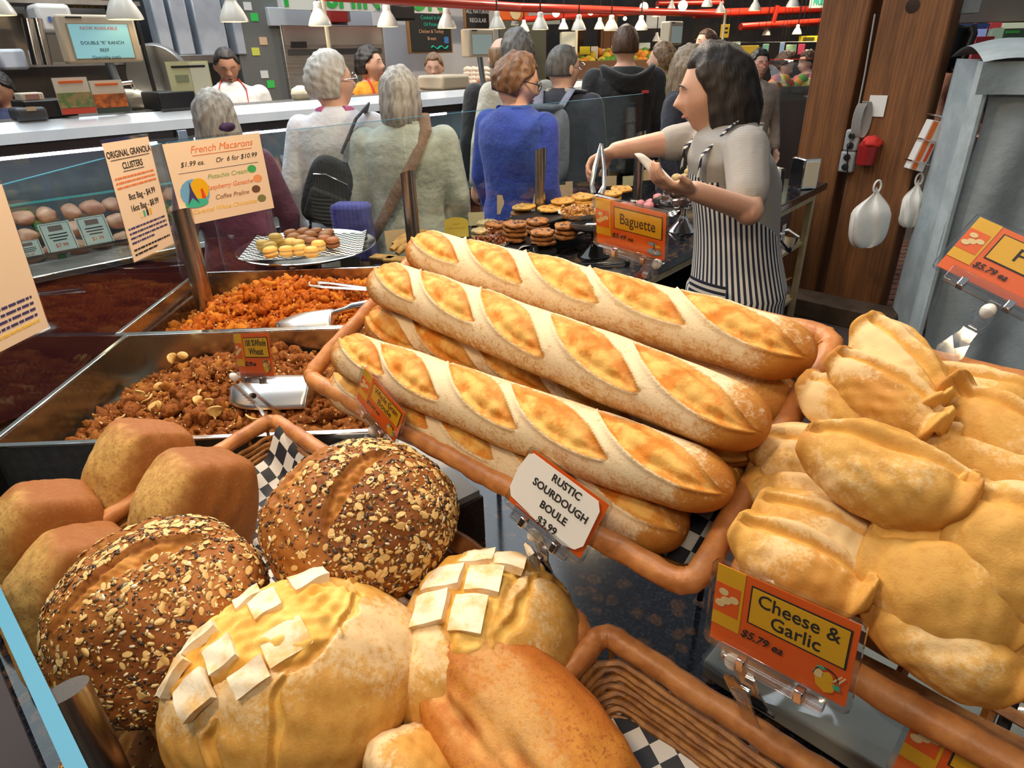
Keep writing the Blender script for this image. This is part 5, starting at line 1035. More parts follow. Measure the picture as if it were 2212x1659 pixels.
leaflet('leaflet holder with a green and red picture by the scale', (136, 166, 186, 248), ('leaflet_cream', (.72, .64, .50)), ('leaflet_green', (.10, .20, .06), (.4, .25, .1)), ('leaflet_red', (.6, .06, .03)))
leaflet('leaflet holder with an orange roast picture', (212, 172, 262, 246), ('leaflet_cream', (.72, .64, .50)), ('leaflet_roast', (.70, .16, .02), (.2, .06, .02)), ('leaflet_dark', (.04, .06, .04)))
t, w_, h_ = slab('menu_holder', 'pale green menu sheet in a holder on the meat counter', 'menu', SM - .14, (380, 131, 448, 230), mat('pale_green_sheet', (.62, .62, .36), .6), .01, bevel=0); face(t, 'menu_title', -.0, h_ * .38, w_ * .8, h_ * .05, INK); face(t, 'menu_picture', -w_ * .2, h_ * .12, w_ * .3, h_ * .16, mat('menu_photo', (.25, .28, .16), .6)); face(t, 'menu_column', w_ * .24, 0, w_ * .44, h_ * .9, mat('paler_green_sheet', (.70, .69, .52), .6), -.002)
t, w_, h_ = slab('counter_scale', 'black counter scale in front of the slicer', 'scale', SM - .12, (350, 196, 420, 240), BLACK, .25); face(t, 'scale_edge', 0, -h_ * .45, w_ * 1.05, h_ * .12, mat('dark_grey_plastic', (.06, .06, .065), .4))
t, w_, h_ = slab('counter_scale', 'long black scale behind the leaflets', 'scale', SM - .14, (62, 213, 160, 258), BLACK, .25); b = MB(); b.box((-w_ * .25, .1, h_ * .7), (w_ * .45, .12, h_ * .45)); b.build('tip_box', mat('cream_plastic', (.62, .54, .42), .5), t, bevel=.006); face(t, 'tip_label', -w_ * .25, h_ * .7, w_ * .25, h_ * .3, mat('dusty_pink', (.4, .2, .17), .6), .038)
t, w_, h_ = slab('card_terminal', 'grey wedge shaped card terminal at the left end', 'terminal', SM - .1, (40, 230, 100, 264), mat('dark_grey_plastic', (.06, .06, .065), .4), .15, bevel=.015); face(t, 'terminal_slip', 0, h_ * .4, w_ * .3, h_ * .3, mat('tan_slip', (.6, .42, .24), .7))
t, w_, h_ = slab('steel_slicer', 'rounded steel meat slicer on the counter', 'slicer', SM - .42, (255, 192, 318, 240), mat('cream_slicer', (.52, .47, .38), .35, .3), .25, bevel=.04); b = MB(); b.tube([(-w_ * .3, 0, h_ * .5), (-w_ * .3, 0, h_ * .8), (w_ * .1, 0, h_ * .85), (w_ * .15, 0, h_ * .5)], .01, 6); b.build('slicer_handle', CHROME, t)
M, w_, h_ = plane_box(SM - .62, 312, 92, 376, 238); t = thing('slicer_disc', 'large tilted steel slicer blade guard', 'slicer', M @ Matrix.Rotation(R(-35), 4, 'Z')); b = MB(); b.lathe([(.02, -.04), (h_ * .46, -.05), (h_ * .5, 0), (h_ * .46, .05), (.02, .04)], 36, M=Matrix.Rotation(R(90), 4, 'X')); b.build('blade_guard', STEEL, t); b = MB(); b.box((0, .05, -h_ * .4), (.2, .25, h_ * .2)); b.build('slicer_base', STEEL, t, bevel=.01)
b = MB(); b.tube([S(SM - .5, 1.55, 1.38), S(SM - .5, 1.53, 3.2)], .012, 8); tag(b.build('black_rod', BLACK), 'thin black rod rising from the meat counter past the slicer', 'rod')
t, w_, h_ = slab('till_cover', 'beige till with a sloping lid by the last butcher', 'till', SM - .25, (957, 160, 1015, 196), BGE, .3, bevel=.02)
t, w_, h_ = slab('white_scale', 'cream rounded scale head behind the white jacket', 'scale', SM - .3, (645, 184, 676, 222), mat('cream_slicer2', (.66, .60, .46), .4), .12, bevel=.05)
t, w_, h_ = slab('counter_label', 'dark name plate on the steel counter top', 'label', SM - .10, (792, 218, 830, 228), BLACK, .01, bevel=0); face(t, 'print_line', 0, 0, w_ * .8, h_ * .4, PAPER, -.002, .003)
BUN = mat('filled_bun', (.70, .45, .25), .5, 0, (.75, .68, .6), 25)
for i in range(14):
    c = atd(1010 + (i % 4) * 13, 152 + (i // 4) * 9, 5.9); v, f = ico(2); tag(npmesh('jar_bun', v * np.array([.045, .045, .035]), f, BUN, None, Matrix.Translation(c)), 'small round bun in the heap beside the beige monitor', 'bun', 'buns heaped on the counter end')
b = MB(); c = atd(1030, 188, 5.9); b.lathe([(.16, -.05), (.20, 0), (.19, 0), (.14, -.04)], 24, c=c); tag(b.build('bun_bowl', WICK), 'bowl holding the heap of small buns', 'bowl')

# butchers' back wall -----------------------------------------------
SW = -6.4
def wall_seg(lab, rc, m, zmin=0, zmax=3.2): 
    M, w_, h_ = plane_box(SW - .1, *rc, zmin=zmin, zmax=zmax); b = MB(); b.box((0, .05, 0), (w_, .1, h_)); o = b.build('wall_stall', m, M=M, smooth=False); o['kind'] = 'structure'; return o
wall_seg('', (-300, 0, 560, 300), mat('steel_wall', (.26, .235, .205), .4, .4, (.20, .18, .155), 1.5)); wall_seg('', (555, 0, 1075, 300), mat('tile_wall', (.66, .66, .68), .35, 0, (.60, .60, .62), 2))
GRS = mat('grey_steel', (.34, .33, .31), .35, .9, (.26, .25, .24), 6)
for i, z in enumerate((1.62, 2.02)):
    b = MB(); M, w_, h_ = plane_box(SW + .35, -150, 0, 300, 50); b.box((0, .2, 0), (w_, .4, .03)); tag(b.build('steel_shelf', GRS, M=Matrix.Translation((M.translation.x, M.translation.y, z)) @ Matrix.Rotation(TH + R(90), 4, 'Z'), smooth=False), ['lower steel wall shelf at the left, behind the counter', 'upper steel wall shelf at the left'][i], 'shelf')
slab('bread_slicer', 'white rounded machine with a small blue label on the shelf', 'machine', SW + .55, (92, 8, 150, 72), mat('cream_machine', (.72, .70, .66), .4), .3, bevel=.03)
slab('blue_badge', 'small blue label on the white machine', 'label', SW + .57, (107, 36, 132, 47), mat('label_blue', (.05, .12, .45), .5), .01, bevel=0)
slab('white_bin', 'white plastic pail on the lower shelf', 'pail', SW + .5, (8, 105, 52, 152), mat('blue_white_plastic', (.62, .65, .70), .45), .25, bevel=.02)
slab('wall_oven', 'dark oven front behind the far left butcher', 'oven', SW + .1, (-80, 30, 50, 150), mat('oven_steel', (.34, .29, .23), .3, .8), .4); slab('menu_board', 'dark board with yellow writing high on the left', 'board', SW + .2, (66, -40, 205, 14), mat('brown_board', (.09, .04, .02), .6, 0, (.35, .25, .03), 40), .03, bevel=0)
for i, (x0, x1) in enumerate(((58, 74), (78, 96))):
    p0 = atpl(x0, 40, S(SW + .6, 0), D1); p1 = atpl(x1 + 6, 140, S(SW + .6, 0), D1); b = MB(); b.tube([p0, p1], .035, 12); tag(b.build('steel_pipe', CHROME), ['shiny steel tube leaning at the left of the machine', 'shiny steel tube leaning next to the machine'][i], 'pipe', 'steel tubes')
DUCT = mat('galvanised_duct', (.60, .66, .74), .35, .4, (.46, .52, .60), 5)
for i, (xa, xb, w_) in enumerate(((318, 362, .10), (362, 402, .13), (418, 470, .24), (482, 522, .08))):
    p0 = atpl(xa, -30, S(SW + .4, 0), D1); p1 = atpl(xb, 118, S(SW + .4, 0), D1); t = thing('ventilation_duct', 'slanting galvanised duct, ' + ['thin one farthest left', 'second from the left', 'widest with ribs', 'last one by the grey column'][i], 'duct', frame((p0 + p1) / 2, D2, p1 - p0), 'slanting ducts'); L_ = (p1 - p0).length
    b = MB(); b.box((0, 0, 0), (w_, L_, .15)); b.build('duct_body', DUCT, t, bevel=.01)
    for k in range(-1, 2): b = MB(); b.box((k * w_ * .28, 0, .08), (w_ * .04, L_, .02)); b.build('duct_rib', DUCT, t, smooth=False)
slab('duct_gap_shade', 'dark sheet standing in for the shade between the slanting ducts', 'panel', SW + .12, (255, -30, 540, 118), mat('duct_shade', (.03, .03, .035), .6), .02, bevel=0); slab('steel_ledge', 'brushed steel ledge below the ducts', 'ledge', SW + .5, (285, 117, 470, 142), GRS, .3)  # dark sheet paints the shade in the gaps between the ducts
t, w_, h_ = slab('grey_column', 'grey steel column covered with small magnets and notes', 'column', SW + .45, (537, 20, 602, 225), mat('grey_column', (.20, .21, .20), .4, .3), .12, zmin=.0, zmax=2.8)
for i in range(11): face(t, 'stuck_note', -w_ * .15 + w_ * .1 * (i % 3), .62 - .13 * i + .05 * (i % 2), .07, .06, (PAPER, mat('note_yellow', (.7, .7, .1), .7), CARD, mat('note_green', (.05, .6, .1), .7))[(i * 7) % 4])
t, w_, h_ = slab('cork_board', 'cork board with pinned sheets of paper', 'board', SW + .3, (574, 56, 652, 222), mat('cork', (.38, .20, .08), .9, 0, (.30, .15, .05), 30), .04)
for i, (x, z, a, c) in enumerate(((-.2, .32, .30, .30), (.18, .28, .20, .45), (-.12, .0, .34, .34), (-.05, -.30, .2, .2), (.22, -.33, .22, .38))): face(t, 'pinned_sheet', x * w_, z * h_, a * w_, c * h_ * .7, PAPER, -.004 - .002 * i)
face(t, 'board_edge', w_ * .5, 0, w_ * .06, h_, mat('pine_edge', (.55, .36, .15), .6), -.006)
t, w_, h_ = slab('steel_fridge', 'wide stainless fridge behind the butchers', 'fridge', SW + .5, (632, 55, 826, 225), mat('fridge_steel', (.52, .50, .46), .28, .9, (.40, .38, .35), 4, stretch=(1, 1, 14)), .7, zmin=.0)
face(t, 'vent_slot', -.0, h_ * .5 - .22, w_ * .93, .05, mat('vent_dark', (.05, .045, .04), .6)); face(t, 'upper_panel', 0, h_ * .5 - .09, w_ * .95, .15, mat('fridge_bright', (.62, .60, .56), .22, .9)); face(t, 'maker_plate', -w_ * .36, h_ * .5 - .16, w_ * .14, .05, INK, -.008); face(t, 'door_gap', .0, -.3, .012, h_ - .7, INK, -.004)
for i, (rc, c, lab) in enumerate((((585, 18, 672, 56), (.55, .58, .62), 'white cartons on top of the fridge'), ((716, 12, 755, 48), (.45, .03, .02), 'red boxes on top of the fridge'), ((752, 20, 802, 56), (.62, .64, .72), 'blue and white boxes on top of the fridge'))): slab('stacked_box', lab, 'box', SW + .5, rc, mat('stack_%d' % i, c, .7), .4)
def chalk(lab, rc, lines, frame_m=None):
    t, w_, h_ = slab('chalk_board', lab, 'chalkboard', SW + .2, rc, mat('oak_frame', (.32, .15, .05), .5), .04); face(t, 'board_face', 0, 0, w_ * .92, h_ * .92, mat('chalk_black', (.012, .013, .013), .6), -.004)
    for (s2, m2, z, sz) in lines: ftext(t, s2, h_ * sz, m2, 0, h_ * z, -.010)
    return t, w_, h_
TEAL = mat('chalk_teal', (.02, .55, .36), .8); PCH = mat('chalk_peach', (.75, .42, .22), .8); CHW = mat('chalk_white', (.7, .7, .68), .8)
t, w_, h_ = chalk('chalkboard with teal and orange writing above the last butcher', (886, 27, 974, 116), (('Cooked In H', TEAL, .36, .13), ('Oil Potato', TEAL, .20, .12), ('Chicken & Turkey', PCH, .03, .12), ('Breast', PCH, -.14, .12)))
b = MB(); b.tube([(-.02 + .05 * k * w_, -.012, -h_ * .36 + .015 * math.sin(k * 1.7)) for k in range(9)], .008, 5); b.build('chalk_flourish', TEAL, t); face(t, 'chalk_star', w_ * .34, -h_ * .18, w_ * .10, h_ * .16, mat('chalk_blue', (.05, .2, .5), .8), -.008)
chalk('ALL NATURAL REGULAR chalk sign in a dark frame', (1006, 12, 1056, 62), (('ALL NATURAL', CHW, .22, .24), ('REGULAR', CHW, -.15, .26)))
t, w_, h_ = slab('stall_sign', 'white fascia sign with big green letters cut by the picture top', 'sign', SW + .75, (615, -34, 945, 20), mat('sign_white', (.72, .76, .70), .5), .03, bevel=0); ftext(t, 'P   ISHINGTON', .26, mat('sign_green2', (.02, .42, .06), .5), .02, -.02, -.008, bold=.008)
slab('black_speaker', 'small black speaker hanging above the chalkboard', 'speaker', SW + .9, (846, 10, 896, 44), BLACK, .12, bevel=.02)
t, w_, h_ = slab('pig_sign', 'orange and yellow sign with a cream animal face', 'sign', SW + .4, (1082, 8, 1142, 44), ORANGE, .03, bevel=.01); b = MB(); b.prism(circ(0, 0, .09, .08), 0, .01, Matrix.Rotation(R(90), 4, 'X')); b.build('cream_face', CREAM, t)

# ------------------------------------------------------------ the far hall
def far(nm, lab, cat, Y, rc, m, dep=.3, group=None, zmin=None):
    a, c = aty(rc[0], rc[3], Y), aty(rc[2], rc[1], Y); z0 = a.z if zmin is None else zmin
    t = thing(nm, lab, cat, Matrix.Translation(((a.x + c.x) / 2, Y, (z0 + c.z) / 2)), group); w_, h_ = c.x - a.x, c.z - z0
    if nm in ('hanging_sign', 'hanging_placard', 'pale_lampshade') and z0 + h_ < 3.0:
        for q in (-.4, .4): b = MB(); b.tube([(q * w_, .005, h_ / 2), (q * w_, .005, 3.02 - (z0 + c.z) / 2)], .003, 5); b.build('hanging_cord', BLACK, t)
    b = MB(); b.box((0, dep / 2, 0), (w_, dep, h_)); b.build('body', m, t, bevel=.004); return t, w_, h_
b = MB(); b.box((2.2, 9.5, 3.06), (9.0, 2.4, .1)); tag(b.build('stall_canopy', mat('canopy_dark', (.06, .05, .045), .8), smooth=False), 'dark canopy high over the far stalls', 'canopy')
def M_(n, c, **k): return mat(n, c, .7, **k)
far('timber_column', 'brown timber column behind the tall man', 'column', 10.5, (1296, 20, 1335, 120), M_('timber_far', (.24, .10, .035)), .4, zmin=0); far('timber_column', 'brown timber column between the far stalls', 'column', 10.8, (1236, 30, 1262, 115), M_('timber_far', (.24, .10, .035)), .4, zmin=0)
far('pale_wall_panel', 'pale olive wall panel behind the lamps', 'panel', 12, (1082, 30, 1180, 200), M_('olive_wall', (.34, .31, .20)), .1, zmin=0); far('shadow_panel', 'dark sheet standing in for the shade of the stalls beyond the lamps', 'panel', 13, (1180, -40, 1800, 140), M_('stall_shade', (.03, .028, .026), c2=(.07, .05, .04), vs=2), .1, zmin=0)  # second one is a flat sheet with the stalls' shade in its colour
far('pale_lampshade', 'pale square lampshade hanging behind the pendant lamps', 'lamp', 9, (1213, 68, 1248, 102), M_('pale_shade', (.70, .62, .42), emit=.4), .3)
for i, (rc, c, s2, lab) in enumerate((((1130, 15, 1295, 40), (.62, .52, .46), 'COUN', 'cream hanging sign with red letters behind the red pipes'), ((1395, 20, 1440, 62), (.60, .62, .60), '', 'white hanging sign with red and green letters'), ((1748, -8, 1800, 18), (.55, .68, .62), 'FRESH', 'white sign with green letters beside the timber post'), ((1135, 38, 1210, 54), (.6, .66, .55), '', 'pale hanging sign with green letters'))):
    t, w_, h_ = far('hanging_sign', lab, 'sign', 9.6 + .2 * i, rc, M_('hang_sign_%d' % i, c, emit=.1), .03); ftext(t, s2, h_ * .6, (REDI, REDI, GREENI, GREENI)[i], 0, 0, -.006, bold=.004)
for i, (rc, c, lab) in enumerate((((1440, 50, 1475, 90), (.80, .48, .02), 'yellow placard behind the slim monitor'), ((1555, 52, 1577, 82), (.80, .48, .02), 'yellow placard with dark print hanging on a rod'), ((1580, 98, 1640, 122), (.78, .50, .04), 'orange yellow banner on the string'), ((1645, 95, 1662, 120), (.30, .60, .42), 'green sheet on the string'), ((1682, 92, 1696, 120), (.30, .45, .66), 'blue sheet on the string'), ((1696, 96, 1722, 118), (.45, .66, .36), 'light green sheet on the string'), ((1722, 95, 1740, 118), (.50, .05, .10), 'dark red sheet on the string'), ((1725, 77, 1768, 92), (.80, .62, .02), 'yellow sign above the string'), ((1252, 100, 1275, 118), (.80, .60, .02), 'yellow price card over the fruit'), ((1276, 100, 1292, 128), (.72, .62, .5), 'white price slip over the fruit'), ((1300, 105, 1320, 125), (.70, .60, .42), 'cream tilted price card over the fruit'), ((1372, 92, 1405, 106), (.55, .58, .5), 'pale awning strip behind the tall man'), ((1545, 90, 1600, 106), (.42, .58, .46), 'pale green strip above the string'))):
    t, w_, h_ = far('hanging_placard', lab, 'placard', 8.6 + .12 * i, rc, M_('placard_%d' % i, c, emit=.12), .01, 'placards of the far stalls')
    if i in (1, 7):
        for q in (.2, -.1): face(t, 'print_line', 0, h_ * q, w_ * .6, h_ * .12, INK, -.003)
FRU = [M_('fruit_yellow', (.72, .50, .03)), M_('fruit_orange', (.75, .25, .02)), M_('fruit_green', (.12, .30, .03)), M_('fruit_red', (.50, .05, .03))]
t, w_, h_ = far('fruit_stall', 'far stall table heaped with fruit beyond the shoppers', 'stall', 9.2, (1240, 128, 1420, 260), M_('stall_wood', (.22, .10, .04)), 1.0, zmin=.0)
g = np.random.default_rng(5)
for i in range(46):
    px = g.uniform(1245, 1415); py = g.uniform(112, 138); c = aty(px, py, 9.3 + (138 - py) * .02); r_ = .06; v, f = ico(2)
    tag(npmesh('fruit', v * r_, f, FRU[int(g.integers(3))], None, Matrix.Translation(c)), 'fruit in the heap on the far stall behind the tall man', 'fruit', 'fruit on the far stall')
t, w_, h_ = far('salad_case', 'curved glass salad case in front of the three women', 'display case', 6.3, (1665, 185, 1768, 330), M_('case_dark', (.10, .07, .06)), .5, zmin=.0)
for i in range(30):
    c = aty(g.uniform(1672, 1760), g.uniform(172, 200), 6.35); v, f = ico(2); tag(npmesh('fruit', v * .05, f, FRU[int(g.integers(4))], None, Matrix.Translation(c)), 'cut fruit in the salad case near the timber post', 'fruit', 'fruit in the salad case')
a = aty(1662, 205, 6.1); c = aty(1768, 205, 6.1); b = MB(); b.grid(lambda u, v: (a.x + (c.x - a.x) * v, 6.05 + .35 * u * u, 1.20 + .32 * math.sin(u * 1.5)), 10, 2); tag(b.build('curved_glass', GLASS, solid=.006), 'curved glass hood over the cut fruit', 'glass hood')
# red pipes
RED = mat('red_pipe', (.60, .035, .015), .35)
for i, (p0, p1, r_) in enumerate(((aty(700, -12, 4.6), aty(1120, 16, 6.4), .035), (aty(1120, 16, 6.4), aty(1560, 30, 9.0), .035), (aty(1130, 42, 8.2), aty(1420, 24, 9.4), .03), (aty(1500, 30, 9.5), aty(1790, 20, 10.5), .05), (aty(1600, 58, 9.0), aty(1790, 46, 9.6), .04), (aty(1668, 55, 9.2), aty(1680, 12, 9.2), .03), (aty(1420, 8, 8.8), aty(1560, 6, 9.4), .03))):
    b = MB(); b.tube([p0, p1], r_, 10); tag(b.build('red_pipe', RED), 'red pipe overhead, ' + ['long one running above the chalkboard', 'its continuation above the tall man', 'thin one behind the bell lamps', 'thick one at the far end', 'low one left of the timber post', 'short upright piece', 'short one near the white bulbs'][i], 'pipe', 'red overhead pipes')
for i, (px, y0, y1, Y) in enumerate(((700, -10, 120, 4.8), (1572, 20, 110, 8.5), (1250, 40, 110, 7.4))):
    q = aty(px - 4, y0, Y); b = MB(); b.tube([q, (q.x, q.y, 0)], .014, 8); tag(b.build('cream_pole', mat('cream_pole', (.62, .55, .38), .4)), ['cream pole standing behind the white jacket', 'thin cream pole at the far stalls', 'thin pole left of the tall man'][i], 'pole', 'thin poles')
a, c = aty(1560, 92, 8.4), aty(1770, 90, 8.4); b = MB(); b.tube([(a.x, a.y, 0), a, c, (c.x, c.y, 0)], .01, 6); tag(b.build('banner_rail', mat('pale_rail', (.6, .58, .5), .5)), 'pale rail from which the far sheets hang', 'rail')

# pendant lamps
SHADE = mat('lamp_enamel', (.78, .74, .64), .25, coat=.4); BULB = mat('lamp_bulb', (1, .80, .5), .4, emit=14)
def pendant(lab, px, py, hpx, Y, rpx):
    """px,py: middle of the lamp mouth in the picture, rpx: half width"""
    c = aty(px, py, Y); k = (aty(px + rpx, py, Y) - c).length; t = thing('pendant_lamp', lab, 'lamp', Matrix.Translation(c), 'white bell pendant lamps')
    b = MB(); prof = [(1.0, 0), (.98, .12), (.90, .35), (.74, .70), (.55, 1.02), (.42, 1.22), (.36, 1.35), (.34, 1.75), (.30, 1.8), (.12, 1.86)]
    b.lathe([(k * r_, k * z) for r_, z in prof] + [], 28); o = b.build('lamp_shade', SHADE, t, solid=0); me = o.data
    bmx = bmesh.new(); bmx.from_mesh(me); bmesh.ops.delete(bmx, geom=[f for f in bmx.faces if len(f.verts) > 4 and f.calc_center_median().z < k * .01], context='FACES_ONLY'); bmx.to_mesh(me); bmx.free(); mo = o.modifiers.new('s', 'SOLIDIFY'); mo.thickness = .004
    b = MB(); b.blob((0, 0, k * .42), k * .40, nu=12, nv=8); b.build('lamp_glow', BULB, t); b = MB(); b.tube([(0, 0, k * 1.8), (0, 0, k * 1.8 + .6)], .006, 6); b.build('lamp_cord', BLACK, t); return t
lamps = ((-2, 33, 3.4, 34, 'cut off at the top left corner'), (271, 42, 3.7, 37, 'over the beige monitor'), (506, 47, 4.1, 30, 'left of the grey column'), (692, 56, 4.6, 25, 'in front of the steel fridge'), (838, 58, 5.2, 23, 'left of the chalkboard'), (966, 61, 5.7, 21, 'over the corner of the chalkboard'), (1074, 62, 6.0, 18, 'over the grey haired shopper'), (1167, 64, 6.3, 18, 'third past the chalkboard'), (1250, 65, 6.6, 16, 'left of the tall man'), (1320, 66, 6.9, 16, 'just left of the tall head'), (1384, 65, 7.2, 15, 'right above the tall man'),
    (1132, 68, 8.0, 12, 'small one behind the third'), (1217, 63, 8.0, 11, 'small one behind the fourth'), (1295, 63, 8.2, 12, 'small one beside the tall head'), (1418, 36, 8.4, 10, 'small one under the red pipe'), (1450, 20, 8.6, 9, 'tiny one right of the white bulb'), (1527, 14, 7.8, 12, 'at the top near the yellow placard'), (1556, 27, 8.4, 11, 'next to the yellow placard'), (1630, 23, 7.6, 13, 'pair at the top, left one'), (1712, 15, 7.4, 14, 'at the top right of the server'), (1655, 76, 9.2, 9, 'low one above the string of sheets'), (1721, 74, 9.2, 10, 'low one above the yellow sign'), (1418, 89, 9.4, 9, 'low one behind the tall man'), (1112, 54, 9.0, 9, 'tiny one beneath the animal sign'))
for px, py, Y, rr, lab in lamps: pendant('white bell pendant lamp, ' + lab, px, py, 0, Y, rr)
for i, (px, py, Y, r_) in enumerate(((1201, 28, 7.5, 8), (1276, 25, 7.8, 7), (1391, 15, 7.8, 9), (1475, 12, 7.8, 10), (1350, 40, 9, 4))):
    c = aty(px, py, Y); k = (aty(px + r_, py, Y) - c).length; t = thing('bare_bulb', 'bare glowing bulb, ' + ['under the red pipe', 'under the red pipe, second', 'near the slim monitor', 'brightest above the yellow jacket', 'tiny beside the tall head', 'low behind the lamps'][i], 'bulb', Matrix.Translation(c), 'bare glowing bulbs'); b = MB(); b.blob((0, 0, 0), k, nu=14, nv=9); b.build('bulb_glass', BULB, t); b = MB(); b.tube([(0, 0, k * .9), (0, 0, k * 1.8)], k * .4, 8); b.build('bulb_socket', BLACK, t)

# ------------------------------------------------------------ timber posts at the right and what hangs on them
def timberm():
    m, nt, b = _nt('old_timber'); vec = _coord(nt, 'Object', (9, 9, .9)); n = _noise(nt, 2.2, 6, .65, vec=vec); w_ = nt.nodes.new('ShaderNodeTexWave'); w_.inputs['Scale'].default_value = 1.6; w_.inputs['Distortion'].default_value = 7; w_.inputs['Detail'].default_value = 4; nt.links.new(vec, w_.inputs['Vector'])
    c = _mix(nt, _ramp(nt, n.outputs[0], .3, .75), (.27, .105, .030), (.115, .040, .012)); c = _mix(nt, _math(nt, 'MULTIPLY', w_.outputs['Fac'], .30), c, (.12, .045, .015)); nt.links.new(c, b.inputs['Base Color']); b.inputs['Roughness'].default_value = .6; _bump(nt, b, w_.outputs['Fac'], .3, .006); return m
TIMB = timberm(); YW = Matrix.Rotation(TH, 4, 'Z')
def timber(lab, x, y, w_, d_):
    t = thing('timber_post', lab, 'post', Matrix.Translation((x, y, 0)) @ YW, 'heavy timber posts'); b = MB(); b.box((0, 0, 1.7), (w_, d_, 3.4)); b.build('post_beam', TIMB, t, bevel=.012)
    return t
c1 = aty(1800, 250, 4.40); c2 = aty(1944, 220, 4.12)
tl = timber('rear timber post behind the napkin dispenser', c1.x, 4.40, .27, .27); tr_ = timber('front timber post with hanging white bags', c2.x, 4.12, .36, .20)
for t_, x, z in ((tl, .02, 1.92), (tr_, -.02, 1.80)): b = MB(); b.lathe([(.002, -.012), (.032, -.01), (.036, 0), (.002, .002)], 20, c=(x, -.138 if t_ is tl else -.102, z), M=Matrix.Rotation(R(90), 4, 'X')); b.build('bolt_head', mat('dark_bolt', (.04, .025, .02), .5, .6), t_)
b = MB(); b.box((0, 0, .06), (.85, .22, .13)); tag(b.build('timber_sill', mat('worn_sill', (.11, .07, .045), .7, 0, (.06, .035, .02), 6), M=Matrix.Translation(Vector((c2.x, 4.12, 0)) - D2 * .2 - D1 * .1) @ YW, bevel=.012), 'low worn timber sill at the foot of the posts', 'beam')
def onpost(px, py, off=.0): return atpl(px, py, Vector((c2.x, 4.12, 0)) - D2 * (.105 + off), D2)
def stick(nm, lab, cat, px, py, w_, h_, d_, m, bevel=.004, yaw=-44, off=0):
    t = thing(nm, lab, cat, Matrix.Translation(onpost(px, py, off)) @ rotz(yaw)); b = MB(); b.box((0, 0, 0), (w_, d_, h_)); b.build('body', m, t, bevel=bevel); return t
stick('note_card', 'blank white card pinned to the front timber post', 'card', 1894, 229, .095, .115, .003, PAPER, 0)
for i, (px, py) in enumerate(((1842, 303), (1831, 349))):
    t = stick('socket_box', ['upper grey socket box with a plug', 'lower grey socket box with a plug'][i], 'socket', px, py, .085, .125, .05, mat('grey_box', (.34, .36, .37), .45), .012, -44, .02)
    for dz in (.028, -.028): b = MB(); b.lathe([(.002, 0), (.020, .0), (.018, .012), (.002, .014)], 16, c=(0, -.026, dz), M=Matrix.Rotation(R(90), 4, 'X')); b.build('socket_outlet', BLACK, t)
b = MB(); P0 = onpost(1842, 296, .05); P1 = onpost(1818, 420, .05); b.tube([P0, P0 + Vector((-.03, -.02, -.05)), P1 + Vector((.01, 0, .12)), P1], .004, 6); tag(b.build('black_cable', BLACK), 'thin black cable running down from the socket boxes', 'cable')
t = thing('red_brush_cup', 'red cup holding red cloth on the front timber post', 'cup', Matrix.Translation(onpost(1874, 326, .05))); b = MB(); b.lathe([(.002, -.075), (.05, -.075), (.056, .03), (.05, .03), (.045, -.06), (.002, -.06)], 20); b.build('cup_body', mat('dark_red_plastic', (.28, .01, .012), .4), t); v, f = ico(3); npmesh('red_cloth', v * np.array([.055, .05, .04]) * (1 + .15 * sn(v, 8, 2))[:, None] + [.012, 0, .045], f, mat('red_cloth', (.60, .03, .02), .8), t)
def cable_loop():
    b = MB(); c = onpost(1862, 250, .03)
    for k in range(7): b.tube([c + Vector((.03 * math.sin(a) + .006 * k - .02, -.004 * k, .10 * math.cos(a) - .02)) for a in np.linspace(.2, 5.8, 16)], .004, 5)
    tag(b.build('cable_bundle', mat('grey_cable', (.34, .33, .32), .5)), 'bundle of grey cables hanging between the timber posts', 'cable')
cable_loop()
BAGM = mat('white_bag_plastic', (.86, .85, .82), .35, 0, (.76, .75, .72), 8, sss=.1)
def bag(lab, px, py, w_, h_, Y, seed):
    c = aty(px, py, Y); v, f = ico(4); g = sn(v, 4, seed); z = v[:, 2]; k = np.where(z > .1, 1 - .86 * sstep(.1, .95, z), 1.0) * (1 - .12 * sstep(-.5, -1, z))
    ex = (np.abs(v) ** 4).sum(1) ** (-.25); p = np.stack([v[:, 0] * ex * w_ * k, v[:, 1] * .055 * k, z * np.where(z < 0, ex, 1) * h_], 1); fold = .010 * np.sin(6 * np.arctan2(v[:, 1], v[:, 0]) + 3 * z) * k + .008 * g; p[:, 0] += fold; p[:, 1] += fold
    t = thing('hanging_bag', lab, 'bag', Matrix.Translation(c), 'white bags on the timber post'); npmesh('bag_body', p, f, BAGM, t); b = MB(); b.tube([(.02 * math.cos(a), 0, h_ + .0 + .035 * math.sin(a)) for a in np.linspace(-1, 4.2, 12)], .006, 6); b.build('bag_handle', BAGM, t)
bag('big white plastic bag hanging on a hook of the front timber post', 1880, 470, .105, .175, 3.78, 3); bag('smaller white bag hanging farther back beside the grey cover', 1972, 440, .055, .14, 3.9, 7)
t = thing('wrap_dispenser', 'white and orange wrap box in a wire holder beside the post', 'box', Matrix.Translation(aty(1997, 315, 3.9)) @ Matrix.Rotation(R(14), 4, 'Y')); b = MB(); b.box((0, 0, 0), (.085, .06, .27)); b.build('box_body', mat('wrap_white', (.72, .70, .66), .6), t, bevel=.003); face(t, 'orange_stripe', -.018, 0, .028, .262, mat('wrap_orange', (.75, .16, .02), .6), -.031, .003); face(t, 'print_line', .022, -.03, .018, .10, REDI, -.031, .003)
for z in (-.09, .03, .16): b = MB(); b.tube([(-.055, -.04, z), (.055, -.04, z), (.07, .03, z), (-.055, .03, z)], .004, 6, True); b.build('wire_holder', CHROME, t)
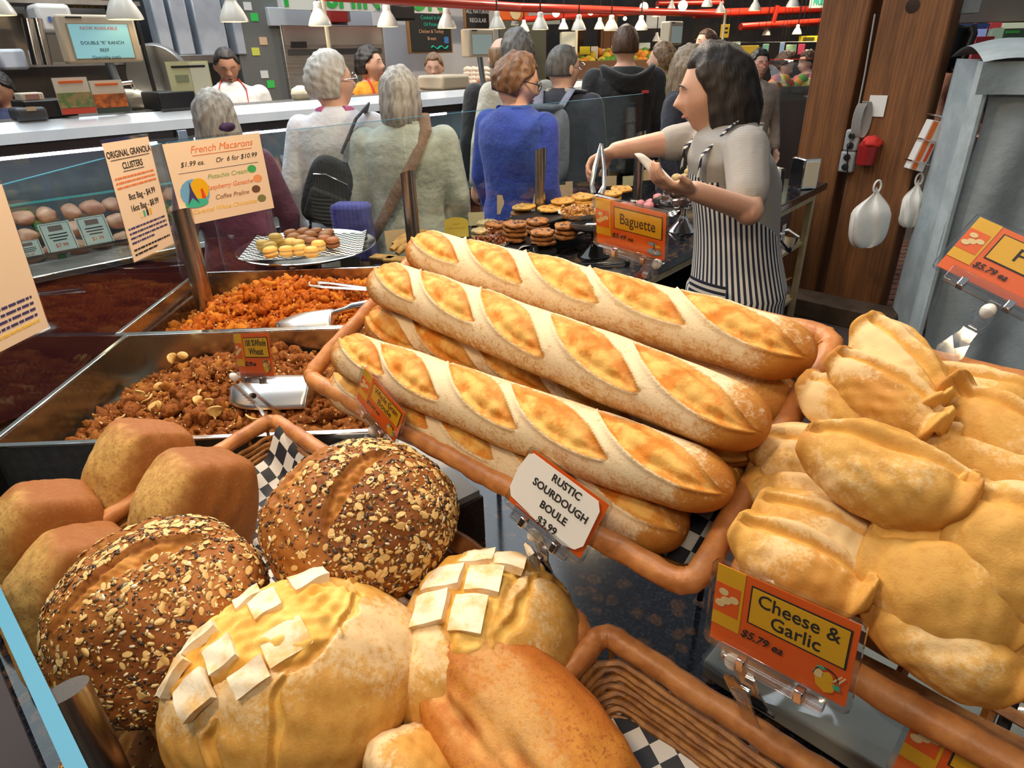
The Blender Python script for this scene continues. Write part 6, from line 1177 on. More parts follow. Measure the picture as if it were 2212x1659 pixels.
t = thing('wall_phone', 'black wall telephone with a curly handset beside the post', 'telephone', Matrix.Translation(aty(2052, 105, 4.1)) @ Matrix.Rotation(R(8), 4, 'Y')); b = MB(); b.box((0, 0, 0), (.13, .06, .24)); b.build('phone_body', BLACK, t, bevel=.015); b = MB(); b.tube([(.04, -.05, .11), (.055, -.07, .08), (.055, -.07, -.08), (.04, -.05, -.11)], [.03, .022, .022, .03], 10); b.build('handset', BLACK, t)
t = thing('grey_wall_box', 'grey metal box mounted high beside the front post', 'box', Matrix.Translation(aty(2085, 8, 4.1))); b = MB(); b.box((0, 0, 0), (.12, .1, .1)); b.build('body', mat('grey_box', (.34, .36, .37), .45), t, bevel=.006)
b = MB(); P0 = onpost(1905, 10, .01); b.tube([onpost(1890, 30, .01), onpost(1868, 160, .01), onpost(1842, 290, .01), onpost(1818, 345, .01)], .005, 6); tag(b.build('grey_conduit', mat('grey_cable', (.34, .33, .32), .5)), 'thin grey conduit running down the timber post', 'conduit')
# grey canvas cover
CANV = mat('grey_canvas', (.40, .47, .50), .5, 0, (.31, .37, .395), 6, bump=.3, bs=25, bd=.01, sheen=.1)
t = thing('canvas_cover', 'grey blue canvas cover draped over a tall rack', 'cover', Matrix.Translation((2.15, 3.15, 0)) @ rotz(-24))
b = MB(); b.grid(lambda u, v: (1.5 * u + .02 * math.sin(v * 9 + u * 6), .03 * math.sin(u * 34 + 1.5 * math.sin(v * 4)) * (.3 + .7 * v) - .10 * v, 1.52 * (1 - v) + .02), 70, 26); b.build('front_drape', CANV, t)
b = MB(); b.grid(lambda u, v: (-.03 * math.sin(u * 9), .9 * u - .10 * v * (1 - u), 1.52 * (1 - v) + .02), 24, 20); b.build('side_drape', CANV, t)
b = MB(); b.grid(lambda u, v: (-.05 + 1.6 * u, -.06 + .95 * v, 1.54 + .10 * math.sin(v * 3.1) * (.6 + .4 * math.sin(u * 5)) + .015 * math.sin(u * 20)), 40, 14); b.build('top_flap', CANV, t)
b = MB(); b.grid(lambda u, v: (-.05 + 1.6 * u, -.06 - .012 * v + .02 * math.sin(u * 26), 1.54 - .13 * v), 60, 6); b.build('front_flap', CANV, t)
b = MB(); b.tube([(-.01, -.03 - .10 * k / 8, 1.5 - 1.48 * k / 8) for k in range(9)], .014, 6); b.build('seam_piping', CANV, t)
# right hand far side
t, w_, h_ = far('beige_bulkhead', 'plain beige bulkhead at the top right', 'panel', 6.5, (2060, -90, 2400, 50), mat('beige_bulkhead', (.30, .25, .20), .8), .2); slab
for i, (rc, c, lab) in enumerate((((2068, 50, 2140, 62), (.03, .05, .14), 'dark blue strip under the bulkhead'), ((2098, 62, 2134, 92), (.35, .42, .75), 'lit blue screen under the bulkhead'), ((2135, 58, 2172, 95), (.30, .40, .28), 'screen with a landscape picture'), ((2165, 48, 2230, 62), (.70, .74, .50), 'pale green lit strip at the right'), ((2165, 62, 2230, 92), (.03, .05, .03), 'dark menu board with green writing'), ((2138, 48, 2166, 62), (.5, .05, .05), 'small red sign under the bulkhead'))):
    t, w_, h_ = far('lit_board', lab, 'sign', 6.4, rc, mat('lit_board_%d' % i, c, .5, emit=.4), .05)
    if i == 4: face(t, 'print_line', -.05, .03, w_ * .5, h_ * .2, mat('chalk_green', (.1, .6, .1), .6), -.003)
t, w_, h_ = far('red_menu', 'red board held up behind the canvas cover', 'board', 5.6, (2096, 78, 2150, 130), mat('red_board', (.55, .05, .06), .6), .02, zmin=.0)
# ------------------------------------------------------------ people
SKIN = mat('skin_light', (.72, .44, .32), .5, 0, (.66, .36, .25), 9, sss=.12); SKIND = mat('skin_tan', (.44, .225, .14), .5, 0, (.38, .18, .10), 9, sss=.1)
EYEW = mat('eye_white', (.75, .73, .70), .3); LIP = mat('lip', (.48, .16, .13), .5)
def hairm(name, c, c2): return mat(name, c, .5, 0, c2, 16, .38, .62, bump=.5, bs=45, bd=.006, stretch=(3.2, 3.2, .6))
HG = hairm('hair_grey', (.42, .41, .38), (.24, .23, .21)); HW = hairm('hair_silver', (.60, .59, .56), (.42, .41, .38)); HB = hairm('hair_brown', (.115, .055, .025), (.055, .026, .014)); HK = hairm('hair_black', (.014, .011, .010), (.035, .026, .022)); HL = hairm('hair_light_brown', (.26, .15, .07), (.14, .075, .035)); HR = hairm('hair_chestnut', (.19, .095, .045), (.10, .045, .02)); HD = hairm('hair_dark_grey', (.13, .125, .12), (.07, .065, .06))
def fab(name, c, c2=None, **k): return mat(name, c, .8, 0, c2 or tuple(x * .8 for x in c), 14, bump=.7, bs=7, bd=.03, sheen=.15, **k)
def remesh(o, vox, sm=3):
    r_ = o.modifiers.new('r', 'REMESH'); r_.mode = 'VOXEL'; r_.voxel_size = vox; r_.use_smooth_shade = True
    s_ = o.modifiers.new('s', 'SMOOTH'); s_.iterations = sm; s_.factor = .5; return o
def ell(b, rings, n=20):
    """loft of (centre, half x, half y) rings, axes: x dir and y dir given per ring"""
    vs = []; fs = []
    for c, ax, ay in rings:
        for j in range(n):
            a = 2 * math.pi * j / n; ca, sa = math.cos(a), math.sin(a)
            vs.append(Vector(c) + Vector(ax) * math.copysign(abs(ca) ** .85, ca) + Vector(ay) * math.copysign(abs(sa) ** .85, sa))
    k = len(rings); fs = [(i * n + j, i * n + (j + 1) % n, (i + 1) * n + (j + 1) % n, (i + 1) * n + j) for i in range(k - 1) for j in range(n)] + [tuple(range(n - 1, -1, -1)), tuple(range((k - 1) * n, k * n))]
    b.add(vs, fs)
def limb(b, pts, rad, n=12):
    b.tube(pts, rad, n)
    for p, r_ in zip(pts, rad): b.blob(p, r_ * .98, nu=12, nv=8)
def head_pts(M):
    v, _ = ico(4); d = v; x, y, z = d[:, 0].copy(), d[:, 1].copy(), d[:, 2].copy()
    jaw = sstep(.05, -.9, z)
    px = x * .074 * (1 - .30 * jaw); py = y * np.where(y > 0, .092, .100) * (1 - .10 * jaw * (y < 0)); pz = z * np.where(z > 0, .112, .118)
    py += .010 * jaw * (y > 0) * (1 - np.abs(x))
    def g(cx, cz, sx, sz): return np.exp(-((x - cx) / sx) ** 2 - ((z - cz) / sz) ** 2) * (y > 0)
    py += .034 * g(0, -.15, .14, .12) + .016 * g(0, .03, .11, .16) + .007 * g(0, .28, .55, .10) - .010 * (g(.33, .10, .18, .12) + g(-.33, .10, .18, .12)) + .008 * g(0, -.46, .25, .07) + .006 * g(0, -.78, .22, .12) - .004 * g(0, -.62, .25, .06)
    px += .004 * (np.exp(-((z + .2) / .2) ** 2)) * np.sign(x) * (y > .3)
    p = np.stack([px, py, pz], 1); return p
def add_head(b, M):
    p = head_pts(None); _, f = ico(4); b.add([M @ Vector(q) for q in p], [tuple(int(i) for i in q) for q in f])
    for s in (-1, 1): b.blob(M @ Vector((s * .076, -.008, -.006)), (.012, .020, .032), M=M.to_3x3().to_4x4(), nu=10, nv=8)
def hair(t, M, style, m, seed=1):
    v, f = ico(5); d = v; x, y, z = d[:, 0], d[:, 1], d[:, 2]
    L = {'short': .12, 'crop': -.05, 'curly': .30, 'bob': .62, 'long': 1.0, 'bald': -.05}[style]
    front = .55 if style != 'bob' else .50
    line = front - .55 * (z < .45) * (.45 - z) / .45                    # y above which the face is bare
    line = np.where(z < .1, .10 - .25 * np.clip(.1 - z, 0, .3), line)
    if style in ('bob', 'long'): line = .26 + .24 * np.clip((z - .0) / .45, 0, 1)
    hm = sstep(.06, -.06, y - line); hm = np.maximum(hm, sstep(.56, .74, z))
    if style == 'bald': hm = hm * sstep(.75, .45, z)
    low = {'short': -.55, 'crop': -.35, 'curly': -.62, 'bob': -1.1, 'long': -1.1, 'bald': -.4}[style]; hm = hm * sstep(low - .12, low + .10, z)
    th = {'short': .014, 'crop': .006, 'curly': .026, 'bob': .015, 'long': .016, 'bald': .006}[style]
    base = np.stack([x * .078, y * np.where(y > 0, .095, .104), z * .114], 1)
    p = base * (1 + hm * th / .09 * (1 - .55 * sstep(.2, .7, y)) - (1 - hm) * .22)[:, None]
    if style in ('bob', 'long'):
        dn = np.clip(-z, 0, 1) * hm; p[:, 2] -= dn * (.030 if style == 'bob' else .13); k = 1 + dn * (.30 if style == 'bob' else .42); p[:, 0] *= k; p[:, 1] = np.where(hm > .2, p[:, 1] * k - .01 * dn, p[:, 1])
    amp = {'curly': .008, 'short': .004, 'crop': .0015, 'bob': .003, 'long': .005, 'bald': .001}[style]
    p += d * (amp * hm * (sn(d * np.array([1, 1, .5]), 11, seed) + .6 * sn(d, 24, seed + 1)))[:, None]
    return npmesh('hair', p, f, m, t, M)
def face_parts(t, M, brow, glasses=None, skinm=None):
    for s in (-1, 1):
        b = MB(); b.blob((0, 0, 0), (.0115, .0105, .0065), nu=12, nv=8); b.build('eye', EYEW, t, M @ T(s * .031, .065, .012)); b = MB(); b.blob((0, 0, 0), (.005, .004, .0055), nu=10, nv=6); b.build('iris', INK, t, M @ T(s * .031, .0735, .012))
        b = MB(); b.tube([(s * .015, .094, .034), (s * .030, .093, .037), (s * .047, .082, .031)], [.0022, .003, .0015], 6); b.build('eyebrow', brow, t, M)
    b = MB(); b.tube([(-.020, .084, -.054), (-.010, .094, -.052), (0, .0955, -.053), (.010, .094, -.052), (.020, .084, -.054)], [.0015, .004, .0045, .004, .0015], 8, flat=.8); b.build('mouth', LIP, t, M)
    if glasses:
        for s in (-1, 1): b = MB(); b.tube([(s * .033 + .025 * math.cos(a), .100, .008 + .018 * math.sin(a)) for a in np.linspace(0, 6.2832, 18, endpoint=False)], .0022, 6, True); b.build('glasses_rim', glasses, t, M); b = MB(); b.tube([(s * .056, .099, .014), (s * .080, .05, .012), (s * .080, -.02, .006)], .002, 6); b.build('glasses_temple', glasses, t, M)
        b = MB(); b.tube([(-.009, .104, .010), (.009, .104, .010)], .002, 6); b.build('glasses_bridge', glasses, t, M)
def hand(b, wrist, dirn, palm, curl=.6, s=1.0):
    """palm with four fingers and a thumb; palm = direction the palm faces"""
    x = Vector(dirn).normalized(); n = Vector(palm); n = (n - x * n.dot(x)).normalized(); y = n.cross(x); w_ = Vector(wrist)
    ell(b, [(w_, y * .024 * s, n * .018 * s), (w_ + x * .04 * s, y * .036 * s, n * .016 * s), (w_ + x * .08 * s, y * .040 * s, n * .013 * s), (w_ + x * .092 * s, y * .036 * s, n * .010 * s)], 14)
    for k, (o, L) in enumerate(((.028, .068), (.010, .076), (-.009, .070), (-.027, .055))):
        p = w_ + x * .085 * s + y * o * s; pts = [p]; a = 0
        for q in (.45, .32, .25): a += curl * .9; p = p + (x * math.cos(a) + n * math.sin(a)) * L * q * s; pts.append(p)
        limb(b, pts, [.0095 * s, .0088 * s, .008 * s, .0065 * s], 8)
    p = w_ + x * .025 * s + y * .026 * s; d = (x * .7 + y * .6 + n * .55 * curl).normalized(); e = (x * .9 + y * .15 + n * .6 * curl).normalized(); limb(b, [p, p + d * .035 * s, p + d * .035 * s + e * .03 * s], [.0115 * s, .010 * s, .008 * s], 8)
def person(label, x, y, yaw, h, top, pants, hs, hm, skin=None, head_yaw=0, head_tilt=0, arms=None, face=False, glasses=None, vox=.011, sleeves='long', collar=None, build=1.0, apron=None, group='shoppers', topname='jacket', hem=.78):
    skin = skin or SKIN; k = h / 1.66; M = Matrix.Translation((x, y, 0)) @ rotz(yaw)
    t = thing('person', label, 'person', M, group); w_ = build * k
    V = lambda a, c, e: Vector((a * k, c * k, e * k))
    hipz, shz = .90, 1.375
    arms = arms or [((.245, -.03, 1.10), (.255, .06, .86)), ((-.245, -.03, 1.10), (-.255, .06, .86))]
    HM = T(V(0, .012, 1.545)) @ rotz(head_yaw) @ Matrix.Rotation(R(-head_tilt), 4, 'X') @ Matrix.Scale(k * 1.02, 4)
    X = Vector((1, 0, 0)); Y = Vector((0, 1, 0)); bl = 1.0 + (build - 1)
    tor = [(.80, .155, .11, 0), (.90, .170, .118, 0), (1.02, .140, .100, .005), (1.15, .150, .108, .008), (1.28, .168, .112, .0), (1.36, .165, .092, -.008), (1.41, .105, .070, -.012), (1.435, .06, .06, -.010)]
    def torso(b, inf, z0=.0, z1=9): ell(b, [(V(0, c, z), X * (a * w_ + inf), Y * (q * w_ + inf)) for z, a, q, c in tor if z0 <= z <= z1], 24)
    b = MB(); torso(b, 0); limb(b, [V(0, -.012, 1.40), V(0, .0, 1.50)], [.058 * k, .052 * k]); add_head(b, HM)
    hands = []
    for s, (el, wr) in zip((1, -1), arms):
        sh = V(s * .165 * build, -.005, shz - .02); el = V(*el); wr = V(*wr); limb(b, [sh, el, wr], [.045 * k, .037 * k, .025 * k]); hand(b, wr, wr - el, V(-s, .3, 0), .5, k)
    for s in (-1, 1): limb(b, [V(s * .085, 0, .86), V(s * .09, .01, .48), V(s * .095, -.01, .09)], [.078 * k, .055 * k, .038 * k]); ell(b, [(V(s * .095, -.04, .05), X * .035 * k, Vector((0, 0, .045 * k))), (V(s * .098, .05, .04), X * .042 * k, Vector((0, 0, .035 * k))), (V(s * .10, .15, .03), X * .036 * k, Vector((0, 0, .022 * k)))], 12)
    remesh(b.build('body', skin, t), vox * (1.0 if face else 1.35), 2)
    b = MB(); torso(b, .020 * k, hem); ell(b, [(V(0, -.012, 1.405), X * .085 * k, Y * .078 * k), (V(0, -.006, 1.450 if collar else 1.43), X * .066 * k, Y * .066 * k)], 20)
    for s, (el, wr) in zip((1, -1), arms):
        sh = V(s * .165 * build, -.005, shz - .02); el = V(*el); wr = V(*wr); e2 = el.lerp(wr, .88) if sleeves == 'long' else sh.lerp(el, .75)
        limb(b, [sh, el, e2] if sleeves == 'long' else [sh, sh.lerp(el, .4), e2], [.066 * k * build, .055 * k, .043 * k] if sleeves == 'long' else [.064 * k * build, .058 * k, .054 * k])
    if hem < .7: ell(b, [(V(0, 0, hem), X * .21 * w_, Y * .16 * w_), (V(0, 0, .82), X * .19 * w_, Y * .145 * w_), (V(0, 0, 1.0), X * .165 * w_, Y * .12 * w_)], 24)
    remesh(b.build(topname, top, t), vox * 1.15, 3)
    if collar: b = MB(); b.tube([V(.075 * math.cos(a), -.012 + .07 * math.sin(a), 1.425 + .012 * math.sin(a + 3.14)) for a in np.linspace(2.2 - 3.14, 4.08, 20)], .017 * k, 8); b.build('collar', collar, t)
    b = MB(); ell(b, [(V(0, 0, .80), X * .165 * w_, Y * .125 * w_), (V(0, 0, .98), X * .165 * w_, Y * .122 * w_)], 20)
    for s in (-1, 1): limb(b, [V(s * .088, 0, .84), V(s * .092, .01, .48), V(s * .096, -.01, .10)], [.094 * k, .072 * k, .058 * k])
    remesh(b.build('trousers', pants, t), vox * 1.9, 3)
    for s in (-1, 1): b = MB(); ell(b, [(V(s * .095, -.06, .045), X * .035 * k, Vector((0, 0, .04 * k))), (V(s * .096, .03, .05), X * .045 * k, Vector((0, 0, .048 * k))), (V(s * .10, .12, .035), X * .046 * k, Vector((0, 0, .034 * k))), (V(s * .10, .19, .028), X * .034 * k, Vector((0, 0, .024 * k)))], 14); b.build('shoe', BLACK, t)
    if hs: hair(t, HM, hs, hm, int(abs(x) * 100))
    if face: face_parts(t, HM, hm or HB, glasses)
    if apron:
        b = MB(); b.grid(lambda u, v: V((.10 + .07 * min(1, v * 3)) * math.sin((u - .5) * 2.2), (.100 + .045 * math.cos((u - .5) * 2.2)) * build, 1.30 - .72 * v), 14, 20); b.build('apron', apron, t, solid=.006)
        for s in (-1, 1): b = MB(); b.tube([V(s * .085, .128, 1.30), V(s * .09, .10, 1.40), V(s * .06, .03, 1.455), V(s * .03, -.05, 1.45)], .010 * k, 6, flat=.4); b.build('apron_strap', apron, t)
    return t, HM, k
def PX(px, py, dep): p = atd(px, py, dep); return p.x, p.y
# head centre seen at (px,py) at that depth; body stands below it
def stand(label, px, py, dep, yaw, **kw):
    p = atd(px, py, dep); h = (p.z) / 1.545 * 1.66; return person(label, p.x, p.y, yaw, h, **kw)
J_WH = fab('white_jacket', (.80, .82, .88), (.74, .76, .82)); J_GR = fab('sage_jacket', (.50, .53, .48)); J_BL = fab('royal_fleece', (.025, .06, .42)); J_BK = fab('black_shell', (.014, .015, .018)); J_NV = fab('navy_shell', (.018, .022, .04)); J_YE = fab('lime_jacket', (.50, .50, .02)); J_PU = fab('plum_top', (.16, .05, .10))
P_LT = fab('pale_trousers', (.60, .66, .68)); P_DK = fab('dark_trousers', (.03, .03, .035)); REDA = fab('red_apron', (.62, .03, .02)); SH_W = fab('white_shirt', (.74, .73, .70)); SH_O = fab('orange_shirt', (.80, .32, .01)); SH_B = fab('blue_shirt', (.06, .07, .16))
tp, HMp, kp = stand('person with long grey hair tied back, in plum, facing the meat counter', 466, 262, 2.62, 40, top=J_PU, pants=P_DK, hs='long', hm=HG)
b = MB(); b.blob((0, -.118, -.02), (.028, .016, .020), nu=12, nv=8); b.blob((.02, -.122, -.016), (.022, .014, .016), nu=12, nv=8); b.build('hair_tie', mat('purple_tie', (.05, .02, .09), .6), tp, HMp)
tw, HMw, kw_ = stand('person with silver hair and glasses in a white jacket, turned sideways', 716, 178, 2.9, 8, top=J_WH, pants=P_LT, hs='short', hm=HW, head_yaw=-62, face=True, glasses=CHROME, collar=fab('pink_collar', (.62, .14, .36)))
tg, HMg, kg = stand('person with wavy grey hair in a sage jacket, seen from behind', 864, 210, 2.8, 2, top=J_GR, pants=fab('sage_skirt', (.36, .42, .42)), hs='bob', hm=HG, head_yaw=-12, collar=J_GR, build=1.12, hem=.55)
tb, HMb, kb = stand('person with brown hair and dark glasses in a blue fleece', 1114, 178, 2.95, -48, top=J_BL, pants=P_DK, hs='short', hm=HR, head_yaw=-30, head_tilt=18, face=True, glasses=BLACK, collar=J_BL, build=1.15)
stand('person in a black jacket over white, hidden behind the blue fleece', 1085, 128, 4.0, 20, top=J_BK, pants=P_DK, hs='bald', hm=HL, build=1.1); stand('person with dark grey hair behind the blue fleece', 1118, 118, 3.7, 20, top=fab('grey_knit', (.55, .54, .46)), pants=P_DK, hs='short', hm=HD)
tm, HMm, km = stand('person with cropped grey hair carrying a light backpack', 1216, 148, 3.6, -30, top=J_NV, pants=P_DK, hs='crop', hm=HD, head_yaw=-28, face=True, glasses=CHROME, collar=fab('cream_collar', (.55, .50, .38)), build=1.1)
tt_, HMt, kt = stand('tall person in a hooded black jacket seen from behind', 1352, 100, 4.3, 4, top=J_BK, pants=P_DK, hs='crop', hm=HB, head_yaw=-22, build=1.18)
b = MB(); b.grid(lambda u, v: (.17 * math.cos(3.35 + 2.75 * u) * (1 - .15 * v), -.02 + .135 * math.sin(3.35 + 2.75 * u) * (1 - .2 * v) - .02, 1.415 - .10 * v + .03 * math.cos(6.28 * u)), 16, 6); b.build('hood', J_BK, tt_, Matrix.Scale(kt, 4), solid=.03)
b = MB(); b.box((.10, -.155, 1.29), (.045, .006, .018)); b.build('chest_mark', mat('red_mark', (.6, .05, .05), .6), tt_, Matrix.Scale(kt, 4), bevel=.002)
stand('person with a light brown hood of hair in a lime jacket', 1432, 130, 5.0, 60, top=J_YE, pants=P_DK, hs='short', hm=HL, face=False)
stand('person with long fair hair in a navy jacket, half hidden by the server', 1486, 148, 3.9, -120, top=J_NV, pants=P_DK, hs='long', hm=hairm('hair_fair', (.30, .23, .15), (.18, .13, .08)), face=True)
stand('person with short dark hair far behind the server', 1527, 95, 6.2, 110, top=J_NV, pants=P_DK, hs='crop', hm=HB, face=True, vox=.015)
stand('person with red glasses in a dotted beige top looking this way', 1636, 142, 5.3, 190, top=fab('dotted_top', (.42, .33, .26)), pants=P_DK, hs='short', hm=HK, face=True, glasses=REDI, vox=.015)
stand('person with dark hair in pink and white stripes bending forward', 1694, 142, 6.6, 215, top=fab('pink_top', (.55, .12, .22)), pants=P_DK, hs='curly', hm=HB, head_tilt=25, vox=.015)
stand('person in a red shirt beside the timber post', 1746, 135, 6.9, 100, top=fab('crimson_shirt', (.42, .02, .06)), pants=P_DK, hs='short', hm=HB, head_tilt=12, face=True, vox=.015)
stand('person seen far right behind the canvas cover', 2106, 90, 6.0, 200, top=fab('rust_shirt', (.40, .16, .09)), pants=P_DK, hs='curly', hm=HL, face=True, vox=.015)
stand('person in a striped top glimpsed between the timber posts', 1893, 105, 5.4, 160, top=fab('turquoise_top', (.12, .35, .45)), pants=P_DK, hs='short', hm=HK, vox=.015)
G2 = 'butchers behind the meat counter'; WK = [((.25, .06, 1.12), (.17, .26, 1.02)), ((-.25, .06, 1.12), (-.17, .26, 1.02))]
stand('butcher in a white shirt and red apron looking down', 490, 143, 4.6, 205, top=SH_W, pants=P_DK, hs='crop', hm=HK, skin=SKIND, head_tilt=24, face=True, apron=REDA, arms=WK, sleeves='short', group=G2, topname='shirt', build=1.12, collar=SH_W)
stand('butcher in an orange shirt turned sideways', 797, 140, 4.9, 235, top=SH_O, pants=P_DK, hs='short', hm=HK, head_yaw=20, face=True, apron=REDA, arms=WK, sleeves='short', group=G2, topname='shirt')
stand('fair butcher in a white shirt and red apron below the chalkboard', 938, 146, 5.6, 180, top=SH_W, pants=P_DK, hs='crop', hm=HL, head_tilt=15, face=True, apron=REDA, arms=WK, sleeves='short', group=G2, topname='shirt', vox=.015)
stand('butcher in a blue shirt at the left edge of the picture', 2, 195, 4.3, 190, top=SH_B, pants=P_DK, hs='short', hm=HK, skin=SKIND, head_tilt=20, apron=REDA, arms=WK, sleeves='short', group=G2, topname='shirt', build=1.15)
# bags they carry
def slung(nm, lab, t, k, prof, m, parts):
    o = thing(nm, lab, 'bag', t.matrix_world.copy()); v, f = ico(4); e = 4.0; r_ = (np.abs(v) ** e).sum(1) ** (-1 / e); p = v * r_[:, None] * np.array(prof[1]) + np.array(prof[0]); p += v * (.006 * sn(v, 6, 3))[:, None]
    npmesh('bag_body', p * k, f, m, o); return o
BAGB = fab('black_nylon', (.016, .018, .022))
o = slung('sling_bag', 'black sling bag on the back of the white jacket', tw, kw_, ((.0, -.185, 1.09), (.115, .055, .155)), BAGB, 0); o.matrix_world = tw.matrix_world @ T(-.04, 0, 1.10) @ Matrix.Rotation(R(24), 4, 'Y') @ T(0, 0, -1.10)
b = MB(); b.tube([Vector(q) * kw_ for q in ((.02, -.19, 1.26), (.10, -.17, 1.40), (.15, -.06, 1.445), (.13, .06, 1.40), (.08, .15, 1.25))], .022, 8, flat=.3); b.build('bag_strap', BAGB, o, o.matrix_world.inverted() @ tw.matrix_world); b = MB(); b.tube([(-.09, -.235, 1.15), (-.04, -.245, 1.17), (.06, -.245, 1.16), (.10, -.23, 1.12)], .004, 5); b.build('bag_zip', CHROME, o, Matrix.Scale(kw_, 4))
b = MB(); b.box((.0, -.235, 1.03), (.17, .03, .14)); b.build('bag_pocket', BAGB, o, Matrix.Scale(kw_, 4), bevel=.02)
STR = fab('brown_strap', (.25, .15, .10)); o = thing('shoulder_strap', 'brown bag strap across the back of the sage jacket', 'strap', tg.matrix_world.copy())
b = MB(); b.tube([Vector(q) * kg for q in ((.10, .02, 1.47), (.115, -.10, 1.41), (.05, -.155, 1.28), (-.04, -.165, 1.15), (-.12, -.150, 1.02), (-.20, -.11, .90))], .026, 8, flat=.22); b.build('strap_band', STR, o); b = MB(); b.box((-.24, -.02, .80), (.05, .22, .18)); b.build('bag_pouch', STR, o, Matrix.Scale(kg, 4), bevel=.02)
BPK = fab('pale_backpack', (.20, .22, .30)); o = slung('backpack', 'pale blue grey backpack on the cropped grey haired shopper', tm, km, ((0, -.22, 1.16), (.135, .085, .20)), BPK, 0)
for s in (-1, 1): b = MB(); b.tube([Vector(q) * km for q in ((s * .07, -.17, 1.36), (s * .10, -.10, 1.44), (s * .115, .02, 1.425), (s * .12, .12, 1.30))], .028, 8, flat=.35); b.build('backpack_strap', BPK, o)
b = MB(); b.box((0, -.315, 1.06), (.18, .04, .18)); b.build('backpack_pocket', BPK, o, Matrix.Scale(km, 4), bevel=.025); b = MB(); b.box((0, -.24, 1.36), (.20, .13, .03)); b.build('backpack_lid', fab('dark_lid', (.06, .07, .10)), o, Matrix.Scale(km, 4), bevel=.02)
c = atd(765, 500, 2.75); b = MB(); b.box((0, 0, 0), (.16, .10, .24)); tag(b.build('blue_bag', fab('blue_bag', (.05, .05, .30)), M=Matrix.Translation(c) @ rotz(-10), bevel=.02), 'dark blue bag held beside the sage jacket', 'bag')
c = atd(535, 520, 2.5); v, f = ico(4); r_ = (np.abs(v) ** 4).sum(1) ** -.25; tag(npmesh('tote_bag', v * r_[:, None] * np.array([.10, .07, .22]) * (1 + .04 * sn(v, 8, 1))[:, None], f, fab('plum_tote', (.17, .04, .09)), None, Matrix.Translation(c)), 'soft plum tote bag hanging behind the macaron platter', 'bag')

# ------------------------------------------------------------ the server
def stripes(name, a, c, scale, axis='X', rough=.8, dist=0.0):
    m, nt, b = _nt(name); w_ = nt.nodes.new('ShaderNodeTexWave'); w_.bands_direction = axis; w_.inputs['Scale'].default_value = scale; w_.inputs['Distortion'].default_value = dist; nt.links.new(_coord(nt), w_.inputs['Vector'])
    nt.links.new(_mix(nt, _ramp(nt, w_.outputs['Fac'], .45, .55), a, c), b.inputs['Base Color']); b.inputs['Roughness'].default_value = rough; _bump(nt, b, _noise(nt, 20, 3, vec=_coord(nt)).outputs[0], .3, .01); return m
TEE = stripes('striped_tee', (.46, .44, .41), (.33, .32, .31), 85, 'Z'); APR = stripes('striped_apron', (.68, .67, .64), (.016, .022, .05), 19, 'DIAGONAL'); JEAN = fab('dark_jeans', (.025, .03, .05))
def stripes_attr():
    m, nt, b = _nt('striped_apron_cloth'); a = attr(nt, 'stripe'); s_ = _math(nt, 'SINE', _math(nt, 'MULTIPLY', a, 6.2832), 0.0)
    nt.links.new(_mix(nt, _ramp(nt, s_, -.15, .15), (.70, .69, .66), (.014, .020, .045)), b.inputs['Base Color']); b.inputs['Roughness'].default_value = .8; return m
APS = stripes_attr()
srv = thing('person', 'server in a striped apron reaching over the cookies with tongs', 'person', None)
hc = atd(1543, 196, 1.90); FW = Vector((-.97, .24, 0)).normalized(); RT = FW.cross(Vector((0, 0, 1)))      # facing and her right hand side
HMs = frame(hc, RT, FW) @ Matrix.Rotation(R(-12), 4, 'X') @ Matrix.Scale(1.0, 4)
nb = atd(1580, 285, 1.93); Ls, Le, Lw = atd(1612, 322, 1.78), atd(1618, 455, 1.72), atd(1500, 412, 1.66); Rs, Re, Rw = atd(1532, 300, 2.06), atd(1425, 312, 2.05), atd(1330, 325, 2.03)
hip = Vector((nb.x + .075, nb.y - .02, .93)); waist = Vector((nb.x + .06, nb.y - .01, 1.08)); chest = Vector((nb.x + .025, nb.y, 1.26)); shc = (Ls + Rs) / 2
side = (Rs - Ls); side.z = 0; side.normalize(); fwd = Vector((0, 0, 1)).cross(side); fwd = fwd if fwd.dot(FW) > 0 else -fwd
def strunk(b, inf, lo=0):
    R_ = [(hip - Vector((0, 0, .12)), .165, .125), (hip, .172, .130), (waist, .130, .102), (chest, .145, .118), (chest.lerp(shc, .6), .150, .105), (shc + Vector((0, 0, .02)), .115, .075), (nb + Vector((0, 0, .03)), .055, .055)]
    ell(b, [(c, side * (a + inf), fwd * (q + inf)) for c, a, q in R_[lo:]], 24)
b = MB(); strunk(b, 0); limb(b, [nb - Vector((0, 0, .03)), hc - FW * .02 - Vector((0, 0, .06))], [.056, .050]); add_head(b, HMs)
limb(b, [Ls, Le, Lw], [.044, .040, .026]); limb(b, [Rs, Re, Rw], [.044, .040, .026])
hand(b, Lw, atd(1450, 402, 1.64) - Lw, Vector((.1, .3, 1)), .45, .95); hand(b, Rw, Vector((-.85, .0, -.42)), Vector((.2, -.6, -.8)), .75, .95)
for s in (-1, 1): limb(b, [hip + side * .085 * s - Vector((0, 0, .06)), Vector((hip.x, hip.y, .48)) + side * .09 * s + fwd * .02, Vector((hip.x, hip.y, .09)) + side * .09 * s], [.085, .055, .038]); ell(b, [(Vector((hip.x, hip.y, .045)) + side * .09 * s + fwd * q, side * .036, Vector((0, 0, .03))) for q in (-.05, .05, .15)], 12)
remesh(b.build('body', SKIN, srv), .0056, 2)
b = MB(); strunk(b, .012, 1); limb(b, [Ls, Ls.lerp(Le, .35), Ls.lerp(Le, .72)], [.064, .060, .056]); limb(b, [Rs, Rs.lerp(Re, .4), Rs.lerp(Re, .75)], [.064, .060, .055]); remesh(b.build('striped_shirt', TEE, srv), .008, 3)
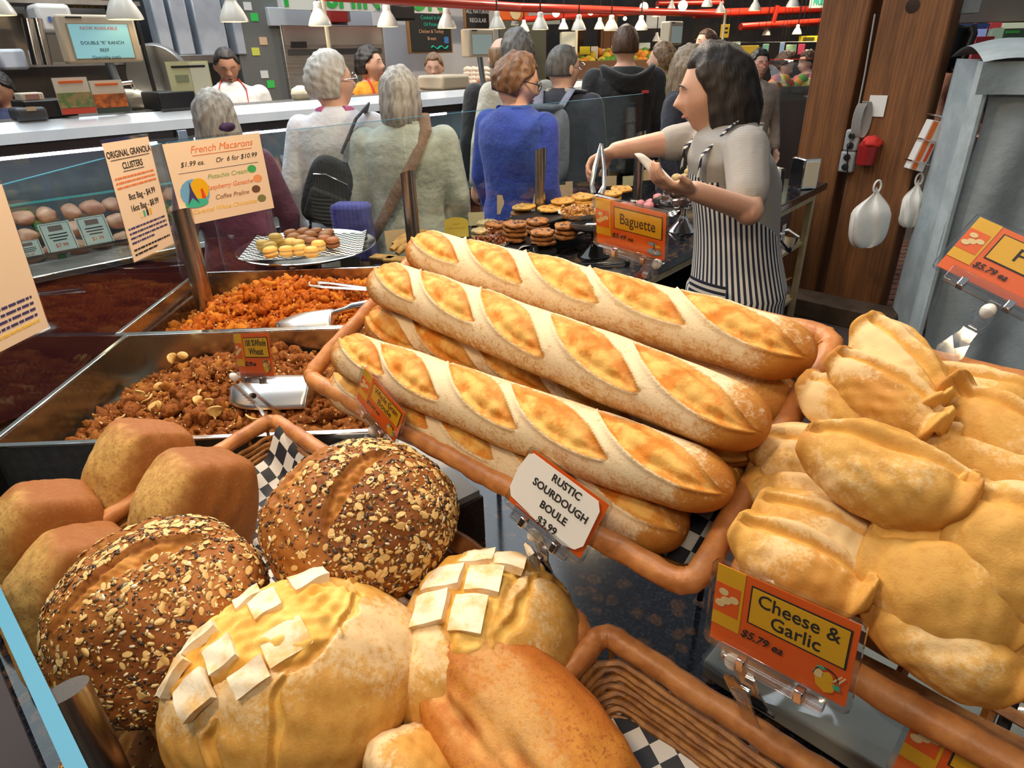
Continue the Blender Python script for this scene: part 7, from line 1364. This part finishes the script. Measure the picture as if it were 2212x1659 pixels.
b = MB(); ell(b, [(hip - Vector((0, 0, .10)), side * .180, fwd * .140), (hip + Vector((0, 0, .02)), side * .178, fwd * .137)], 24)
for s in (-1, 1): limb(b, [hip + side * .088 * s - Vector((0, 0, .06)), Vector((hip.x, hip.y, .48)) + side * .092 * s + fwd * .02, Vector((hip.x, hip.y, .10)) + side * .094 * s], [.098, .072, .056])
remesh(b.build('jeans', JEAN, srv), .014, 3)
for s in (-1, 1): b = MB(); ell(b, [(Vector((hip.x, hip.y, z)) + side * .09 * s + fwd * q, side * a, Vector((0, 0, c))) for q, z, a, c in ((-.06, .045, .035, .04), (.03, .05, .045, .046), (.13, .035, .044, .032), (.19, .028, .03, .022))], 14); b.build('shoe', BLACK, srv)
hair(srv, HMs, 'bob', HK, 12); face_parts(srv, HMs, HK)
# apron wrapped round the front and sides of the body
def apron_cloth():
    nu, nv = 60, 50; P = []; st = []
    for i in range(nu):
        u = i / (nu - 1); a = (u - .5) * 2
        for j in range(nv):
            v = j / (nv - 1); z = 1.30 - .86 * v
            k = min(1, max(0, (z - hip.z) / (chest.z - hip.z))); c = hip.lerp(chest, k) if z > hip.z else Vector((hip.x, hip.y, z)); rx = .195 - .035 * math.sin(min(1, k) * 2.6) ; ry = .142 - .02 * math.sin(k * 2.6)
            if z < hip.z: rx += .05 * (hip.z - z); ry += .05 * (hip.z - z) + .012 * math.sin(a * 9)
            if z > waist.z: wrap = .80 + (2.3 - .80) * (1 - sstep(np.array(waist.z + .02), np.array(waist.z + .16), np.array(z)))
            else: wrap = 2.3
            wrap = float(wrap); th = a * wrap; p = c + side * math.sin(th) * rx + fwd * math.cos(th) * ry; P.append((p.x, p.y, z)); st.append(th * .175 / .0205)
    o = npmesh('apron', P, npgrid(nu, nv), APS, srv, None, {'stripe': st}); mo = o.modifiers.new('s', 'SOLIDIFY'); mo.thickness = .005; mo.offset = 0; return o
apron_cloth()
b = MB(); pc_ = hip + fwd * .17 - side * .08; b.grid(lambda u, v: hip + side * math.sin(-.95 + .75 * u) * .21 + fwd * math.cos(-.95 + .75 * u) * .178 + Vector((0, 0, .05 - .17 * v)), 14, 10)
o = npmesh('apron_pocket', [tuple(q) for q in b.v], np.array(b.f), APS, srv, None, {'stripe': [(i % 10) / 9 * 8.5 for i in range(140)]})
for s, nm in ((-1, 0), (1, 1)):
    p0 = chest + fwd * .14 + side * s * .085 + Vector((0, 0, .02)); b = MB(); b.tube([p0, shc + fwd * .10 + side * s * .085 + Vector((0, 0, -.02)), shc + fwd * .02 + side * s * .07 + Vector((0, 0, .055)), nb - fwd * .055 + Vector((0, 0, .05))], .010, 8, flat=.35); b.build('apron_strap', APR, srv)
bk = waist - fwd * .125; b = MB()
b.tube([bk, bk - fwd * .035 + Vector((0, 0, .02)), bk - fwd * .06 - side * .02, bk - fwd * .05 - Vector((0, 0, .05)), bk - fwd * .01 - Vector((0, 0, .02))], .011, 8, flat=.3); b.tube([bk, bk - fwd * .05 - Vector((0, 0, .15)), bk - fwd * .04 - Vector((0, 0, .36))], .010, 8, flat=.3); b.build('apron_tie', APR, srv)
# what she holds
p0 = atd(1298, 325, 1.99); p1 = atd(1290, 418, 2.0); t = thing('serving_tongs', 'steel tongs held by the server over the golden cookies', 'tongs', frame(p0, p1 - p0, Vector((1, 0, 0)))); L_ = (p1 - p0).length
for s in (-1, 1): b = MB(); b.tube([(-.02, 0, 0), (L_ * .4, s * .014, 0), (L_ * .8, s * .02, 0), (L_, s * .012, 0)], [.005, .007, .007, .010], 8, flat=.35); b.build('tong_arm', CHROME, t)
q = [atd(*c, d) for *c, d in ((1370, 332, 1.70), (1418, 346, 1.66), (1470, 400, 1.64), (1412, 386, 1.68))]; b = MB(); b.grid(lambda u, v: (q[0].lerp(q[1], u)).lerp(q[3].lerp(q[2], u), v) + Vector((0, 0, .006 * math.sin(u * 5))), 8, 6); tag(b.build('paper_slip', PAPER, solid=.001), 'small white paper bag in the hand of the server', 'paper bag')
# a clear bag of plastic film beside the empty basket
c = atz(1950, 1500, GZ + .05)
t = thing('film_bags', 'pile of clear plastic bags on the counter below the rolls', 'plastic bag', Matrix.Translation(c) @ Matrix.Rotation(TH, 4, 'Z')); nu = 40; X_, Y_ = np.meshgrid(np.linspace(-.20, .20, nu), np.linspace(-.12, .12, nu), indexing='ij'); x_, y_ = X_.ravel(), Y_.ravel(); pp_ = np.stack([x_, y_, 0 * x_], 1)
npmesh('film_sheet', np.stack([x_, y_, .02 + .012 * sn(pp_, 25, 3) + .006 * sn(pp_, 60, 4)], 1), npgrid(nu, nu), FILM, t); npmesh('film_sheet', np.stack([x_, y_, .005 + .008 * sn(pp_, 22, 5)], 1), npgrid(nu, nu), FILM, t)
b = MB(); b.box((-.02, 0, -.02), (.36, .22, .03)); b.build('bag_carton', mat('grey_board', (.36, .35, .32), .7), t, bevel=.004)
# lettering becomes plain mesh
dg = bpy.context.evaluated_depsgraph_get()
for o in [o for o in sc.objects if o.type == 'FONT']:
    if not o.data.body.strip(): bpy.data.objects.remove(o); continue
    me = bpy.data.meshes.new_from_object(o.evaluated_get(dg)); n = bpy.data.objects.new('lettering', me); col.objects.link(n); n.parent = o.parent; n.matrix_basis = o.matrix_basis.copy(); bpy.data.objects.remove(o)

# pieces that belong to a part go under that part
UNDER = {'oat_flake': ('crust',), 'seed_crust': ('crust',), 'crust_plate': ('crust',), 'iris': ('eye',), 'clip_rib': ('clip_jaw',), 'clip_spring': ('clip_jaw',), 'hinge_spring': ('holder_hinge',), 'apron_pocket': ('apron',), 'apron_strap': ('apron',), 'apron_tie': ('apron',), 'glasses_temple': ('glasses_rim',),
    'bag_pocket': ('bag_body',), 'bag_zip': ('bag_body',), 'backpack_pocket': ('bag_body',), 'title_box': ('orange_card',), 'title_border': ('orange_card',), 'yellow_band': ('orange_card',), 'picture_square': ('orange_card',), 'printed_': ('paper_sheet', 'orange_card', 'card_sheet'), 'lettering': ('title_box', 'white_paper_slip', 'paper_sheet', 'card_sheet', 'screen', 'board_face', 'tag_card', 'body', 'orange_card'), 'tag_': ('tag_card',), 'collar': ('jacket', 'shirt'), 'hood': ('jacket',), 'chest_mark': ('jacket',), 'hair_tie': ('hair',), 'lamp_glow': ('lamp_shade',), 'order_': ('screen_face',), 'key_pad': ('screen_face',), 'socket_outlet': ('body',), 'duct_rib': ('duct_body',), 'pinned_sheet': ('body',), 'stuck_note': ('body',), 'leaflet_': ('body',)}
for t in [o for o in sc.objects if o.parent is None and o.type == 'EMPTY']:
    ch = list(t.children); base = {}
    for c in ch: base.setdefault(c.name.split('.')[0], []).append(c)
    seen = {}
    for c in ch:
        nm = c.name.split('.')[0]; key = nm if nm in UNDER else next((k for k in UNDER if k.endswith('_') and nm.startswith(k)), None)
        if not key: continue
        tgt = next((q for q in UNDER[key] if q in base and q != nm), None)
        if not tgt: continue
        i = seen.get(nm, 0); seen[nm] = i + 1; p = base[tgt][i % len(base[tgt])]
        if p.parent is not t: p = p.parent
        if p is c: continue
        m = p.matrix_basis.inverted() @ c.matrix_basis; c.parent = p; c.matrix_basis = m
